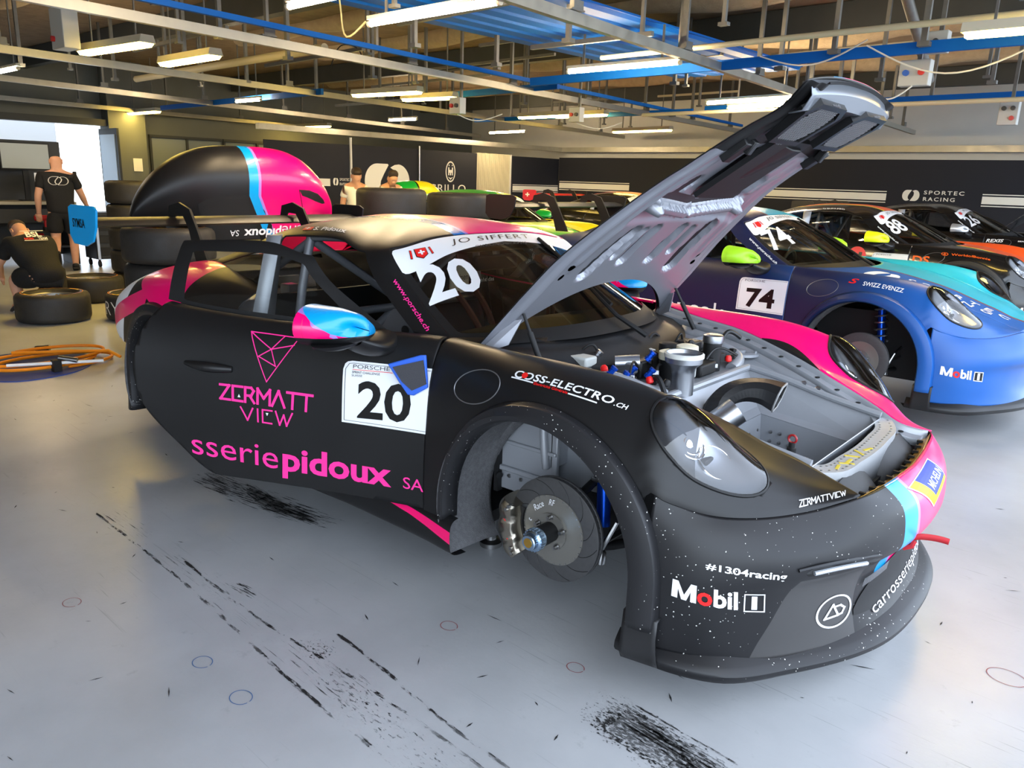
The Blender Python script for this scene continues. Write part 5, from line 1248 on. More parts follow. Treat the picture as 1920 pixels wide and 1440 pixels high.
for k in range(26):
    a = np.array((rr_.uniform(-.26,.10), rr_.uniform(-.46,.46), rr_.uniform(.84,.90))); b = a+[rr_.uniform(-.10,.10), rr_.uniform(-.16,.16), rr_.uniform(-.03,.03)]; m_ = (a+b)/2+[rr_.uniform(-.03,.03), 0, rr_.uniform(.02,.06)]
    mb = MB(); mb.tube(smooth_curve(np.array([a, m_, b]), 8), rr_.choice([.005,.007,.010]), 7); mb.build('wiring_hose', [SOFTBLK, SOFTBLK, PLASTIC][k % 3], CAR)
for k, (x, y, z) in enumerate([(.0,-.20,.92),(.015,-.36,.89),(-.01,-.46,.90),(.06,-.30,.88),(.02,-.42,.88),(-.18,-.30,.91)]):
    mb = MB(); mb.lathe([(.011,-.02),(.014,-.018),(.014,-.006),(.011,-.004),(.011,.012),(.014,.014),(.014,.024),(0,.026)], (x,y,z), (.5,.3,.8), 8); mb.build('hose_fitting', BLUEA if k < 5 else ALU, CAR)
for (x, y, z, m) in ((.10,-.36,.87,REDV),(.14,-.32,.86,SOFTBLK),(-.05,-.44,.90,REDV),(.12,.26,.86,REDV),(.10,.34,.86,WHITEV),(-.16,-.10,.93,WHITEV),(-.12,.02,.93,WHITEV),(.05,-.25,.91,WHITEV),(-.20,.20,.93,WHITEV),(.10,.16,.88,WHITEV)):
    mb = MB()
    if m is WHITEV: t_ = rr_.uniform(0,PI); mb.box((x,y,z-.035), (.034,.016,.014), [[math.cos(t_),-math.sin(t_),0],[math.sin(t_),math.cos(t_),0],[0,0,1]])
    else: mb.lathe([(.010,0),(.014,.004),(.014,.018),(.009,.026),(0,.027)], (x,y,z-.01), (rr_.uniform(-.6,.6),rr_.uniform(-.6,.6),1), 10)
    mb.build('cable_plug', m, CAR)
for sgn in (1,-1):
    mb = MB(); mb.lathe([(.085,0),(.085,.012),(.060,.016),(.060,.004),(.022,.004),(.022,.02),(0,.02)], (.06,.52*sgn,.835), 'z', 32); mb.lathe([(.006,.012),(.006,.024),(0,.025)], (.13,.52*sgn,.835), 'z', 8); mb.build('strut_top_mount', ALUP, CAR)
    mb = MB(); mb.tube([(-.14,.50*sgn,.84),(-.02,.44*sgn,.87),(.10,.40*sgn,.84),(.12,.30*sgn,.81)], .028, 10, sub=6); mb.build('cast_brace', BAY, CAR)
for k in range(34):
    x, y = rr_.uniform(-.24,.11), rr_.uniform(-.44,.44); d_ = rr_.uniform(.018,.045,3); a_ = rr_.uniform(0,PI); c_, s_ = math.cos(a_), math.sin(a_)
    if math.hypot(x-.145, y+.20) < .09: continue
    mb = MB(); mb.box((x, y, .83+rr_.uniform(0,.05)), d_, [[c_,-s_,0],[s_,c_,0],[0,0,1]]); mb.build('connector', [SOFTBLK, PLASTIC, SOFTBLK, ALU, BOXG][k % 5], CAR, bevel=.003)
# air duct elbow and canister on the tub floor
pth = smooth_curve(np.array([(.24,-.13,.68),(.245,-.06,.765),(.29,.02,.80),(.36,.07,.80),(.42,.085,.785)]), 5); T = np.gradient(pth, axis=0); T /= np.linalg.norm(T, axis=1)[:,None]; G = []
for i, (p, t) in enumerate(zip(pth, T)):
    s_ = np.cross(t, (0,0,1)); s_ /= np.linalg.norm(s_); u_ = np.cross(s_, t); q_ = i/(len(pth)-1); w_ = .040+.030*q_**2; h_ = .030+.022*q_**2; G.append([p+s_*a*w_+u_*b*h_ for a, b in ((-1,-.4),(-1,.5),(-.6,1),(.6,1),(1,.5),(1,-.4),(.6,-1),(-.6,-1),(-1,-.4))])
mb = MB(); mb.grid(np.array(G)); eo_ = mb.build('air_duct_elbow', PLASTIC, CAR, smooth=False, solid=-.004); q = MB(); q.tube(G[-1][:8], .004, 6, closed=True); q.build('duct_rim', mat('worn duct rim', (150,150,150), .5), eo_)
mb = MB(); mb.cyl((.29,-.20,.70), (.35,-.14,.765), .052, 28); mb.build('coolant_canister', ALU, CAR)
bl = MB()
for x in (.33,.37,.41):
    for z in (.50,.54,.58): bl.lathe([(.008,0),(.008,.005),(0,.007)], (x,.278,z), (0,-1,0), 8)
for y in np.linspace(-.2,.2,6): bl.lathe([(.006,0),(.006,.004),(0,.006)], (.302,y,.60), (1,0,0), 8)
bl.build('tub_bolt', STEEL, CAR)['kind'] = 'stuff'
# aluminium chassis panel and brackets seen in the wheel well
mb = MB(); mb.box((-.27,-.59,.54), (.27,.02,.32)); mb.box((-.27,-.605,.47), (.27,.02,.02)); mb.box((-.27,-.605,.58), (.27,.012,.015)); mb.tube([(-.20,-.605,.70),(-.19,-.61,.62),(-.175,-.61,.52)], .016, 8, sub=4); mb.box((-.06,-.50,.62),(.30,.02,.36)); po = mb.build('chassis_side_panel', ALUP, CAR, bevel=.004)
q = MB()
for x in (-.36,-.30,-.24,-.18): q.lathe([(.008,0),(.008,.006),(0,.007)], (x,-.60,.44), (0,-1,0), 8)
q.build('panel_bolt', STEEL, po)['kind'] = 'stuff'
lk = MB(); lk.box((-.41,-.61,.52), (.02,.03,.30)); lk.lathe([(.014,0),(.014,.012),(0,.013)], (-.40,-.62,.62), (1,-.5,0), 12); lk.lathe([(.014,0),(.014,.012),(0,.013)], (-.40,-.62,.44), (1,-.5,0), 12); lk.build('liner_bracket', SOFTBLK, CAR)
mb = MB()
for k in range(4): mb.tube(smooth_curve(np.array([(.06,-.50,.68-.01*k),(.14,-.56,.72-.02*k),(.17,-.60,.60),(.16,-.64,.50)]), 6), .005, 6)
mb.build('brake_line', SOFTBLK, CAR)
# ---- bumper: lamp slot, lower intake, tow strap
sl = [(.822,-.710,.482),(.860,-.655,.490),(.905,-.56,.488),(.945,-.46,.478),(.965,-.41,.472)]
mb = MB(); P_ = smooth_curve(np.array(sl), 5); mb.tube(P_+[-.004,.004,0], np.interp(np.linspace(0,1,len(P_)), [0,.12,.9,1], [.004,.016,.017,.010]), 8); so = mb.build('light_slot', SOFTBLK, BUM)
mb = MB(); mb.tube(P_[3:-4]+[.010,-.010,.002], .007, 8); mb.build('light_bar', mat('lamp strip', (190,196,202), .15, metal=.6), so)
mb = MB(); P2 = P_+[.006,-.008,.020]; mb.tube(P2, .006, 6); mb.build('slot_lip', CHIPW, so)
BB = bvh(SF['bumper'][0])
def onb(y, z):
    h = BB.ray_cast(Vector((2, y, z)), Vector((-1,0,0)), 3); return np.array(h[0])
mesh_p = []
it = MB(); G = []
for y in np.linspace(-.40,.40,33):
    k = (abs(y)/.40)**4; z0, z1 = .235+.02*k, .375-.10*k; G.append([onb(y, z)+[.003,0,0] for z in np.linspace(z0, z1, 6)])
it.grid(np.array(G)); io = it.build('intake', SOFTBLK, BUM)
for sgn in (-1,1):
    gm = MB()
    for k in range(24):
        y = (.18+.008*k)*sgn
        gm.tube([onb(y, z)+[.006,0,0] for z in np.linspace(.345,.375,3)], .0012, 4); 
    gm.build('intake_mesh', MESHM, io)['kind'] = 'stuff'
TOW = mat('red tow strap webbing', (165,22,32), .7)
th_ = MB(); th_.lathe([(.030,0),(.026,.004),(.0,.004)], (1.004,-.175,.485), (1,-.12,.05), 20); th_.build('tow_hook_hole', SOFTBLK, BUM)
ts = MB(); P_ = smooth_curve(np.array([(.99,-.185,.468),(1.02,-.176,.484),(1.055,-.145,.482),(1.085,-.118,.474),(1.10,-.105,.468)]), 6); G = [[p+[0,.0,-.011], p+[.002,-.002,.011]] for p in P_]; ts.grid(np.array(G)); ts.build('tow_strap', TOW, CAR, solid=.003)
ts = MB(); ts.tube([(.985,-.19,.44),(1.008,-.186,.452),(1.012,-.18,.470)], .010, 8); ts.build('tow_strap_loop', TOW, CAR)
# ---- lettering
MPOLY = [[(0,0),(.24,0),(.24,1),(0,1)],[(.76,0),(1,0),(1,1),(.76,1)],[(.24,1),(.24,.55),(.40,0),(.5,0),(.5,.30)],[(.76,1),(.5,.30),(.5,0),(.60,0),(.76,.55)]]
BD = bvh(SF['doorR'][0]); BF = bvh(SF['fenderR'][0]); BW = bvh(SF['ws'][0]); BS = bvh(SF['shell'][0])
def dd(sh, quad, m, **k): return hsub(decal(k.pop('name', 'lettering'), sh, quad, BD, m, DOOR, k.pop('off', .0016), k.pop('cells', (10,3)), origin=DOG, dirn=(0,-1,0)))
def dt(s, quad, m, bold=0., shear=0., space=1., **k): return dd(text_mesh(s, bold, shear, space), quad, m, **k)
pl = [(-.9127,-.88,.640),(-.5400,-.88,.640),(-.5400,-.88,.885),(-.9127,-.88,.880)]
rect_r = [(0,0),(1,0),(1,1),(.10,1),(.05,.985),(.02,.95),(0,.86)]
def sub_quad(q, x0, y0, x1, y1):
    bl, br, tr, tl = [np.array(p) for p in q]; f = lambda a, b: (1-a)*(1-b)*bl+a*(1-b)*br+a*b*tr+(1-a)*b*tl; return [f(x0,y0), f(x1,y0), f(x1,y1), f(x0,y1)]
dd(shape_mesh([rect_r]), pl, WHITEV, name='number_plate', cells=(10,8))
bor = stroke([(.985,.04),(.03,.04),(.03,.87),(.07,.955),(.12,.965),(.985,.965)], .006)
dd(shape_mesh(bor), pl, BLACKV, off=.0030, name='plate_border', cells=(10,8))
dt('20', [(-.845,-.88,.662),(-.617,-.88,.672),(-.617,-.88,.818),(-.845,-.88,.810)], BLACKV, bold=.022, off=.0032, cells=(8,6))
dt('PORSCHE', [(-.870,-.86,.853),(-.713,-.86,.858),(-.713,-.86,.872),(-.870,-.86,.868)], mat('grey print', (70,70,72), .5), bold=-.0, off=.0032, space=1.0)
dd(RECT, [(-.872,-.86,.8475),(-.70,-.86,.8515),(-.70,-.86,.8535),(-.872,-.86,.8495)], REDV, off=.0032)
dt('SPRINT CHALLENGE', [(-.873,-.86,.834),(-.754,-.86,.838),(-.754,-.86,.8465),(-.873,-.86,.8435)], MATS['grey print'], bold=.01, off=.0032); dt('SUISSE', [(-.874,-.86,.822),(-.828,-.86,.824),(-.828,-.86,.832),(-.874,-.86,.830)], MATS['grey print'], off=.0032)
Zs = []
def glyph(ch):
    return {'Z':[[(0,1),(.9,1),(0,0),(.95,0)]],'E':[[(.95,1),(0,1),(0,.12)],[(0,0),(.95,0)]],'R':[[(0,0),(0,1),(.6,1),(.85,.8),(.6,.45),(.2,.45)],[(.45,.45),(.9,0)]],'M':[[(0,0),(0,1),(.5,.4),(1,1),(1,0)]],'A':[[(0,0),(.5,1),(1,0)]],'T':[[(0,1),(1,1)],[(.5,1),(.5,0)]],'V':[[(0,1),(.5,0),(1,1)]],'I':[[(.5,0),(.5,1)]],'W':[[(0,1),(.28,0),(.5,.8),(.72,0),(1,1)]]}[ch]
def outlined(word, widths, w, gap=.22):
    x = 0; polys = []; tot = sum(widths)+gap*(len(word)-1)
    for ch, wd in zip(word, widths):
        for st in glyph(ch): polys += stroke([((x+a*wd)/tot, b) for a, b in st], w)
        x += wd+gap
    # stroke width is in unit-square terms, so squeeze x
    return shape_mesh(polys)
def outlined2(word, widths, w, aspect, gap=.22):
    x = 0; polys = []; tot = sum(widths)+gap*(len(word)-1)
    for ch, wd in zip(word, widths):
        for st in glyph(ch):
            for q in stroke([((x+a*wd)/tot*aspect, b) for a, b in st], w): polys.append([(p[0]/aspect, p[1]) for p in q])
        x += wd+gap
    return shape_mesh(polys)
zq = [(-1.4564,-.88,.6760),(-1.047,-.88,.6640),(-1.043,-.88,.7280),(-1.4564,-.88,.7340)]
dd(outlined2('ZERMATT', [.9,.9,.9,1.1,1.1,1,1], .17, 6.2), zq, PINKV, name='lettering', cells=(12,2))
dd(outlined2('VIEW', [1.1,.3,.9,1.5], .12, 3.7, .30), [(-1.362,-.88,.598),(-1.139,-.88,.592),(-1.133,-.88,.646),(-1.366,-.88,.649)], PINKV, cells=(8,2))
for x, z, s in ((-1.372,.695,1),(-1.246,.630,-1)): dd(shape_mesh([[(0,0),(1,0),(.5,1)]] if s > 0 else [[(0,1),(.5,0),(1,1)]]), [(x-.006,-.88,z-.006),(x+.007,-.88,z-.006),(x+.007,-.88,z+.007),(x-.006,-.88,z+.007)], WHITEV, cells=(1,1), off=.003)
tp = {'a':(-1.335,.951),'b':(-1.118,.943),'c':(-1.248,.763),'d':(-1.234,.892),'e':(-1.183,.944),'f':(-1.288,.8605),'g':(-1.21,.8276),'h':(-1.135,.915)}
segs = [('a','b'),('a','c'),('c','b'),('a','d'),('d','e'),('d','f'),('d','g'),('d','h'),('f','g')]
polys = []
for p, q in segs: polys += stroke([tp[p], tp[q]], .0042)
x0, x1, z0, z1 = -1.345,-1.105,.755,.955
dd(shape_mesh([[((x-x0)/(x1-x0), (z-z0)/(z1-z0)) for x, z in q] for q in polys]), [(x0,-.86,z0),(x1,-.86,z0),(x1,-.86,z1),(x0,-.86,z1)], PINKV, name='mountain_logo', cells=(6,8))
dt('sserie', [(-1.60,-.89,.425),(-1.203,-.89,.405),(-1.20,-.89,.4955),(-1.606,-.89,.513)], PINKV, bold=0.)
dt('pidoux', [(-1.183,-.89,.3715),(-.694,-.89,.376),(-.694,-.89,.506),(-1.180,-.89,.507)], PINKV, bold=.028)
dt('SA', [(-.643,-.90,.413),(-.556,-.90,.411),(-.556,-.90,.459),(-.643,-.90,.459)], PINKV)
# protective pad on the door edge
pw = [(-.705,.895),(-.575,.940),(-.553,.942),(-.545,.82),(-.60,.785),(-.625,.785),(-.66,.83)]
pd = MB(); pd.prism(pw, .014, frame((0,-.884,0), (1,0,0), (0,0,1))); hsub(pd.build('edge_pad', BLUETAPE, DOOR, origin=DOG, bevel=.004))
pd = MB(); pd.prism([(-.682,.887),(-.560,.924),(-.548,.835),(-.605,.805),(-.645,.835)], .006, frame((0,-.897,0), (1,0,0), (0,0,1))); hsub(pd.build('pad_fabric', GREYFAB, DOOR, origin=DOG))
# roof name, windshield band
def sd(sh, quad, m, surf, par, **k): return decal(k.pop('name','lettering'), sh, quad, surf, m, par, k.pop('off', .0022), k.pop('cells', (10,3)), dirn=k.pop('dirn', None))
sd(text_mesh('S. Pidoux', .02, .15), [(-1.60,-.585,1.312),(-1.345,-.597,1.314),(-1.375,-.566,1.336),(-1.63,-.553,1.335)], WHITEV, BS, SHELL, dirn=(0,-.6,.8))
sd(RECT, [(-1.70,-.578,1.312),(-1.615,-.584,1.313),(-1.64,-.553,1.335),(-1.725,-.545,1.333)], REDV, BS, SHELL, dirn=(0,-.6,.8), name='flag'); sd(shape_mesh([[(.42,.2),(.58,.2),(.58,.42),(.8,.42),(.8,.58),(.58,.58),(.58,.8),(.42,.8),(.42,.58),(.2,.58),(.2,.42),(.42,.42)]]), [(-1.70,-.578,1.312),(-1.615,-.584,1.313),(-1.64,-.553,1.335),(-1.725,-.545,1.333)], WHITEV, BS, SHELL, dirn=(0,-.6,.8), off=.0035, name='flag')
WD = (.55,-.15,.82)
sd(text_mesh('JO SIFFERT', -.004, 0, 1.15), [(-.950,-.330,1.280),(-.945,.220,1.286),(-1.003,.257,1.306),(-.995,-.292,1.303)], BLACKV, BW, WSO, dirn=WD, cells=(16,2)); sd(text_mesh('CHRONOGRAPHS', -.004, 0, 1.2), [(-.905,-.225,1.268),(-.900,.132,1.272),(-.925,.155,1.282),(-.924,-.212,1.279)], MATS['grey print'], BW, WSO, dirn=WD)
sq = [(-.935,-.585,1.225),(-.930,-.455,1.245),(-.985,-.43,1.275),(-.990,-.560,1.262)]
sd(shape_mesh([[(.24,1),(.24,.30),(.5,0),(.76,.30),(.76,1)], [(0,.25),(.09,.20),(.14,.95),(.05,1)], [(.91,.20),(1,.25),(.95,1),(.86,.95)]]), sq, BLACKV, BW, WSO, dirn=WD, name='crest'); sd(shape_mesh([[(.27,.96),(.27,.33),(.5,.06),(.73,.33),(.73,.96)], [(.02,.28),(.08,.24),(.12,.92),(.06,.96)], [(.92,.24),(.98,.28),(.94,.96),(.88,.92)]]), sq, REDV, BW, WSO, dirn=WD, off=.003, name='crest'); sd(shape_mesh([[(.46,.36),(.54,.36),(.54,.52),(.64,.52),(.64,.64),(.54,.64),(.54,.80),(.46,.80),(.46,.64),(.36,.64),(.36,.52),(.46,.52)]]), sq, WHITEV, BW, WSO, dirn=WD, off=.0038, name='crest')
sd(text_mesh('20', .03), [(-.755,-.655,1.065),(-.680,-.405,1.120),(-.872,-.318,1.238),(-.928,-.588,1.190)], WHITEV, BW, WSO, dirn=WD, cells=(8,8))
sd(text_mesh('www.porsche.ch', .012), [(-.960,-.680,1.150),(-.703,-.735,.984),(-.684,-.722,.996),(-.940,-.664,1.165)], PINKV, BS, SHELL, dirn=(.3,-.85,.45))
# fender
FD = (.05,-.62,.78)
sd(text_mesh('COSS-ELECTRO', .02, .25, 1.05), [(-.1297,-.871,.928),(.2543,-.861,.909),(.2492,-.840,.928),(-.1414,-.849,.948)], WHITEV, BF, FEN, dirn=FD, cells=(20,2)); sd(text_mesh('.CH', .02, .25), [(.256,-.861,.908),(.304,-.854,.901),(.300,-.841,.913),(.258,-.848,.919)], WHITEV, BF, FEN, dirn=FD)
sd(text_mesh('Electricité Générale', .012, .25), [(-.040,-.881,.9215),(.097,-.881,.916),(.094,-.8745,.9235),(-.043,-.8745,.929)], REDV, BF, FEN, dirn=FD); sd(shape_mesh([[(.25+.25*math.cos(t)*1., .5+.5*math.sin(t)) for t in np.linspace(0, 2*PI, 6, endpoint=False)]]), [(-.103,-.868,.927),(-.048,-.867,.924),(-.052,-.849,.942),(-.108,-.850,.945)], REDV, BF, FEN, dirn=FD, off=.003)
for a, b in (((-.142,-.875,.9285),(-.044,-.879,.9240)),((.098,-.881,.9170),(.205,-.876,.9080))): sd(RECT, [a, b, (b[0],b[1]+.003,b[2]+.004), (a[0],a[1]+.003,a[2]+.004)], WHITEV, BF, FEN, dirn=FD, cells=(6,1))
cap = []
for t in np.linspace(0, 2*PI, 48, endpoint=False):
    h = BF.ray_cast(Vector((-.287+.108*math.cos(t), -2, .868+.058*math.sin(t)+.02*math.cos(t))), Vector((0,1,0)), 3); cap.append(np.array(h[0])+np.array(h[1])*-.0 if h[0] else None)
mb = MB(); mb.tube(np.array([c for c in cap if c is not None])+[0,-.0005,.0003], .0022, 6, closed=True); mb.build('fuel_cap_seam', mat('worn metal edge', (120,120,122), .35, metal=.6), FEN)
sd(outlined2('ZERMATTVIEW', [.9,.9,.9,1.1,1.1,1,1,1.1,.3,.9,1.5], .17, 9), [(.775,-.622,.6545),(.862,-.478,.6735),(.8535,-.458,.682),(.7655,-.605,.6655)], WHITEV, BF, FEN, dirn=(.45,-.35,.82), cells=(16,2))
# bumper
sd(text_mesh('#1304racing', .02), [(.6218,-.8967,.5005),(.8036,-.7453,.4672),(.801,-.7406,.4984),(.619,-.8932,.5252)], WHITEV, BB, BUM, dirn=(.6,-.8,0), cells=(16,3))
mq = [(.5416,-.9315,.4003),(.7054,-.8316,.3755),(.707,-.8465,.4375),(.5422,-.9323,.4562)]
sd(shape_mesh(MPOLY), sub_quad(mq, 0, 0, .36, 1), WHITEV, BB, BUM, dirn=(.6,-.8,0)); sd(text_mesh('o', .03), sub_quad(mq, .37, -.02, .60, .72), REDV, BB, BUM, dirn=(.6,-.8,0)); sd(text_mesh('bil', .03), sub_quad(mq, .62, 0, 1, 1.02), WHITEV, BB, BUM, dirn=(.6,-.8,0))
q1 = [(.7165,-.818,.3689),(.7609,-.763,.3611),(.768,-.7875,.4281),(.7213,-.8338,.4327)]
sd(shape_mesh(stroke([(.04,.04),(.96,.04),(.96,.96),(.04,.96)], .06, True)), q1, WHITEV, BB, BUM, dirn=(.6,-.8,0)); sd(text_mesh('1', .02), sub_quad(q1, .36, .14, .62, .86), WHITEV, BB, BUM, dirn=(.6,-.8,0))
aq = [(.846,-.575,.246),(.925,-.412,.238),(.905,-.415,.352),(.845,-.585,.368)]
sd(shape_mesh(ring2((.5,.5), .46, .05, 40)+stroke([(.24,.33),(.45,.70),(.60,.34),(.24,.33)], .055)+stroke([(.50,.62),(.66,.62),(.78,.50),(.70,.36),(.58,.34)], .055)), aq, WHITEV, BB, BUM, dirn=(.75,-.6,0), name='round_logo', cells=(6,6))
NAVYV = mat('deep blue print', (25,50,160), .5); YELV = mat('yellow print', (255,210,0), .5)
mq = [(1.0057,-.0302,.535),(1.013,.19,.592),(.958,.141,.660),(.9623,-.1878,.638)]; MD = (.85,.05,.5)
sd(RECT, mq, WHITEV, BB, BUM, dirn=MD, cells=(8,8), off=.0018, name='tyre_maker_sticker'); sd(RECT, sub_quad(mq, .03,.03,.97,.97), NAVYV, BB, BUM, dirn=MD, cells=(8,8), off=.0026, name='tyre_maker_sticker'); sd(shape_mesh([[(0,0),(.22,0),(.22,1),(0,1)],[(.22,0),(1,0),(1,.16),(.22,.16)]]), sub_quad(mq, .03,.03,.97,.97), YELV, BB, BUM, dirn=MD, cells=(6,6), off=.0032, name='tyre_maker_sticker'); sd(text_mesh('MICHELIN', .008, .15), sub_quad(mq, .30,.34,.93,.66), WHITEV, BB, BUM, dirn=MD, off=.0038, cells=(10,2))
sd(text_mesh('carrosseriepidoux', .0), [(.985,-.275,.2169),(.965,.44,.235),(.945,.42,.285),(.955,-.295,.262)], WHITEV, BB, BUM, dirn=(.9,-.1,.3), cells=(30,2), off=.005)
# wing end plate lettering
eo = SF['end-1']; letters('SYMSA', [(-3.36,-.944,1.235),(-3.20,-.944,1.235),(-3.20,-.944,1.285),(-3.36,-.944,1.285)], None, BLACKV, eo, bold=.02, off=.0)
# cabin: driver's seat print, harness, mirror block
mb = MB(); mb.tube(smooth_curve(np.array([(-1.55,.28,1.0),(-1.36,.30,.80),(-1.28,.34,.62)]), 6), .018, 6); mb.tube(smooth_curve(np.array([(-1.55,.44,1.0),(-1.36,.42,.80),(-1.28,.38,.62)]), 6), .018, 6); mb.build('seat_harness', mat('brown harness webbing', (92,52,40), .8), CAR)
mb = MB(); mb.box((-.98,0,1.19), (.03,.30,.07)); mb.build('rear_view_mirror', SOFTBLK, CAR, bevel=.01)
pq = [(-1.70,.20,.98),(-1.69,.36,.98),(-1.69,.36,1.10),(-1.70,.20,1.10)]
mb = MB(); mb.box((-1.50,.30,1.04), (.012,.14,.16)); so_ = mb.build('seat_patch', mat('cream cloth patch', (220,205,175), .8), CAR); letters('aminen', [(-1.492,.24,1.03),(-1.492,.36,1.03),(-1.492,.36,1.06),(-1.492,.24,1.06)], None, BLACKV, so_, off=.001); letters('so geht das', [(-1.492,.40,1.0),(-1.492,.58,1.0),(-1.492,.58,1.03),(-1.492,.40,1.03)], None, WHITEV, so_, off=.001)
# cut-out plate where the cage meets the windshield pillar
for sgn in (1,-1):
    mb = MB(); v = [(-1.02,.60*sgn,1.02),(-.84,.62*sgn,1.02),(-.70,.66*sgn,.90),(-.74,.665*sgn,.84),(-1.0,.64*sgn,.84),(-1.10,.63*sgn,.90)]; mb.add(v, [tuple(range(6))]); k = KM(np.array(v), np.zeros((6,2)), [list(range(6))]); mb.build('cage_gusset', CAGE, CAR, smooth=False, solid=.012)
    q = MB()
    for x, z in ((-.90,.95),(-.86,.89)): q.lathe([(.022,0),(.022,.002),(0,.002)], (x,.655*sgn,z), (0,sgn,0), 16)
    q.build('gusset_hole', SOFTBLK, CAR)['kind'] = 'stuff'
# ================================================================== the other race cars
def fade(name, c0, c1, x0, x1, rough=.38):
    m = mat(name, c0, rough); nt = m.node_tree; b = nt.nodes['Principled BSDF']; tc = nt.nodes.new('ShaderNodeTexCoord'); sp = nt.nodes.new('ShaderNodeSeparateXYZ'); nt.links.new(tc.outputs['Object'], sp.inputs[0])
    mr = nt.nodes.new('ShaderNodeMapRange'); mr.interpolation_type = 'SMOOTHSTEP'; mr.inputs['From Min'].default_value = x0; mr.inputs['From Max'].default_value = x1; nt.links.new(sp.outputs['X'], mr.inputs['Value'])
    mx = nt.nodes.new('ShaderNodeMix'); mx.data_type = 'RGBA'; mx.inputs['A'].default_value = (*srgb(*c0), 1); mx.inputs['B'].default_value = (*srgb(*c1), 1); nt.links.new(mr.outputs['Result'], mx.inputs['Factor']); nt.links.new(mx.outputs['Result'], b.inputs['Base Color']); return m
NB = fade('satin navy to brighter blue', (20,28,62), (24,86,160), -.35, .55); TURQ = mat('turquoise vinyl', (30,165,195), .35, coat=.3); BROWN = mat('brown pinstripe', (120,60,45), .4); GLBLK = mat('gloss black wrap', (14,14,15), .22, coat=.3)  # base colour shifts from navy aft to brighter blue at the nose
LIME = mat('lime mirror shell', (160,225,40), .4); NEON = mat('neon yellow mirror shell', (225,240,20), .4); SILV = mat('silver mirror shell', (185,188,190), .3, metal=.6); ORNG = mat('orange vinyl body', (235,85,25), .35, coat=.3); YELO = mat('yellow vinyl body', (240,225,20), .35, coat=.3); GREEN = mat('green vinyl body', (20,165,60), .3, coat=.4); REDB = mat('red vinyl body', (200,20,30), .3, coat=.4)
def two_tone(y0, y1):
    def f(p, k):
        if p in ('shell','hood','deck','bumper'):
            k = k.paint(lambda c,a: c[:,1]-y1, 1); return k.paint(lambda c,a: np.minimum(c[:,1]-y0, y1-c[:,1]), 2)
        if p.endswith('L') and p != 'skirtL': k.mi = [1]*len(k.f)
        return k
    return f
def one_tone(p, k): return k
def mir(k, C): return k.paint(lambda c,a: c[:,2]-C[2]+.030, 1)
base = dict(mirror_paint=mir)
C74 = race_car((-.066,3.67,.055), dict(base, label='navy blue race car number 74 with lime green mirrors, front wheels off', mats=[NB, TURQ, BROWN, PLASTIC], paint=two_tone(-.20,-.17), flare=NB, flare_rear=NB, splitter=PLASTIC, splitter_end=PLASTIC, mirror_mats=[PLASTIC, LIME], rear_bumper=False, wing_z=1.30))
C88 = race_car((-.17,7.40,.055), dict(base, label='black race car number 88 with orange hood and neon mirrors', mats=[GLBLK, ORNG, YELO, PLASTIC], paint=two_tone(-.24,-.19), flare=FLAREG, mirror_mats=[PLASTIC, NEON], endplate=mat('cream end plate', (205,200,175), .4), brakes=True, wing_z=1.30))
C26 = race_car((-.14,11.44,.055), dict(base, label='plain black race car number 26 with silver mirrors by the far wall', mats=[GLBLK, GLBLK, GLBLK, PLASTIC], paint=one_tone, flare=GLBLK, mirror_mats=[PLASTIC, SILV], brakes=False, hood_open=48))
CGR = race_car((-5.2,6.0,.055), dict(base, label='green and yellow race car parked in the row behind', mats=[GREEN, YELO, GLBLK, PLASTIC], paint=two_tone(.18,.22), flare=GREEN, mirror_mats=[GREEN, GREEN], brakes=False, rear_bumper=False, wing=False))
CRD = race_car((-5.9,11.4,.055), dict(base, label='black and red race car far back with red rear wing', mats=[GLBLK, REDB, REDB, PLASTIC], paint=two_tone(-.3,-.25), flare=GLBLK, mirror_mats=[PLASTIC, REDB], brakes=False, endplate=REDB))
CRD['surf']['wing'].data.materials[0] = REDB
E1 = CRD['surf']['end-1']; decal('flag', shape_mesh([[(.40,.15),(.60,.15),(.60,.40),(.85,.40),(.85,.60),(.60,.60),(.60,.85),(.40,.85),(.40,.60),(.15,.60),(.15,.40),(.40,.40)]]), [(-3.36,-.9435,1.20),(-3.2,-.9435,1.20),(-3.2,-.9435,1.32),(-3.36,-.9435,1.32)], None, WHITEV, E1, .001, (1,1))
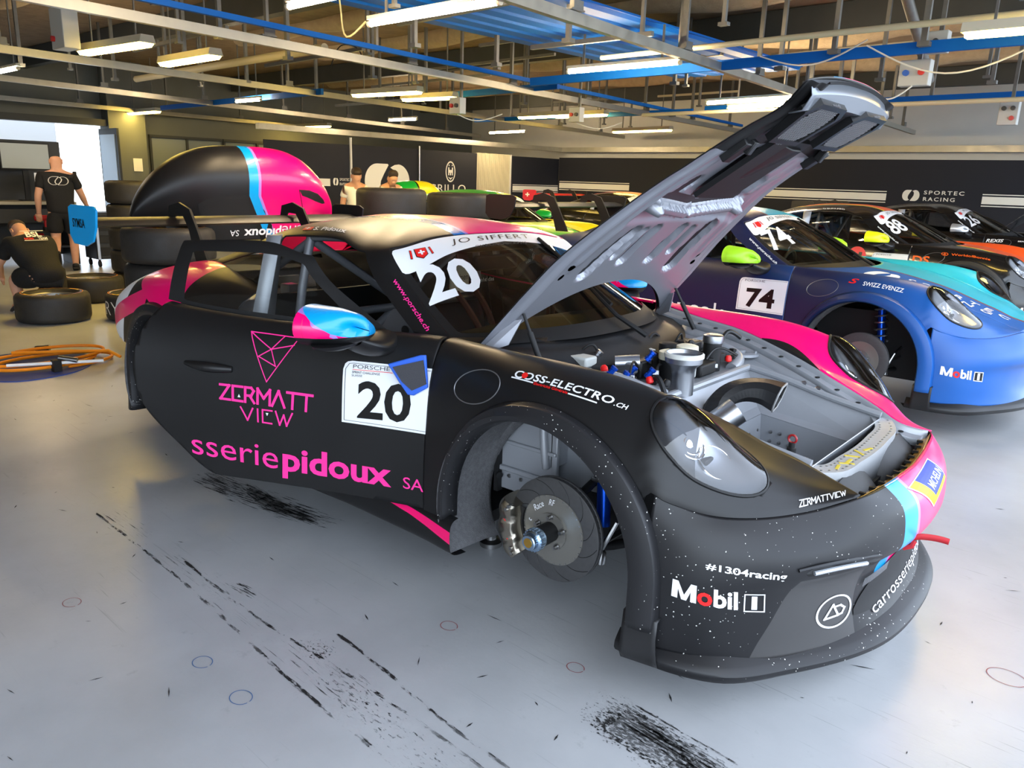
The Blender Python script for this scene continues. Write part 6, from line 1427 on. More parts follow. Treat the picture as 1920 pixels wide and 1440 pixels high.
def dress(C, num, band=True, www=WHITEV, plate=True, mobil=True):
    sf = C['surf']; bd, bf, bb, bw, bs = (bvh(sf[k][0]) for k in ('doorR','fenderR','bumper','ws','shell')); D = sf['doorR'][1]; wo = sf['ws'][1]
    dd2 = lambda sh, q, m, off=.002, cells=(8,4), name='lettering': hsub(decal(name, sh, q, bd, m, D, off, cells, origin=DOG, dirn=(0,-1,0)))
    if plate:
        dd2(shape_mesh([rect_r]), pl, WHITEV, name='number_plate', cells=(10,8)); dd2(shape_mesh(bor), pl, BLACKV, off=.0035, name='plate_border', cells=(10,8)); dd2(text_mesh(num, .03), [(-.845,-.88,.665),(-.617,-.88,.672),(-.617,-.88,.815),(-.845,-.88,.808)], BLACKV, off=.004)
        dd2(text_mesh('PORSCHE', 0), [(-.870,-.86,.853),(-.713,-.86,.858),(-.713,-.86,.872),(-.870,-.86,.868)], MATS['grey print'], off=.004)
    sd(text_mesh(num, .02), [(-.755,-.655,1.065),(-.680,-.405,1.120),(-.872,-.318,1.238),(-.928,-.588,1.190)], WHITEV, bw, wo, dirn=WD, cells=(8,8), off=.003)
    sd(shape_mesh([[(.24,1),(.24,.30),(.5,0),(.76,.30),(.76,1)], [(0,.25),(.09,.20),(.14,.95),(.05,1)], [(.91,.20),(1,.25),(.95,1),(.86,.95)]]), sq, REDV, bw, wo, dirn=WD, name='crest', off=.003)
    sd(text_mesh('JO SIFFERT', -.004, 0, 1.15), [(-.950,-.330,1.280),(-.945,.220,1.286),(-1.003,.257,1.306),(-.995,-.292,1.303)], BLACKV, bw, wo, dirn=WD, cells=(16,2), off=.003)
    sd(text_mesh('www.porsche.ch', .012), [(-.960,-.680,1.150),(-.703,-.735,.984),(-.684,-.722,.996),(-.940,-.664,1.165)], www, bs, sf['shell'][1], dirn=(.3,-.85,.45), off=.003)
    if mobil:
        mq = [(.5416,-.9315,.4003),(.7054,-.8316,.3755),(.707,-.8465,.4375),(.5422,-.9323,.4562)]; B_ = sf['bumper'][1]; v = (.6,-.8,0)
        sd(shape_mesh(MPOLY), sub_quad(mq, 0, 0, .36, 1), WHITEV, bb, B_, dirn=v); sd(text_mesh('o', .03), sub_quad(mq, .37, -.02, .60, .72), REDV, bb, B_, dirn=v); sd(text_mesh('bil', .03), sub_quad(mq, .62, 0, 1, 1.02), WHITEV, bb, B_, dirn=v)
        sd(RECT, q1, WHITEV, bb, B_, dirn=v); sd(RECT, sub_quad(q1,.08,.08,.92,.92), BLACKV, bb, B_, dirn=v, off=.003); sd(text_mesh('1', .02), sub_quad(q1, .36, .14, .62, .86), WHITEV, bb, B_, dirn=v, off=.004)
    c = []
    for t in np.linspace(0, 2*PI, 40, endpoint=False):
        h = bf.ray_cast(Vector((-.287+.108*math.cos(t), -2, .868+.058*math.sin(t)+.02*math.cos(t))), Vector((0,1,0)), 3); c.append(np.array(h[0]))
    mb = MB(); mb.tube(np.array(c), .0022, 6, closed=True); mb.build('fuel_cap_seam', MATS['worn metal edge'], sf['fenderR'][1])
    return bd, bf, bb, bw, bs, dd2
bd, bf, bb, bw, bs, dd2 = dress(C74, '74'); FE = C74['surf']['fenderR'][1]
sd(text_mesh('SWIZZ EVENZZ', .012, .2), [(-.02,-.885,.905),(.24,-.875,.88),(.235,-.85,.903),(-.025,-.86,.928)], WHITEV, bf, FE, dirn=FD, off=.003); sd(text_mesh('S', .02, .4), [(-.12,-.875,.915),(-.05,-.88,.905),(-.055,-.845,.937),(-.125,-.845,.945)], REDV, bf, FE, dirn=FD, off=.003)
bh_ = bvh(C74['surf']['hood'][0]); HO = C74['surf']['hood'][1]
hq = [(-.14,-.60,.97),(.78,-.37,.75),(.80,-.25,.76),(-.10,-.34,.99)]
for o in (decal('drop_logo', LOGO, sub_quad(hq, 0, 0, .22, 1), bh_, WHITEV, HO, .003, (4,3), origin=HOG, dirn=(.2,-.1,1)), decal('lettering', text_mesh('SPORTEC', .01, 0, 1.6), sub_quad(hq, .27, .50, 1, .95), bh_, WHITEV, HO, .003, (20,2), origin=HOG, dirn=(.2,-.1,1)), decal('lettering', text_mesh('RACING', .01, 0, 1.6), sub_quad(hq, .27, .05, .9, .42), bh_, WHITEV, HO, .003, (20,2), origin=HOG, dirn=(.2,-.1,1))): hsub(o)
dd2(text_mesh('inpeak', -.004), [(-1.56,-.88,.52),(-1.0,-.88,.50),(-1.0,-.88,.66),(-1.56,-.88,.68)], WHITEV)
bd, bf, bb, bw, bs, dd2 = dress(C88, '88'); FE = C88['surf']['fenderR'][1]
dd2(shape_mesh([disc2(36)]), [(-1.18,-.87,.72),(-.98,-.87,.72),(-.98,-.87,.93),(-1.18,-.87,.93)], mat('coral red print', (235,70,70), .5), name='castle_crest'); dd2(shape_mesh([[(.22,.25),(.40,.25),(.40,.42),(.60,.42),(.60,.25),(.78,.25),(.78,.72),(.60,.72),(.60,.58),(.40,.58),(.40,.72),(.22,.72)]]), [(-1.18,-.87,.72),(-.98,-.87,.72),(-.98,-.87,.93),(-1.18,-.87,.93)], BLACKV, off=.004, name='castle_crest')
sd(text_mesh('DS', .02), [(-.49,-.90,.80),(-.32,-.90,.80),(-.32,-.88,.885),(-.49,-.88,.885)], ORANGEV, bf, FE, dirn=(0,-.9,.3), off=.003); sd(text_mesh('WorldofBonnie', .01), [(-.12,-.88,.90),(.24,-.87,.872),(.236,-.855,.892),(-.124,-.862,.922)], ORANGEV, bf, FE, dirn=FD, off=.003); sd(shape_mesh(ring2((.5,.5),.44,.10,24)+stroke([(.4,.2),(.4,.8),(.65,.65),(.4,.5),(.68,.35),(.4,.2)], .08)), [(-.22,-.875,.898),(-.15,-.88,.893),(-.152,-.855,.922),(-.222,-.85,.928)], ORANGEV, bf, FE, dirn=FD, off=.003, cells=(3,3))
sd(text_mesh('O.BURKARD', .02, .1), [(-1.60,-.585,1.312),(-1.345,-.597,1.314),(-1.375,-.566,1.336),(-1.63,-.553,1.335)], WHITEV, bs, C88['surf']['shell'][1], dirn=(0,-.6,.8))
bd, bf, bb, bw, bs, dd2 = dress(C26, '26', plate=False, mobil=False); FE = C26['surf']['fenderR'][1]
sd(text_mesh('REXIS', .02, .2), [(-.50,-.89,.90),(-.28,-.89,.895),(-.28,-.865,.935),(-.50,-.865,.94)], WHITEV, bf, FE, dirn=FD, off=.003); sd(text_mesh('BEACH TEAM', .02), [(-.1,-.88,.89),(.16,-.88,.88),(.16,-.87,.90),(-.1,-.87,.91)], WHITEV, bf, FE, dirn=FD, off=.003)
bd, bf, bb, bw, bs, dd2 = dress(CGR, '12', plate=False, mobil=False)
# ================================================================== tyres, removed bumpers, hose, bench
RIMM = mat('alloy rim', (128,126,120), .35, metal=.6); ORTAPE = mat('orange sidewall stripe', (240,150,30), .5); BLTAPE = mat('blue sidewall print', (30,60,150), .5); YLT = mat('yellow sidewall print', (250,215,30), .5)
def tyre(loc, label, r=.355, w=.30, lean=0., spokes=True, stripe=True, group=None, rz=0., chalk=None):
    root = empty('racing_slick', loc, rz); tag(root, label, 'tyre', group)
    t = MB(); t.lathe([(a, h+w/2) for a, h in tyre_mesh(r, w, .235)], (0,0,0), 'z', 56, cap=False); to = t.build('tyre_body', RUBBER, root)
    rm = MB(); rm.lathe([(.238,.045),(.232,.06),(.220,.10),(.222,w-.10),(.232,w-.06),(.240,w-.042),(.236,w-.036),(.226,w-.045),(.214,w-.10)], (0,0,0), 'z', 48, cap=False)
    if spokes:
        for k in range(10):
            a = 2*PI*k/10; c, s = math.cos(a), math.sin(a)
            for da in (-.09,.09):
                c2, s2 = math.cos(a+da), math.sin(a+da); rm.add([(.045*c-.012*s,.045*s+.012*c,w-.12),(.045*c+.012*s,.045*s-.012*c,w-.12),(.222*c2+.010*s2,.222*s2-.010*c2,w-.055),(.222*c2-.010*s2,.222*s2+.010*c2,w-.055),(.045*c,.045*s,w-.15),(.222*c2,.222*s2,w-.085)], [(0,1,2,3),(0,3,5,4),(1,4,5,2)])
        rm.lathe([(.07,w-.16),(.07,w-.12),(.045,w-.11),(.03,w-.13),(0,w-.13)], (0,0,0), 'z', 24)
    rm.build('rim', RIMM, root, angle=35)
    if stripe:
        for z, m_, a0, a1, r0, r1 in ((w+.0006, ORTAPE, 0, 2*PI, .285, .291), (w-.0003, BLTAPE, .4, 1.5, .262, .278), (w-.0003, YLT, 1.6, 2.1, .262, .276), (w-.0003, WHITEV, 3.3, 4.3, .264, .276), (w-.0003, YLT, 4.7, 5.2, .262, .276)):
            mb = MB(); aa = np.linspace(a0, a1, 48); mb.grid(np.array([[(q*math.cos(t_), q*math.sin(t_), z+.001) for q in (r0, r1)] for t_ in aa]), flip=True); mb.build('sidewall_print', m_, to)
    if chalk:
        txt, ang, hh = chalk; polys = []
        v, f, asp = text_mesh(txt, -.012); wd = hh*asp
        v2, f2 = cut_cells(v, f, 8, 1); P3 = np.array([((r+.0015)*math.cos(ang+x*wd/r), (r+.0015)*math.sin(ang+x*wd/r), w/2-hh/2+y*hh) for x, y in v2]); put('chalk_mark', P3, f2, CREAM, to, None, False)
    return root
H = .285
ord_ = ['bottom','second','third','top']
for k in range(4): tyre((-4.75+.01*(k%2),.355-.012*k,(H+.0015)*k), '%s tyre of the stack under the left end of the pink bumper' % ord_[k], w=H, rz=k*1.3)
for k in range(4): tyre((-4.85,1.62+.01*k,(H+.0015)*k), '%s tyre of the stack under the pink end of the bumper' % ord_[k], w=H, rz=k)
for k in range(5): tyre((-4.72,2.68,(H+.0095)*k), '%s tyre of the tall stack right of the youth' % (['bottom','second','third','fourth','topmost'][k]), w=H+.008, rz=k*.7)
for k in range(5): tyre((-4.62,3.58,.2875*k), '%s tyre of the tall stack with chalk letters' % (['bottom','second','third','fourth','topmost'][k]), w=.286, rz=k*.4, chalk=('ARN', R(-62), .10) if k == 4 else None)
for k in range(5): tyre((-8.85,2.02,.2865*k), '%s tyre of the stack behind the black bumper' % (['bottom','second','third','fourth','topmost'][k]), w=.285)
tyre((-7.50,.41,0), 'lone slick tyre lying flat in front of the kneeling man', w=.30); tyre((-8.62,1.28,0), 'slick tyre lying flat behind the kneeling man, by the trolley', w=.30, rz=1.); tyre((-7.05,1.10,0), 'slick tyre with white chalk scrawl left of the tyre stack', r=.325, w=.29, chalk=('RY', R(-100), .14))
# removed rear bumpers, standing upside down on the tyres
def rear_bumper(loc, mats, paintf, label, text=None):
    root = empty('removed_rear_bumper', loc); tag(root, label, 'car bumper')
    rows = []
    # across y (-.96..+.96); profile from the resting lip up to the rounded crown
    for t in np.linspace(-1, 1, 61):
        a = abs(t); y = .96*math.copysign(1, t)*(1-(1-a)**1.12); dep = .30*(1-a**2.6); top = .62*(1-a**3.4)+.10*(1-a)*0
        e = a**6
        zt = .08+.56*max(0, 1-a**3.0)**.75; lo = -.12*max(0, 1-(a/.62)**6) if a < .62 else 0.
        xx = .02+dep
        rows.append([(xx-.10-.03*e, y*.93, lo), (xx-.03, y*.955, .14*zt/.64), (xx+.0, y*.975, zt*.38), (xx+.02, y, zt*.58), (xx-.0, y*.995, zt*.76), (xx-.06, y*.97, zt*.91), (xx-.15, y*.92, zt), (xx-.28, y*.86, zt*.985)])
    G = smooth_rows(np.array(rows), 2); mb = MB(); mb.grid(G); k = KM(np.concatenate(mb.v), np.zeros((mb.n,2)), mb.f); k = paintf(k)
    o = k.build('bumper_skin', mats, root, solid=.005); B_ = bvh(k)
    # plate recess in the middle and side vents
    def on(y, z):
        h = B_.ray_cast(Vector((2,y,z)), Vector((-1,0,0)), 4); return np.array(h[0]) if h[0] else np.array((.2,y,z))
    mb = MB(); el = [(-.36,-.11),(-.44,0),(-.50,.12),(-.52,.175),(-.46,.215),(-.30,.245),(-.18,.255),(-.14,.245),(-.12,.20),(-.02,.03),(.05,-.115)]
    nrm_ = lambda pts, q: [((y-q[0])/(q[1]-q[0]), (z-q[2])/(q[3]-q[2])) for y, z in pts]
    def patch(nm, pts, m):
        q = (min(p[0] for p in pts), max(p[0] for p in pts), min(p[1] for p in pts), max(p[1] for p in pts)); return decal(nm, shape_mesh([nrm_(pts, q)]), [(.3,q[0],q[2]),(.3,q[1],q[2]),(.3,q[1],q[3]),(.3,q[0],q[3])], B_, m, root, .003, (14,10), dirn=(1,0,0))
    patch('plate_recess', el, SOFTBLK)
    patch('side_vent', [(.40,.30),(.52,.295),(.64,.265),(.74,.21),(.77,.18),(.73,.175),(.62,.20),(.50,.235),(.44,.25)], SOFTBLK)
    mb = MB(); mb.tube([on(.40, .30)+[.002,0,0], on(.46,.16)+[.002,0,0], on(.55,-.0)+[.002,0,0]], .003, 5, sub=5); mb.build('panel_gap', SOFTBLK, root)
    mb = MB()
    mb.box((.02,-.62,.02), (.10,.16,.10)); mb.box((.02,.62,.02), (.10,.16,.10)); mb.build('mount_bracket', SOFTBLK, root, bevel=.01)
    if text:
        # the bumper stands on its head, so its lettering reads upside down
        for tx, y0, y1, z0, z1, bold in text: decal('lettering', text_mesh(tx, bold), [on(y1, z1), on(y0, z1), on(y0, z0), on(y1, z0)], B_, WHITEV, root, .004, (16,2), dirn=(1,0,0))
    return root
def pnt(y0, y1, y2, sl):
    def f(k):
        s = lambda c: c[:,1]+sl*np.clip(.25-c[:,2], 0, .4)
        k = k.paint(lambda c,a: s(c)-y2, 1); k = k.paint(lambda c,a: np.minimum(s(c)-y0, y1-s(c)), 2); return k.paint(lambda c,a: np.minimum(s(c)-y1, y2-s(c)), 3)
    return f
rear_bumper((-4.75,.97,H*4+.01), [BLACKW, PINK, CYAN, LILAC, PLASTIC], pnt(-.10,-.015,.01,-.57), 'black, cyan and pink rear bumper resting upside down on tyres', [('pidoux',-.115,.25,-.105,-.005,.028),('SA',-.24,-.16,-.085,-.035,0),('sserie',.26,.62,-.085,-.01,0)])
rear_bumper((-9.88,7.73,.885), [GREEN, YELO, GLBLK, GLBLK, PLASTIC], pnt(-.06,-.02,-.019,0.), 'green and yellow rear bumper propped up behind the tall tyre stack')
st_ = MB(); st_.box((-9.9,7.73,.36), (.5,1.3,.72)); st_.box((-9.9,7.73,.74), (.6,1.5,.04)); tag(st_.build('parts_trolley', SOFTBLK, None, bevel=.01), 'dark parts trolley under the green and yellow bumper', 'trolley')
# hose, blue mat and lance on the floor
HOSE = mat('orange air hose', (240,140,20), .45); BLUM = mat('blue floor mat', (40,60,130), .7, var=.2, scale=20)
mb = MB(); c = np.array((-5.45,-.42)); P_ = []
for t in np.linspace(0, 5.2*PI, 150):
    r_ = .42+.03*math.sin(t*.7); P_.append((c[0]+r_*.62*math.cos(t)+.05*math.sin(t*.31), c[1]+r_*1.0*math.sin(t)+.05*math.cos(t*.4), .018+.004*t))
P_ += [(-5.25,-.02,.09),(-5.17,.04,.04)]
mb.tube(P_, .013, 8); ho = empty('air_hose_coil', (0,0,0)); tag(ho, 'orange air hose coiled on the floor beside the open door', 'hose'); mb.build('hose', HOSE, ho)
q = MB(); q.cyl((-5.15,-.45,.11), (-5.05,-.35,.09), .02, 12); q.cyl((-5.9,-.35,.05), (-5.82,-.27,.06), .025, 12); q.build('hose_coupling', STEEL, ho)['kind'] = 'stuff'
ma = MB(); poly = [(-5.75,-.98),(-5.35,-1.03),(-5.0,-.80),(-5.0,-.45),(-5.55,-.05),(-5.95,-.25),(-6.0,-.75)]; poly = smooth_curve(np.array([(x,y,0) for x, y in poly]), 5, True)[:, :2]; ma.prism(poly, .008); tag(ma.build('floor_mat', BLUM, None), 'dark blue mat lying under the orange hose', 'mat')
la = MB(); la.cyl((-5.28,-.78,.075), (-4.98,-.18,.075), .013, 10); lo = empty('air_lance', (0,0,0)); tag(lo, 'white lance with dark clamp lying across the hose', 'lance'); la.build('tube', WHITEV, lo); q = MB(); q.box((-5.13,-.48,.05), (.06,.06,.10)); q.build('clamp', SOFTBLK, lo)
# workbench with monitors
BEN = mat('dark bench panel', (34,35,36), .5); BTOP = mat('worn bench top', (150,146,130), .5); SCR = mat('dark monitor screen', (24,25,28), .15)
r = empty('workbench', ga(-13.0,.6,0), GROT); tag(r, 'dark workbench with pale top behind the bald man', 'workbench')
q = MB(); q.box((0,0,1.0), (.7,3.1,.05)); q.build('bench_top', BTOP, r, bevel=.006)
for y in (-1.5,0,1.5):
    q = MB(); q.box((0,y,.49), (.65,.05,.97)); q.build('side_panel', BEN, r)
q = MB(); q.box((-.3,0,.55), (.03,3.0,.85)); q.build('back_panel', BEN, r); q = MB(); q.box((0,0,.30), (.6,3.0,.03)); q.build('shelf', BEN, r); q = MB(); q.box((.30,.4,.80), (.03,2.0,.22)); q.build('drawer', BEN, r, bevel=.005)
q = MB(); q.box((-.34,0,1.50), (.04,3.2,.95)); q.build('rear_board', BEN, r)
for (y, w_, h_, z, lab, m_) in ((.10,.75,.62,1.50,'large dark monitor on the workbench', SCR),(.95,.72,.42,1.72,'pale grey screen right of the large monitor', mat('pale screen', (150,156,152), .3))):
    s_ = empty('monitor', ga(-12.93,.6+y,1.027), GROT); tag(s_, lab, 'monitor'); q = MB(); q.box((0,0,z-1.025), (.04,w_,h_)); q.build('bezel', SOFTBLK, s_, bevel=.005); q = MB(); q.box((.022,0,z-1.025), (.004,w_-.04,h_-.04)); q.build('screen', m_, s_); q = MB(); q.box((-.06,0,(z-1.025)/2), (.04,.08,z-1.025)); q.build('stand', SOFTBLK, s_); q = MB(); q.box((-.02,0,.008), (.18,.26,.016)); q.build('base', SOFTBLK, s_)
q = MB(); q.box(ga(-12.86,1.75,1.32), (.01,.24,.30)); tag(q.build('notice_sheet', WHITEV, None), 'white paper sheet hanging below the pale screen', 'paper')
for k, (b, lab) in enumerate(((.2,'small white box on the workbench'),(-.2,'folded white cloth at the left end of the bench'))):
    q = MB(); q.box(ga(-12.75,b,1.062), (.12,.10,.07)); tag(q.build('bench_box', WHITEV, None, bevel=.01), lab, 'box')
r = empty('tool_trolley', ga(-12.35,2.5,0), GROT); tag(r, 'dark tool trolley on castors behind the bald man', 'trolley')
q = MB(); q.box((0,0,.50), (.5,.62,.75)); q.build('body', BEN, r, bevel=.01); q = MB(); q.box((.26,.28,.55), (.02,.04,.85)); q.box((.26,-.28,.55), (.02,.04,.85)); q.build('edge_rail', ALU, r)
for z in (.25,.45,.65,.80):
    q = MB(); q.box((.258,0,z), (.012,.50,.13 if z < .7 else .08)); q.build('drawer', SOFTBLK, r, bevel=.004)
for x in (-.2,.2):
    for y in (-.26,.26):
        q = MB(); q.lathe([(.05,-.015),(.05,.015)], (x,y,.05), 'y', 16); q.box((x,y,.11), (.03,.03,.06)); q.build('castor', SOFTBLK, r)
for k, (b, z, lab) in enumerate(((1.55,.70,'red cordless tool on the upper bench rack'),(1.45,.42,'red cordless tool on the lower bench rack'))):
    t_ = empty('cordless_tool', ga(-12.48,b,z), GROT); tag(t_, lab, 'tool'); q = MB(); q.cyl((0,-.10,.08), (0,.10,.08), .045, 14); q.box((0,.06,.0), (.05,.06,.14)); q.build('housing', mat('red tool body', (170,25,30), .5), t_, bevel=.008); q = MB(); q.box((0,.07,-.09), (.09,.11,.06)); q.build('battery', SOFTBLK, t_)
    sh_ = MB(); sh_.box(ga(-12.48,b,z-.13), (.3,.34,.02)); tag(sh_.build('tool_shelf', SOFTBLK, None), 'small black shelf under the %s red tool' % ('upper','lower')[k], 'shelf')
# signs on the column
for (b, z, w_, h_, lab, tx) in ((4.72,1.62,.22,.46,'white electrical notice box, upper one on the column','GEB'),(4.72,1.13,.24,.30,'white switch box, lower one on the column','C')):
    q = MB(); q.box(ga(AB+.45,b,z), (.10,w_,h_)); o = q.build('notice_box', WHITEW, None, bevel=.01); tag(o, lab, 'switch box')
    p = ga(AB+.505,b,z); letters(tx, [p+[0,-.07,-.06], p+[0,.07,-.06], p+[0,.07,.06], p+[0,-.07,.06]], None, MATS['grey print'], o, bold=.02, off=.002)
q = MB(); q.box(ga(AB+.385,5.28,1.67), (.006,.21,.29)); tag(q.build('notice_sheet', WHITEV, None), 'white notice sheet taped to the grey column', 'paper')
q = MB(); q.box(ga(-16.5,4.4,.22), (.7,.55,.44)); tag(q.build('storage_crate', mat('grey crate', (120,124,126), .6), None, bevel=.02), 'grey plastic crate on the floor by the back door', 'crate')
for k, b in enumerate((4.95,5.15)):
    q = MB(); q.cyl(ga(-16.2,b,0), ga(-16.2,b,.52), .07, 16); q.lathe([(.07,.52),(.03,.58),(.02,.64),(0,.65)], ga(-16.2,b,0), 'z', 16); tag(q.build('fire_extinguisher', mat('red cylinder', (180,25,30), .35), None), ('red extinguisher nearer the crate by the back door','red extinguisher farther from the crate by the back door')[k], 'extinguisher')
# ================================================================== people
SKIN = mat('skin', (196,146,118), .55, var=.08, scale=30); BLKT = mat('black cotton', (17,17,19), .85, bump=.2, bscale=60); WHT = mat('white cotton', (232,229,220), .85, bump=.2, bscale=60); HAIRB = mat('dark brown hair', (45,32,24), .6, bump=.6, bscale=90); HAIRS = mat('shaved grey stubble', (150,120,102), .7); SHOE = mat('black shoe', (20,20,20), .6); SOLE = mat('white sole', (215,212,205), .6)
FAT = 1.22
def skin(name, nodes, edges, m, parent=None, root=None, sub=2):
    names = list(nodes); idx = {n: i for i, n in enumerate(names)}
    me = bpy.data.meshes.new(name); me.from_pydata([nodes[n][0] for n in names], [(idx[a], idx[b]) for a, b in edges], []); me.materials.append(m)
    o = bpy.data.objects.new(name, me); COL.objects.link(o); o.parent = parent
    md = o.modifiers.new('skin', 'SKIN'); md.use_smooth_shade = True
    for n in names:
        r = nodes[n][1]; r = r if isinstance(r, tuple) else (r, r); r = (r[0]*FAT, r[1]*FAT); sv = me.skin_vertices[0].data[idx[n]]; sv.radius = r; sv.use_root = (n == (root or names[0]))
    sb = o.modifiers.new('smooth', 'SUBSURF'); sb.levels = sub; sb.render_levels = sub; return o
def person(loc, rz, J, label, shirt, shorts, shoes, sleeves='short', hair=None, trousers=False, scale=1.):
    """J: joint positions; x forward, y left, z up. One continuous body; clothing as children."""
    root = empty('person', loc, rz); root.scale = (scale,)*3; tag(root, label, 'person')
    V = lambda n: np.array(J[n], float)
    mix = lambda a, b, t: tuple(V(a)*(1-t)+V(b)*t)
    hd = V('head'); nk = V('neck'); up = (hd-nk)/np.linalg.norm(hd-nk); fw = np.array(J.get('face', (1,0,0)), float)
    nodes = {'pelvis':(J['pelvis'],(.13,.10)),'waist':(mix('pelvis','chest',.45),(.125,.095)),'chest':(J['chest'],(.15,.11)),'neck':(J['neck'],.046),
      'jaw':(tuple(hd-up*.055+fw*.02),(.060,.066)),'head':(tuple(hd+up*.01),(.074,.088)),'crown':(tuple(hd+up*.075-fw*.01),(.062,.072)),'nose':(tuple(hd-up*.03+fw*.105),.010)}
    edges = [('pelvis','waist'),('waist','chest'),('chest','neck'),('neck','jaw'),('jaw','head'),('head','crown'),('jaw','nose')]
    for s in 'LR':
        nodes.update({'sh'+s:(J['sh'+s],.062),'el'+s:(J['el'+s],.042),'fa'+s:(mix('el'+s,'ha'+s,.35),.042),'wr'+s:(J['ha'+s],.027),'hip'+s:(J['hip'+s],.085),'th'+s:(mix('hip'+s,'kn'+s,.45),.080),'kn'+s:(J['kn'+s],.055),'ca'+s:(mix('kn'+s,'an'+s,.30),.058),'an'+s:(J['an'+s],.037),'to'+s:(J['to'+s],.030)})
        edges += [('chest','sh'+s),('sh'+s,'el'+s),('el'+s,'fa'+s),('fa'+s,'wr'+s),('pelvis','hip'+s),('hip'+s,'th'+s),('th'+s,'kn'+s),('kn'+s,'ca'+s),('ca'+s,'an'+s),('an'+s,'to'+s)]
        d = V('ha'+s)-V('el'+s); d /= np.linalg.norm(d); side = np.cross(d, fw); side = side/max(.2, np.linalg.norm(side)); pal = V('ha'+s)+d*.07
        nodes['pa'+s] = (tuple(pal),(.022,.036)); edges.append(('wr'+s,'pa'+s))
        for k, (o_, L_) in enumerate(((-.030,.068),(-.010,.078),(.011,.074),(.030,.058))):
            b_ = pal+side*o_+d*.02; m_ = b_+d*L_*.5; t_ = m_+d*L_*.42+fw*.02
            for q, p_ in (('a',b_),('b',m_),('c',t_)): nodes['f%d%s%s' % (k,q,s)] = (tuple(p_),.0095)
            edges += [('pa'+s,'f%da%s' % (k,s)),('f%da%s' % (k,s),'f%db%s' % (k,s)),('f%db%s' % (k,s),'f%dc%s' % (k,s))]
        tb_ = pal-d*.03+side*-.045+fw*.015; nodes['t'+s] = (tuple(tb_),.011); nodes['u'+s] = (tuple(tb_+d*.045+fw*.012),.0095); edges += [('pa'+s,'t'+s),('t'+s,'u'+s)]
    body = skin('body', nodes, edges, SKIN, root, 'pelvis')
    k = 1.16
    sn = {'hem':(mix('pelvis','chest',-.32),(.176,.142)),'pelvis':(mix('pelvis','chest',.10),(.168,.135)),'waist':(mix('pelvis','chest',.40),(.165,.130)),'chest':(J['chest'],(.175,.132)),'yoke':(mix('chest','neck',.45),(.135,.105)),'collar':(mix('chest','neck',.88),(.075,.068))}; se = [('hem','pelvis'),('pelvis','waist'),('waist','chest'),('chest','yoke'),('yoke','collar')]
    for s in 'LR':
        sn['sh'+s] = (J['sh'+s],.080); sn['sl'+s] = (mix('sh'+s,'el'+s,.42),.068); sn['sm'+s] = (mix('sh'+s,'el'+s,.68),.066); se += [('chest','sh'+s),('sh'+s,'sl'+s),('sl'+s,'sm'+s)]
    sh_ = skin('shirt', sn, se, shirt, root, 'chest')
    pn = {'belt':(mix('pelvis','chest',.16),(.148,.115)),'pelvis':(J['pelvis'],(.155,.125))}; pe = [('belt','pelvis')]
    for s in 'LR':
        pn['hip'+s] = (J['hip'+s],.112); pn['th'+s] = (mix('hip'+s,'kn'+s,.5),.108); pn['kn'+s] = (mix('hip'+s,'kn'+s,.86),.098); pe += [('pelvis','hip'+s),('hip'+s,'th'+s),('th'+s,'kn'+s)]
        if trousers: pn['kk'+s] = (J['kn'+s],.085); pn['an'+s] = (mix('kn'+s,'an'+s,.92),.062); pe += [('kn'+s,'kk'+s),('kk'+s,'an'+s)]
    skin('shorts' if not trousers else 'trousers', pn, pe, shorts, root, 'pelvis')
    for s in 'LR':
        a = V('an'+s); t = V('to'+s); d = t-a; d /= np.linalg.norm(d)
        sk_ = skin('shoe', {'h':(tuple(a-d*.04+[0,0,-.02]),(.042,.040)),'m':(tuple(a+d*.06+[0,0,-.03]),(.046,.036)),'t':(tuple(a+d*.17+[0,0,-.045]),(.046,.026)),'k':(tuple(a+[0,0,.02]),.046)}, [('h','m'),('m','t'),('h','k')], shoes, root, 'm')
        mb = MB(); n_ = np.cross(d, (0,0,1)); n_ = n_/max(.1, np.linalg.norm(n_)); u_ = np.cross(n_, d); c_ = a+d*.06-u_*.062
        mb.add([c_+d*x+n_*y+u_*z for z in (-.012,.014) for x, y in ((-.12,-.036),(.10,-.044),(.15,0),(.10,.044),(-.12,.036))], [(4,3,2,1,0),(5,6,7,8,9)]+[(i,(i+1)%5,5+(i+1)%5,5+i) for i in range(5)]); mb.build('shoe_sole', SOLE if shoes is not SHOE else SHOE, sk_)
    # face and hair
    lat = np.cross(up, fw); lat /= np.linalg.norm(lat); mb = MB()
    for s in (1,-1):
        mb.lathe([(0,-.008),(.009,-.004),(.009,.002),(0,.006)], tuple(hd+fw*.080+lat*.030*s+up*.005), tuple(fw), 10)
    mb.build('eyes', SOFTBLK, root)['kind'] = 'stuff'
    mb = MB(); mb.tube([hd-up*.068+fw*.084+lat*x for x in (-.022,0,.022)], .005, 6); mb.build('mouth', mat('lips', (150,90,80), .6), root)
    for s in (1,-1):
        mb = MB(); c_ = hd+lat*.078*s-up*.01-fw*.01; mb.tube([c_+up*.030*math.cos(t)+fw*.018*math.sin(t)+lat*.006*s for t in np.linspace(0, 2*PI, 14, endpoint=False)], .009, 6, closed=True); mb.build('ear', SKIN, root)
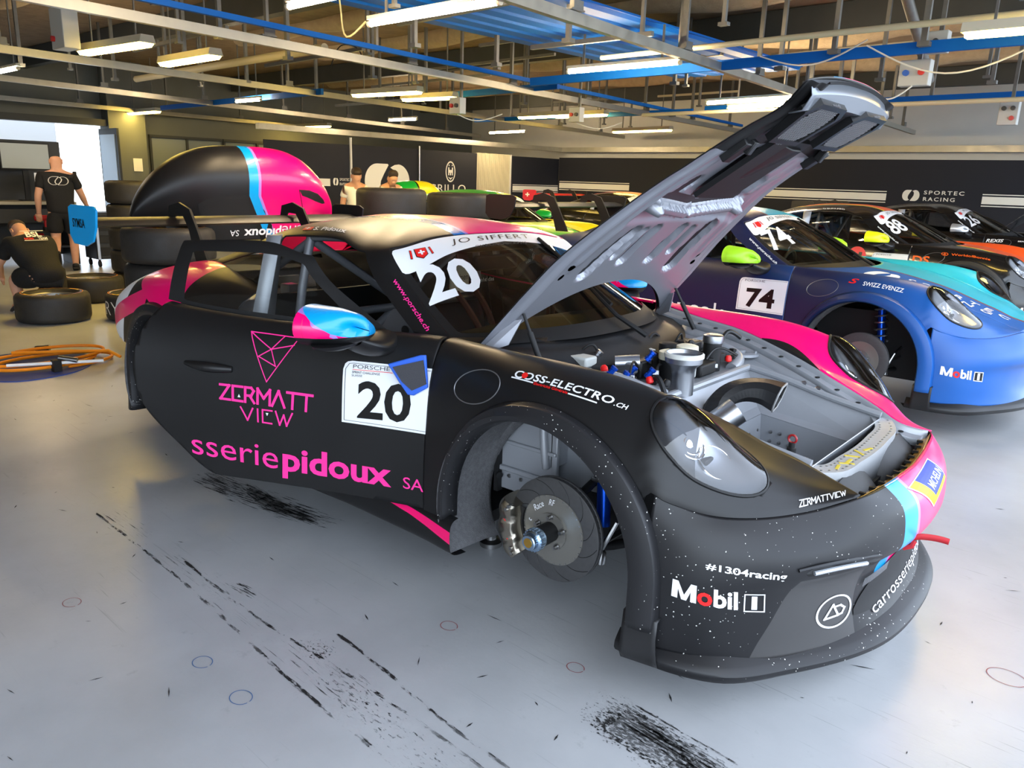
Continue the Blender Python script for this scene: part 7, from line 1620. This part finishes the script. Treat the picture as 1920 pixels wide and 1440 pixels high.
    if hair:
        m_, kind = hair; hn = {'a':(tuple(hd+up*.035-fw*.045),(.086,.074)),'b':(tuple(hd+up*.085-fw*.005),(.083,.082))}; he = [('a','b')]
        if kind == 'mop': hn['c'] = (tuple(hd+up*.085+fw*.06),(.075,.055)); he.append(('b','c')); hn['d'] = (tuple(hd+up*.055+fw*.095),(.062,.030)); he.append(('c','d'))
        elif kind == 'crop': hn['c'] = (tuple(hd+up*.088+fw*.045),(.066,.045)); he.append(('b','c'))
        skin('hair', hn, he, m_, root, 'a')
    return root, sh_
def back_print(root, J, polys_list, w, h, dz=0., off=.165):
    c = np.array(J['chest'], float); n = np.array(J['pelvis'], float); up = c-n; up /= np.linalg.norm(up); lat = np.array(J['shR'], float)-np.array(J['shL'], float); lat /= np.linalg.norm(lat); back = np.cross(lat, up); b0 = c+up*dz+back*off
    return b0, lat, up
# bald man, walking away towards the bench
J = dict(pelvis=(0,0,.95), chest=(.02,0,1.33), neck=(.03,0,1.52), head=(.06,0,1.66), face=(.98,-.1,-.05), shL=(.02,.20,1.42), shR=(.02,-.20,1.42), elL=(-.05,.29,1.14), elR=(.10,-.30,1.16), haL=(.02,.30,.90), haR=(.28,-.36,1.00), hipL=(0,.10,.90), hipR=(0,-.10,.90), knL=(-.02,.11,.50), knR=(.10,-.13,.50), anL=(-.38,.12,.30), anR=(.02,-.12,.085), toL=(-.30,.12,.16), toR=(.16,-.13,.03))
r_, s_ = person((-11.75,2.22,0), R(160), J, 'bald man in black shirt and shorts seen from behind', BLKT, BLKT, SHOE, hair=None)
b0, lat, up = back_print(r_, J, None, 0, 0, .02, .175)
for p in (LOGO,):
    lo_ = [q for q in LOGO[0]]; n1 = len(LOGO[1][0])
    pr_ = stroke([tuple(x) for x in LOGO[0][LOGO[1][0]]], .05, True)+stroke([tuple(x) for x in LOGO[0][LOGO[1][1]]], .05, True)
    decal('shirt_logo', shape_mesh(pr_), [b0-lat*-.13-up*.05, b0-lat*.13-up*.05, b0-lat*.13+up*.07, b0-lat*-.13+up*.07] if False else [b0+lat*.13*-1-up*.05, b0+lat*.13-up*.05, b0+lat*.13+up*.07, b0-lat*.13+up*.07], None, CREAM, r_, .004, (1,1))
# kneeling man
J = dict(pelvis=(-.05,0,.42), chest=(.28,0,.70), neck=(.42,0,.80), head=(.54,0,.86), face=(.75,0,-.65), shL=(.34,.20,.72), shR=(.34,-.20,.72), elL=(.48,.28,.50), elR=(.50,-.26,.48), haL=(.66,.20,.36), haR=(.66,-.18,.36), hipL=(-.05,.11,.40), hipR=(-.05,-.11,.40), knL=(.30,.20,.36), knR=(.25,-.18,.10), anL=(.16,.22,.10), anR=(-.20,-.16,.10), toL=(.30,.24,.04), toR=(-.22,-.17,.02))
r_, s_ = person((-8.06,.56,0), R(182), J, 'crouching man in black team shirt bent over the tyres', BLKT, BLKT, mat('grey trainer', (40,40,42), .7), hair=(HAIRB,'crop'))
b0, lat, up = back_print(r_, J, None, 0, 0, -.02, .172)
for tx, z0, z1, w_, m_ in (('BSL',-.005,.075,.12,CREAM),('RACING',-.045,-.015,.07,REDV),('TEAM',-.045,-.015,.07,CREAM)):
    o_ = 0 if tx == 'BSL' else (-.065 if tx == 'RACING' else .075); letters(tx, [b0+lat*(o_-w_/1.2*.8)+up*z0, b0+lat*(o_+w_/1.2*.8)+up*z0, b0+lat*(o_+w_/1.2*.8)+up*z1, b0+lat*(o_-w_/1.2*.8)+up*z1], None, m_, r_, bold=.03, off=.004)
for z0 in (.085,-.06): decal('shirt_print', RECT, [b0-lat*.12+up*z0, b0+lat*.12+up*z0, b0+lat*.12+up*(z0+.008), b0-lat*.12+up*(z0+.008)], None, CREAM, r_, .004, (1,1))
# youth with rucksack and the man behind the tyres
J = dict(pelvis=(0,0,.93), chest=(0,0,1.28), neck=(.03,0,1.46), head=(.08,0,1.58), face=(.92,0,-.38), shL=(0,.17,1.37), shR=(0,-.17,1.37), elL=(-.03,.22,1.10), elR=(-.02,-.23,1.10), haL=(.06,.22,.86), haR=(.06,-.23,.86), hipL=(0,.09,.88), hipR=(0,-.09,.88), knL=(.03,.10,.47), knR=(.01,-.10,.47), anL=(.0,.10,.08), anR=(-.02,-.10,.08), toL=(.15,.11,.03), toR=(.13,-.12,.03))
r_, s_ = person((-9.86,6.42,0), R(-28), J, 'dark-haired youth in white t-shirt with a rucksack', WHT, BLKT, SHOE, hair=(HAIRB,'mop'), trousers=True)
bp_ = empty('rucksack', (-9.99,6.49,1.02), R(-28)); tag(bp_, 'dark rucksack on the youth\'s back', 'rucksack'); q = MB(); q.box((-.06,0,.16), (.14,.28,.42), taper=(.8,.85)); q.build('bag_body', mat('dark blue nylon', (24,28,40), .7), bp_, bevel=.03)
for s in (1,-1):
    q = MB(); q.tube(smooth_curve(np.array([(-.02,.11*s,.05),(.17,.15*s,.12),(.20,.13*s,.28),(.12,.11*s,.44),(.0,.10*s,.40)]), 5), .014, 6); q.build('strap', MATS['dark blue nylon'], bp_)
J2 = dict(J, head=(.10,0,1.56), face=(.85,.0,-.5))
person((-9.45,6.88,0), R(-20), J2, 'short-haired man in white shirt looking down behind the tyre stack', WHT, BLKT, SHOE, hair=(HAIRB,'crop'), trousers=True)
# ------------------------------------------------------------------ rubber on the floor
mark([(-2.36,-1.40),(-1.0,-1.44),(-.2,-1.50),(.6,-1.55)], .26, rubber('faint rubber streaks', .60, 5, 120, 9.))
mark([(-2.36,-1.43),(-1.07,-1.51),(-.39,-1.585),(.6,-1.62)], .022, RUB_LINE); mark([(-1.6,-1.385),(-.785,-1.442),(-.217,-1.436),(.6,-1.48)], .020, RUB_LINE); mark([(-.70,-1.30),(-.327,-1.332),(.055,-1.388),(.7,-1.42)], .022, RUB_LINE)
mark([(-2.45,-.86),(-1.9,-.83),(-1.15,-.72)], [.16,.34,.16], RUB_STREAK); mark([(-2.1,-.76),(-1.5,-.80),(-1.25,-.76)], [.08,.16,.10], RUB_DARK); mark([(-2.55,-.98),(-2.25,-.95)], .22, RUB_SPECK)
mark([(.24,-1.02),(.55,-1.04),(1.0,-1.10)], [.26,.26,.25], rubber('dense rubber speckle', .46, 55, 120, 2.7)); mark([(.30,-1.00),(1.0,-1.06)], .16, RUB_STREAK); mark([(.30,-.925),(.65,-.95),(1.0,-.985)], .012, RUB_LINE)
mark([(-1.21,-1.37),(-.90,-1.36)], .07, RUB_DARK); mark([(-1.28,-.98),(-1.0,-.92)], .20, RUB_SPECK); mark([(-.75,-1.42),(-.30,-1.42)], .16, RUB_SPECK); mark([(-.35,-1.0),(-.15,-.97)], .14, RUB_SPECK); mark([(-3.9,-1.18),(-3.65,-1.14)], .22, RUB_SPECK); mark([(1.16,-.24),(1.28,-.12)], .08, RUB_SPECK); mark([(-.55,-1.47),(.5,-1.56)], .20, rubber('thin rubber speckle', .57, 30, 90, 4.4))
sc_ = MB(); rs = np.random.default_rng(5)
for k in range(260):
    x, y = rs.uniform(-4.5,2.6), rs.uniform(-2.5,2.4); L_ = rs.uniform(.012,.055)*(1 if k % 6 else 2.0); a_ = rs.normal(.1,.9); w_ = rs.uniform(.0012,.0035); d = np.array((math.cos(a_), math.sin(a_), 0)); n_ = np.array((-d[1], d[0], 0)); p = np.array((x,y,.0016))
    sc_.add([p-d*L_/2, p+n_*w_, p+d*L_/2, p-n_*w_], [(3,2,1,0)])
o = sc_.build('scuff_mark', mat('dark scuff', (35,35,36), .7), None, smooth=False); o['kind'] = 'stuff'; o.parent = FLOOR; o.matrix_parent_inverse = Matrix.Rotation(-GROT, 4, 'Z')
for (x, y, r0, m_) in ((-.738,-1.717,.030,mat('blue marker', (60,100,150), .6)),(-.482,-1.733,.032,MATS['blue marker']),(-1.438,-1.847,.03,mat('red marker', (150,80,80), .6)),(-.291,-1.005,.028,MATS['red marker']),(.20,-.90,.026,MATS['red marker']),(1.32,.05,.05,MATS['red marker'])):
    mb = MB(); aa = np.linspace(.2, 6.2, 30); mb.grid(np.array([[(x+q*math.cos(t)*1.2, y+q*math.sin(t), .0017) for q in (r0-.0012, r0+.0012)] for t in aa]), flip=True); o = mb.build('pen_ring', m_, None, smooth=False); o.parent = FLOOR; o.matrix_parent_inverse = Matrix.Rotation(-GROT, 4, 'Z')
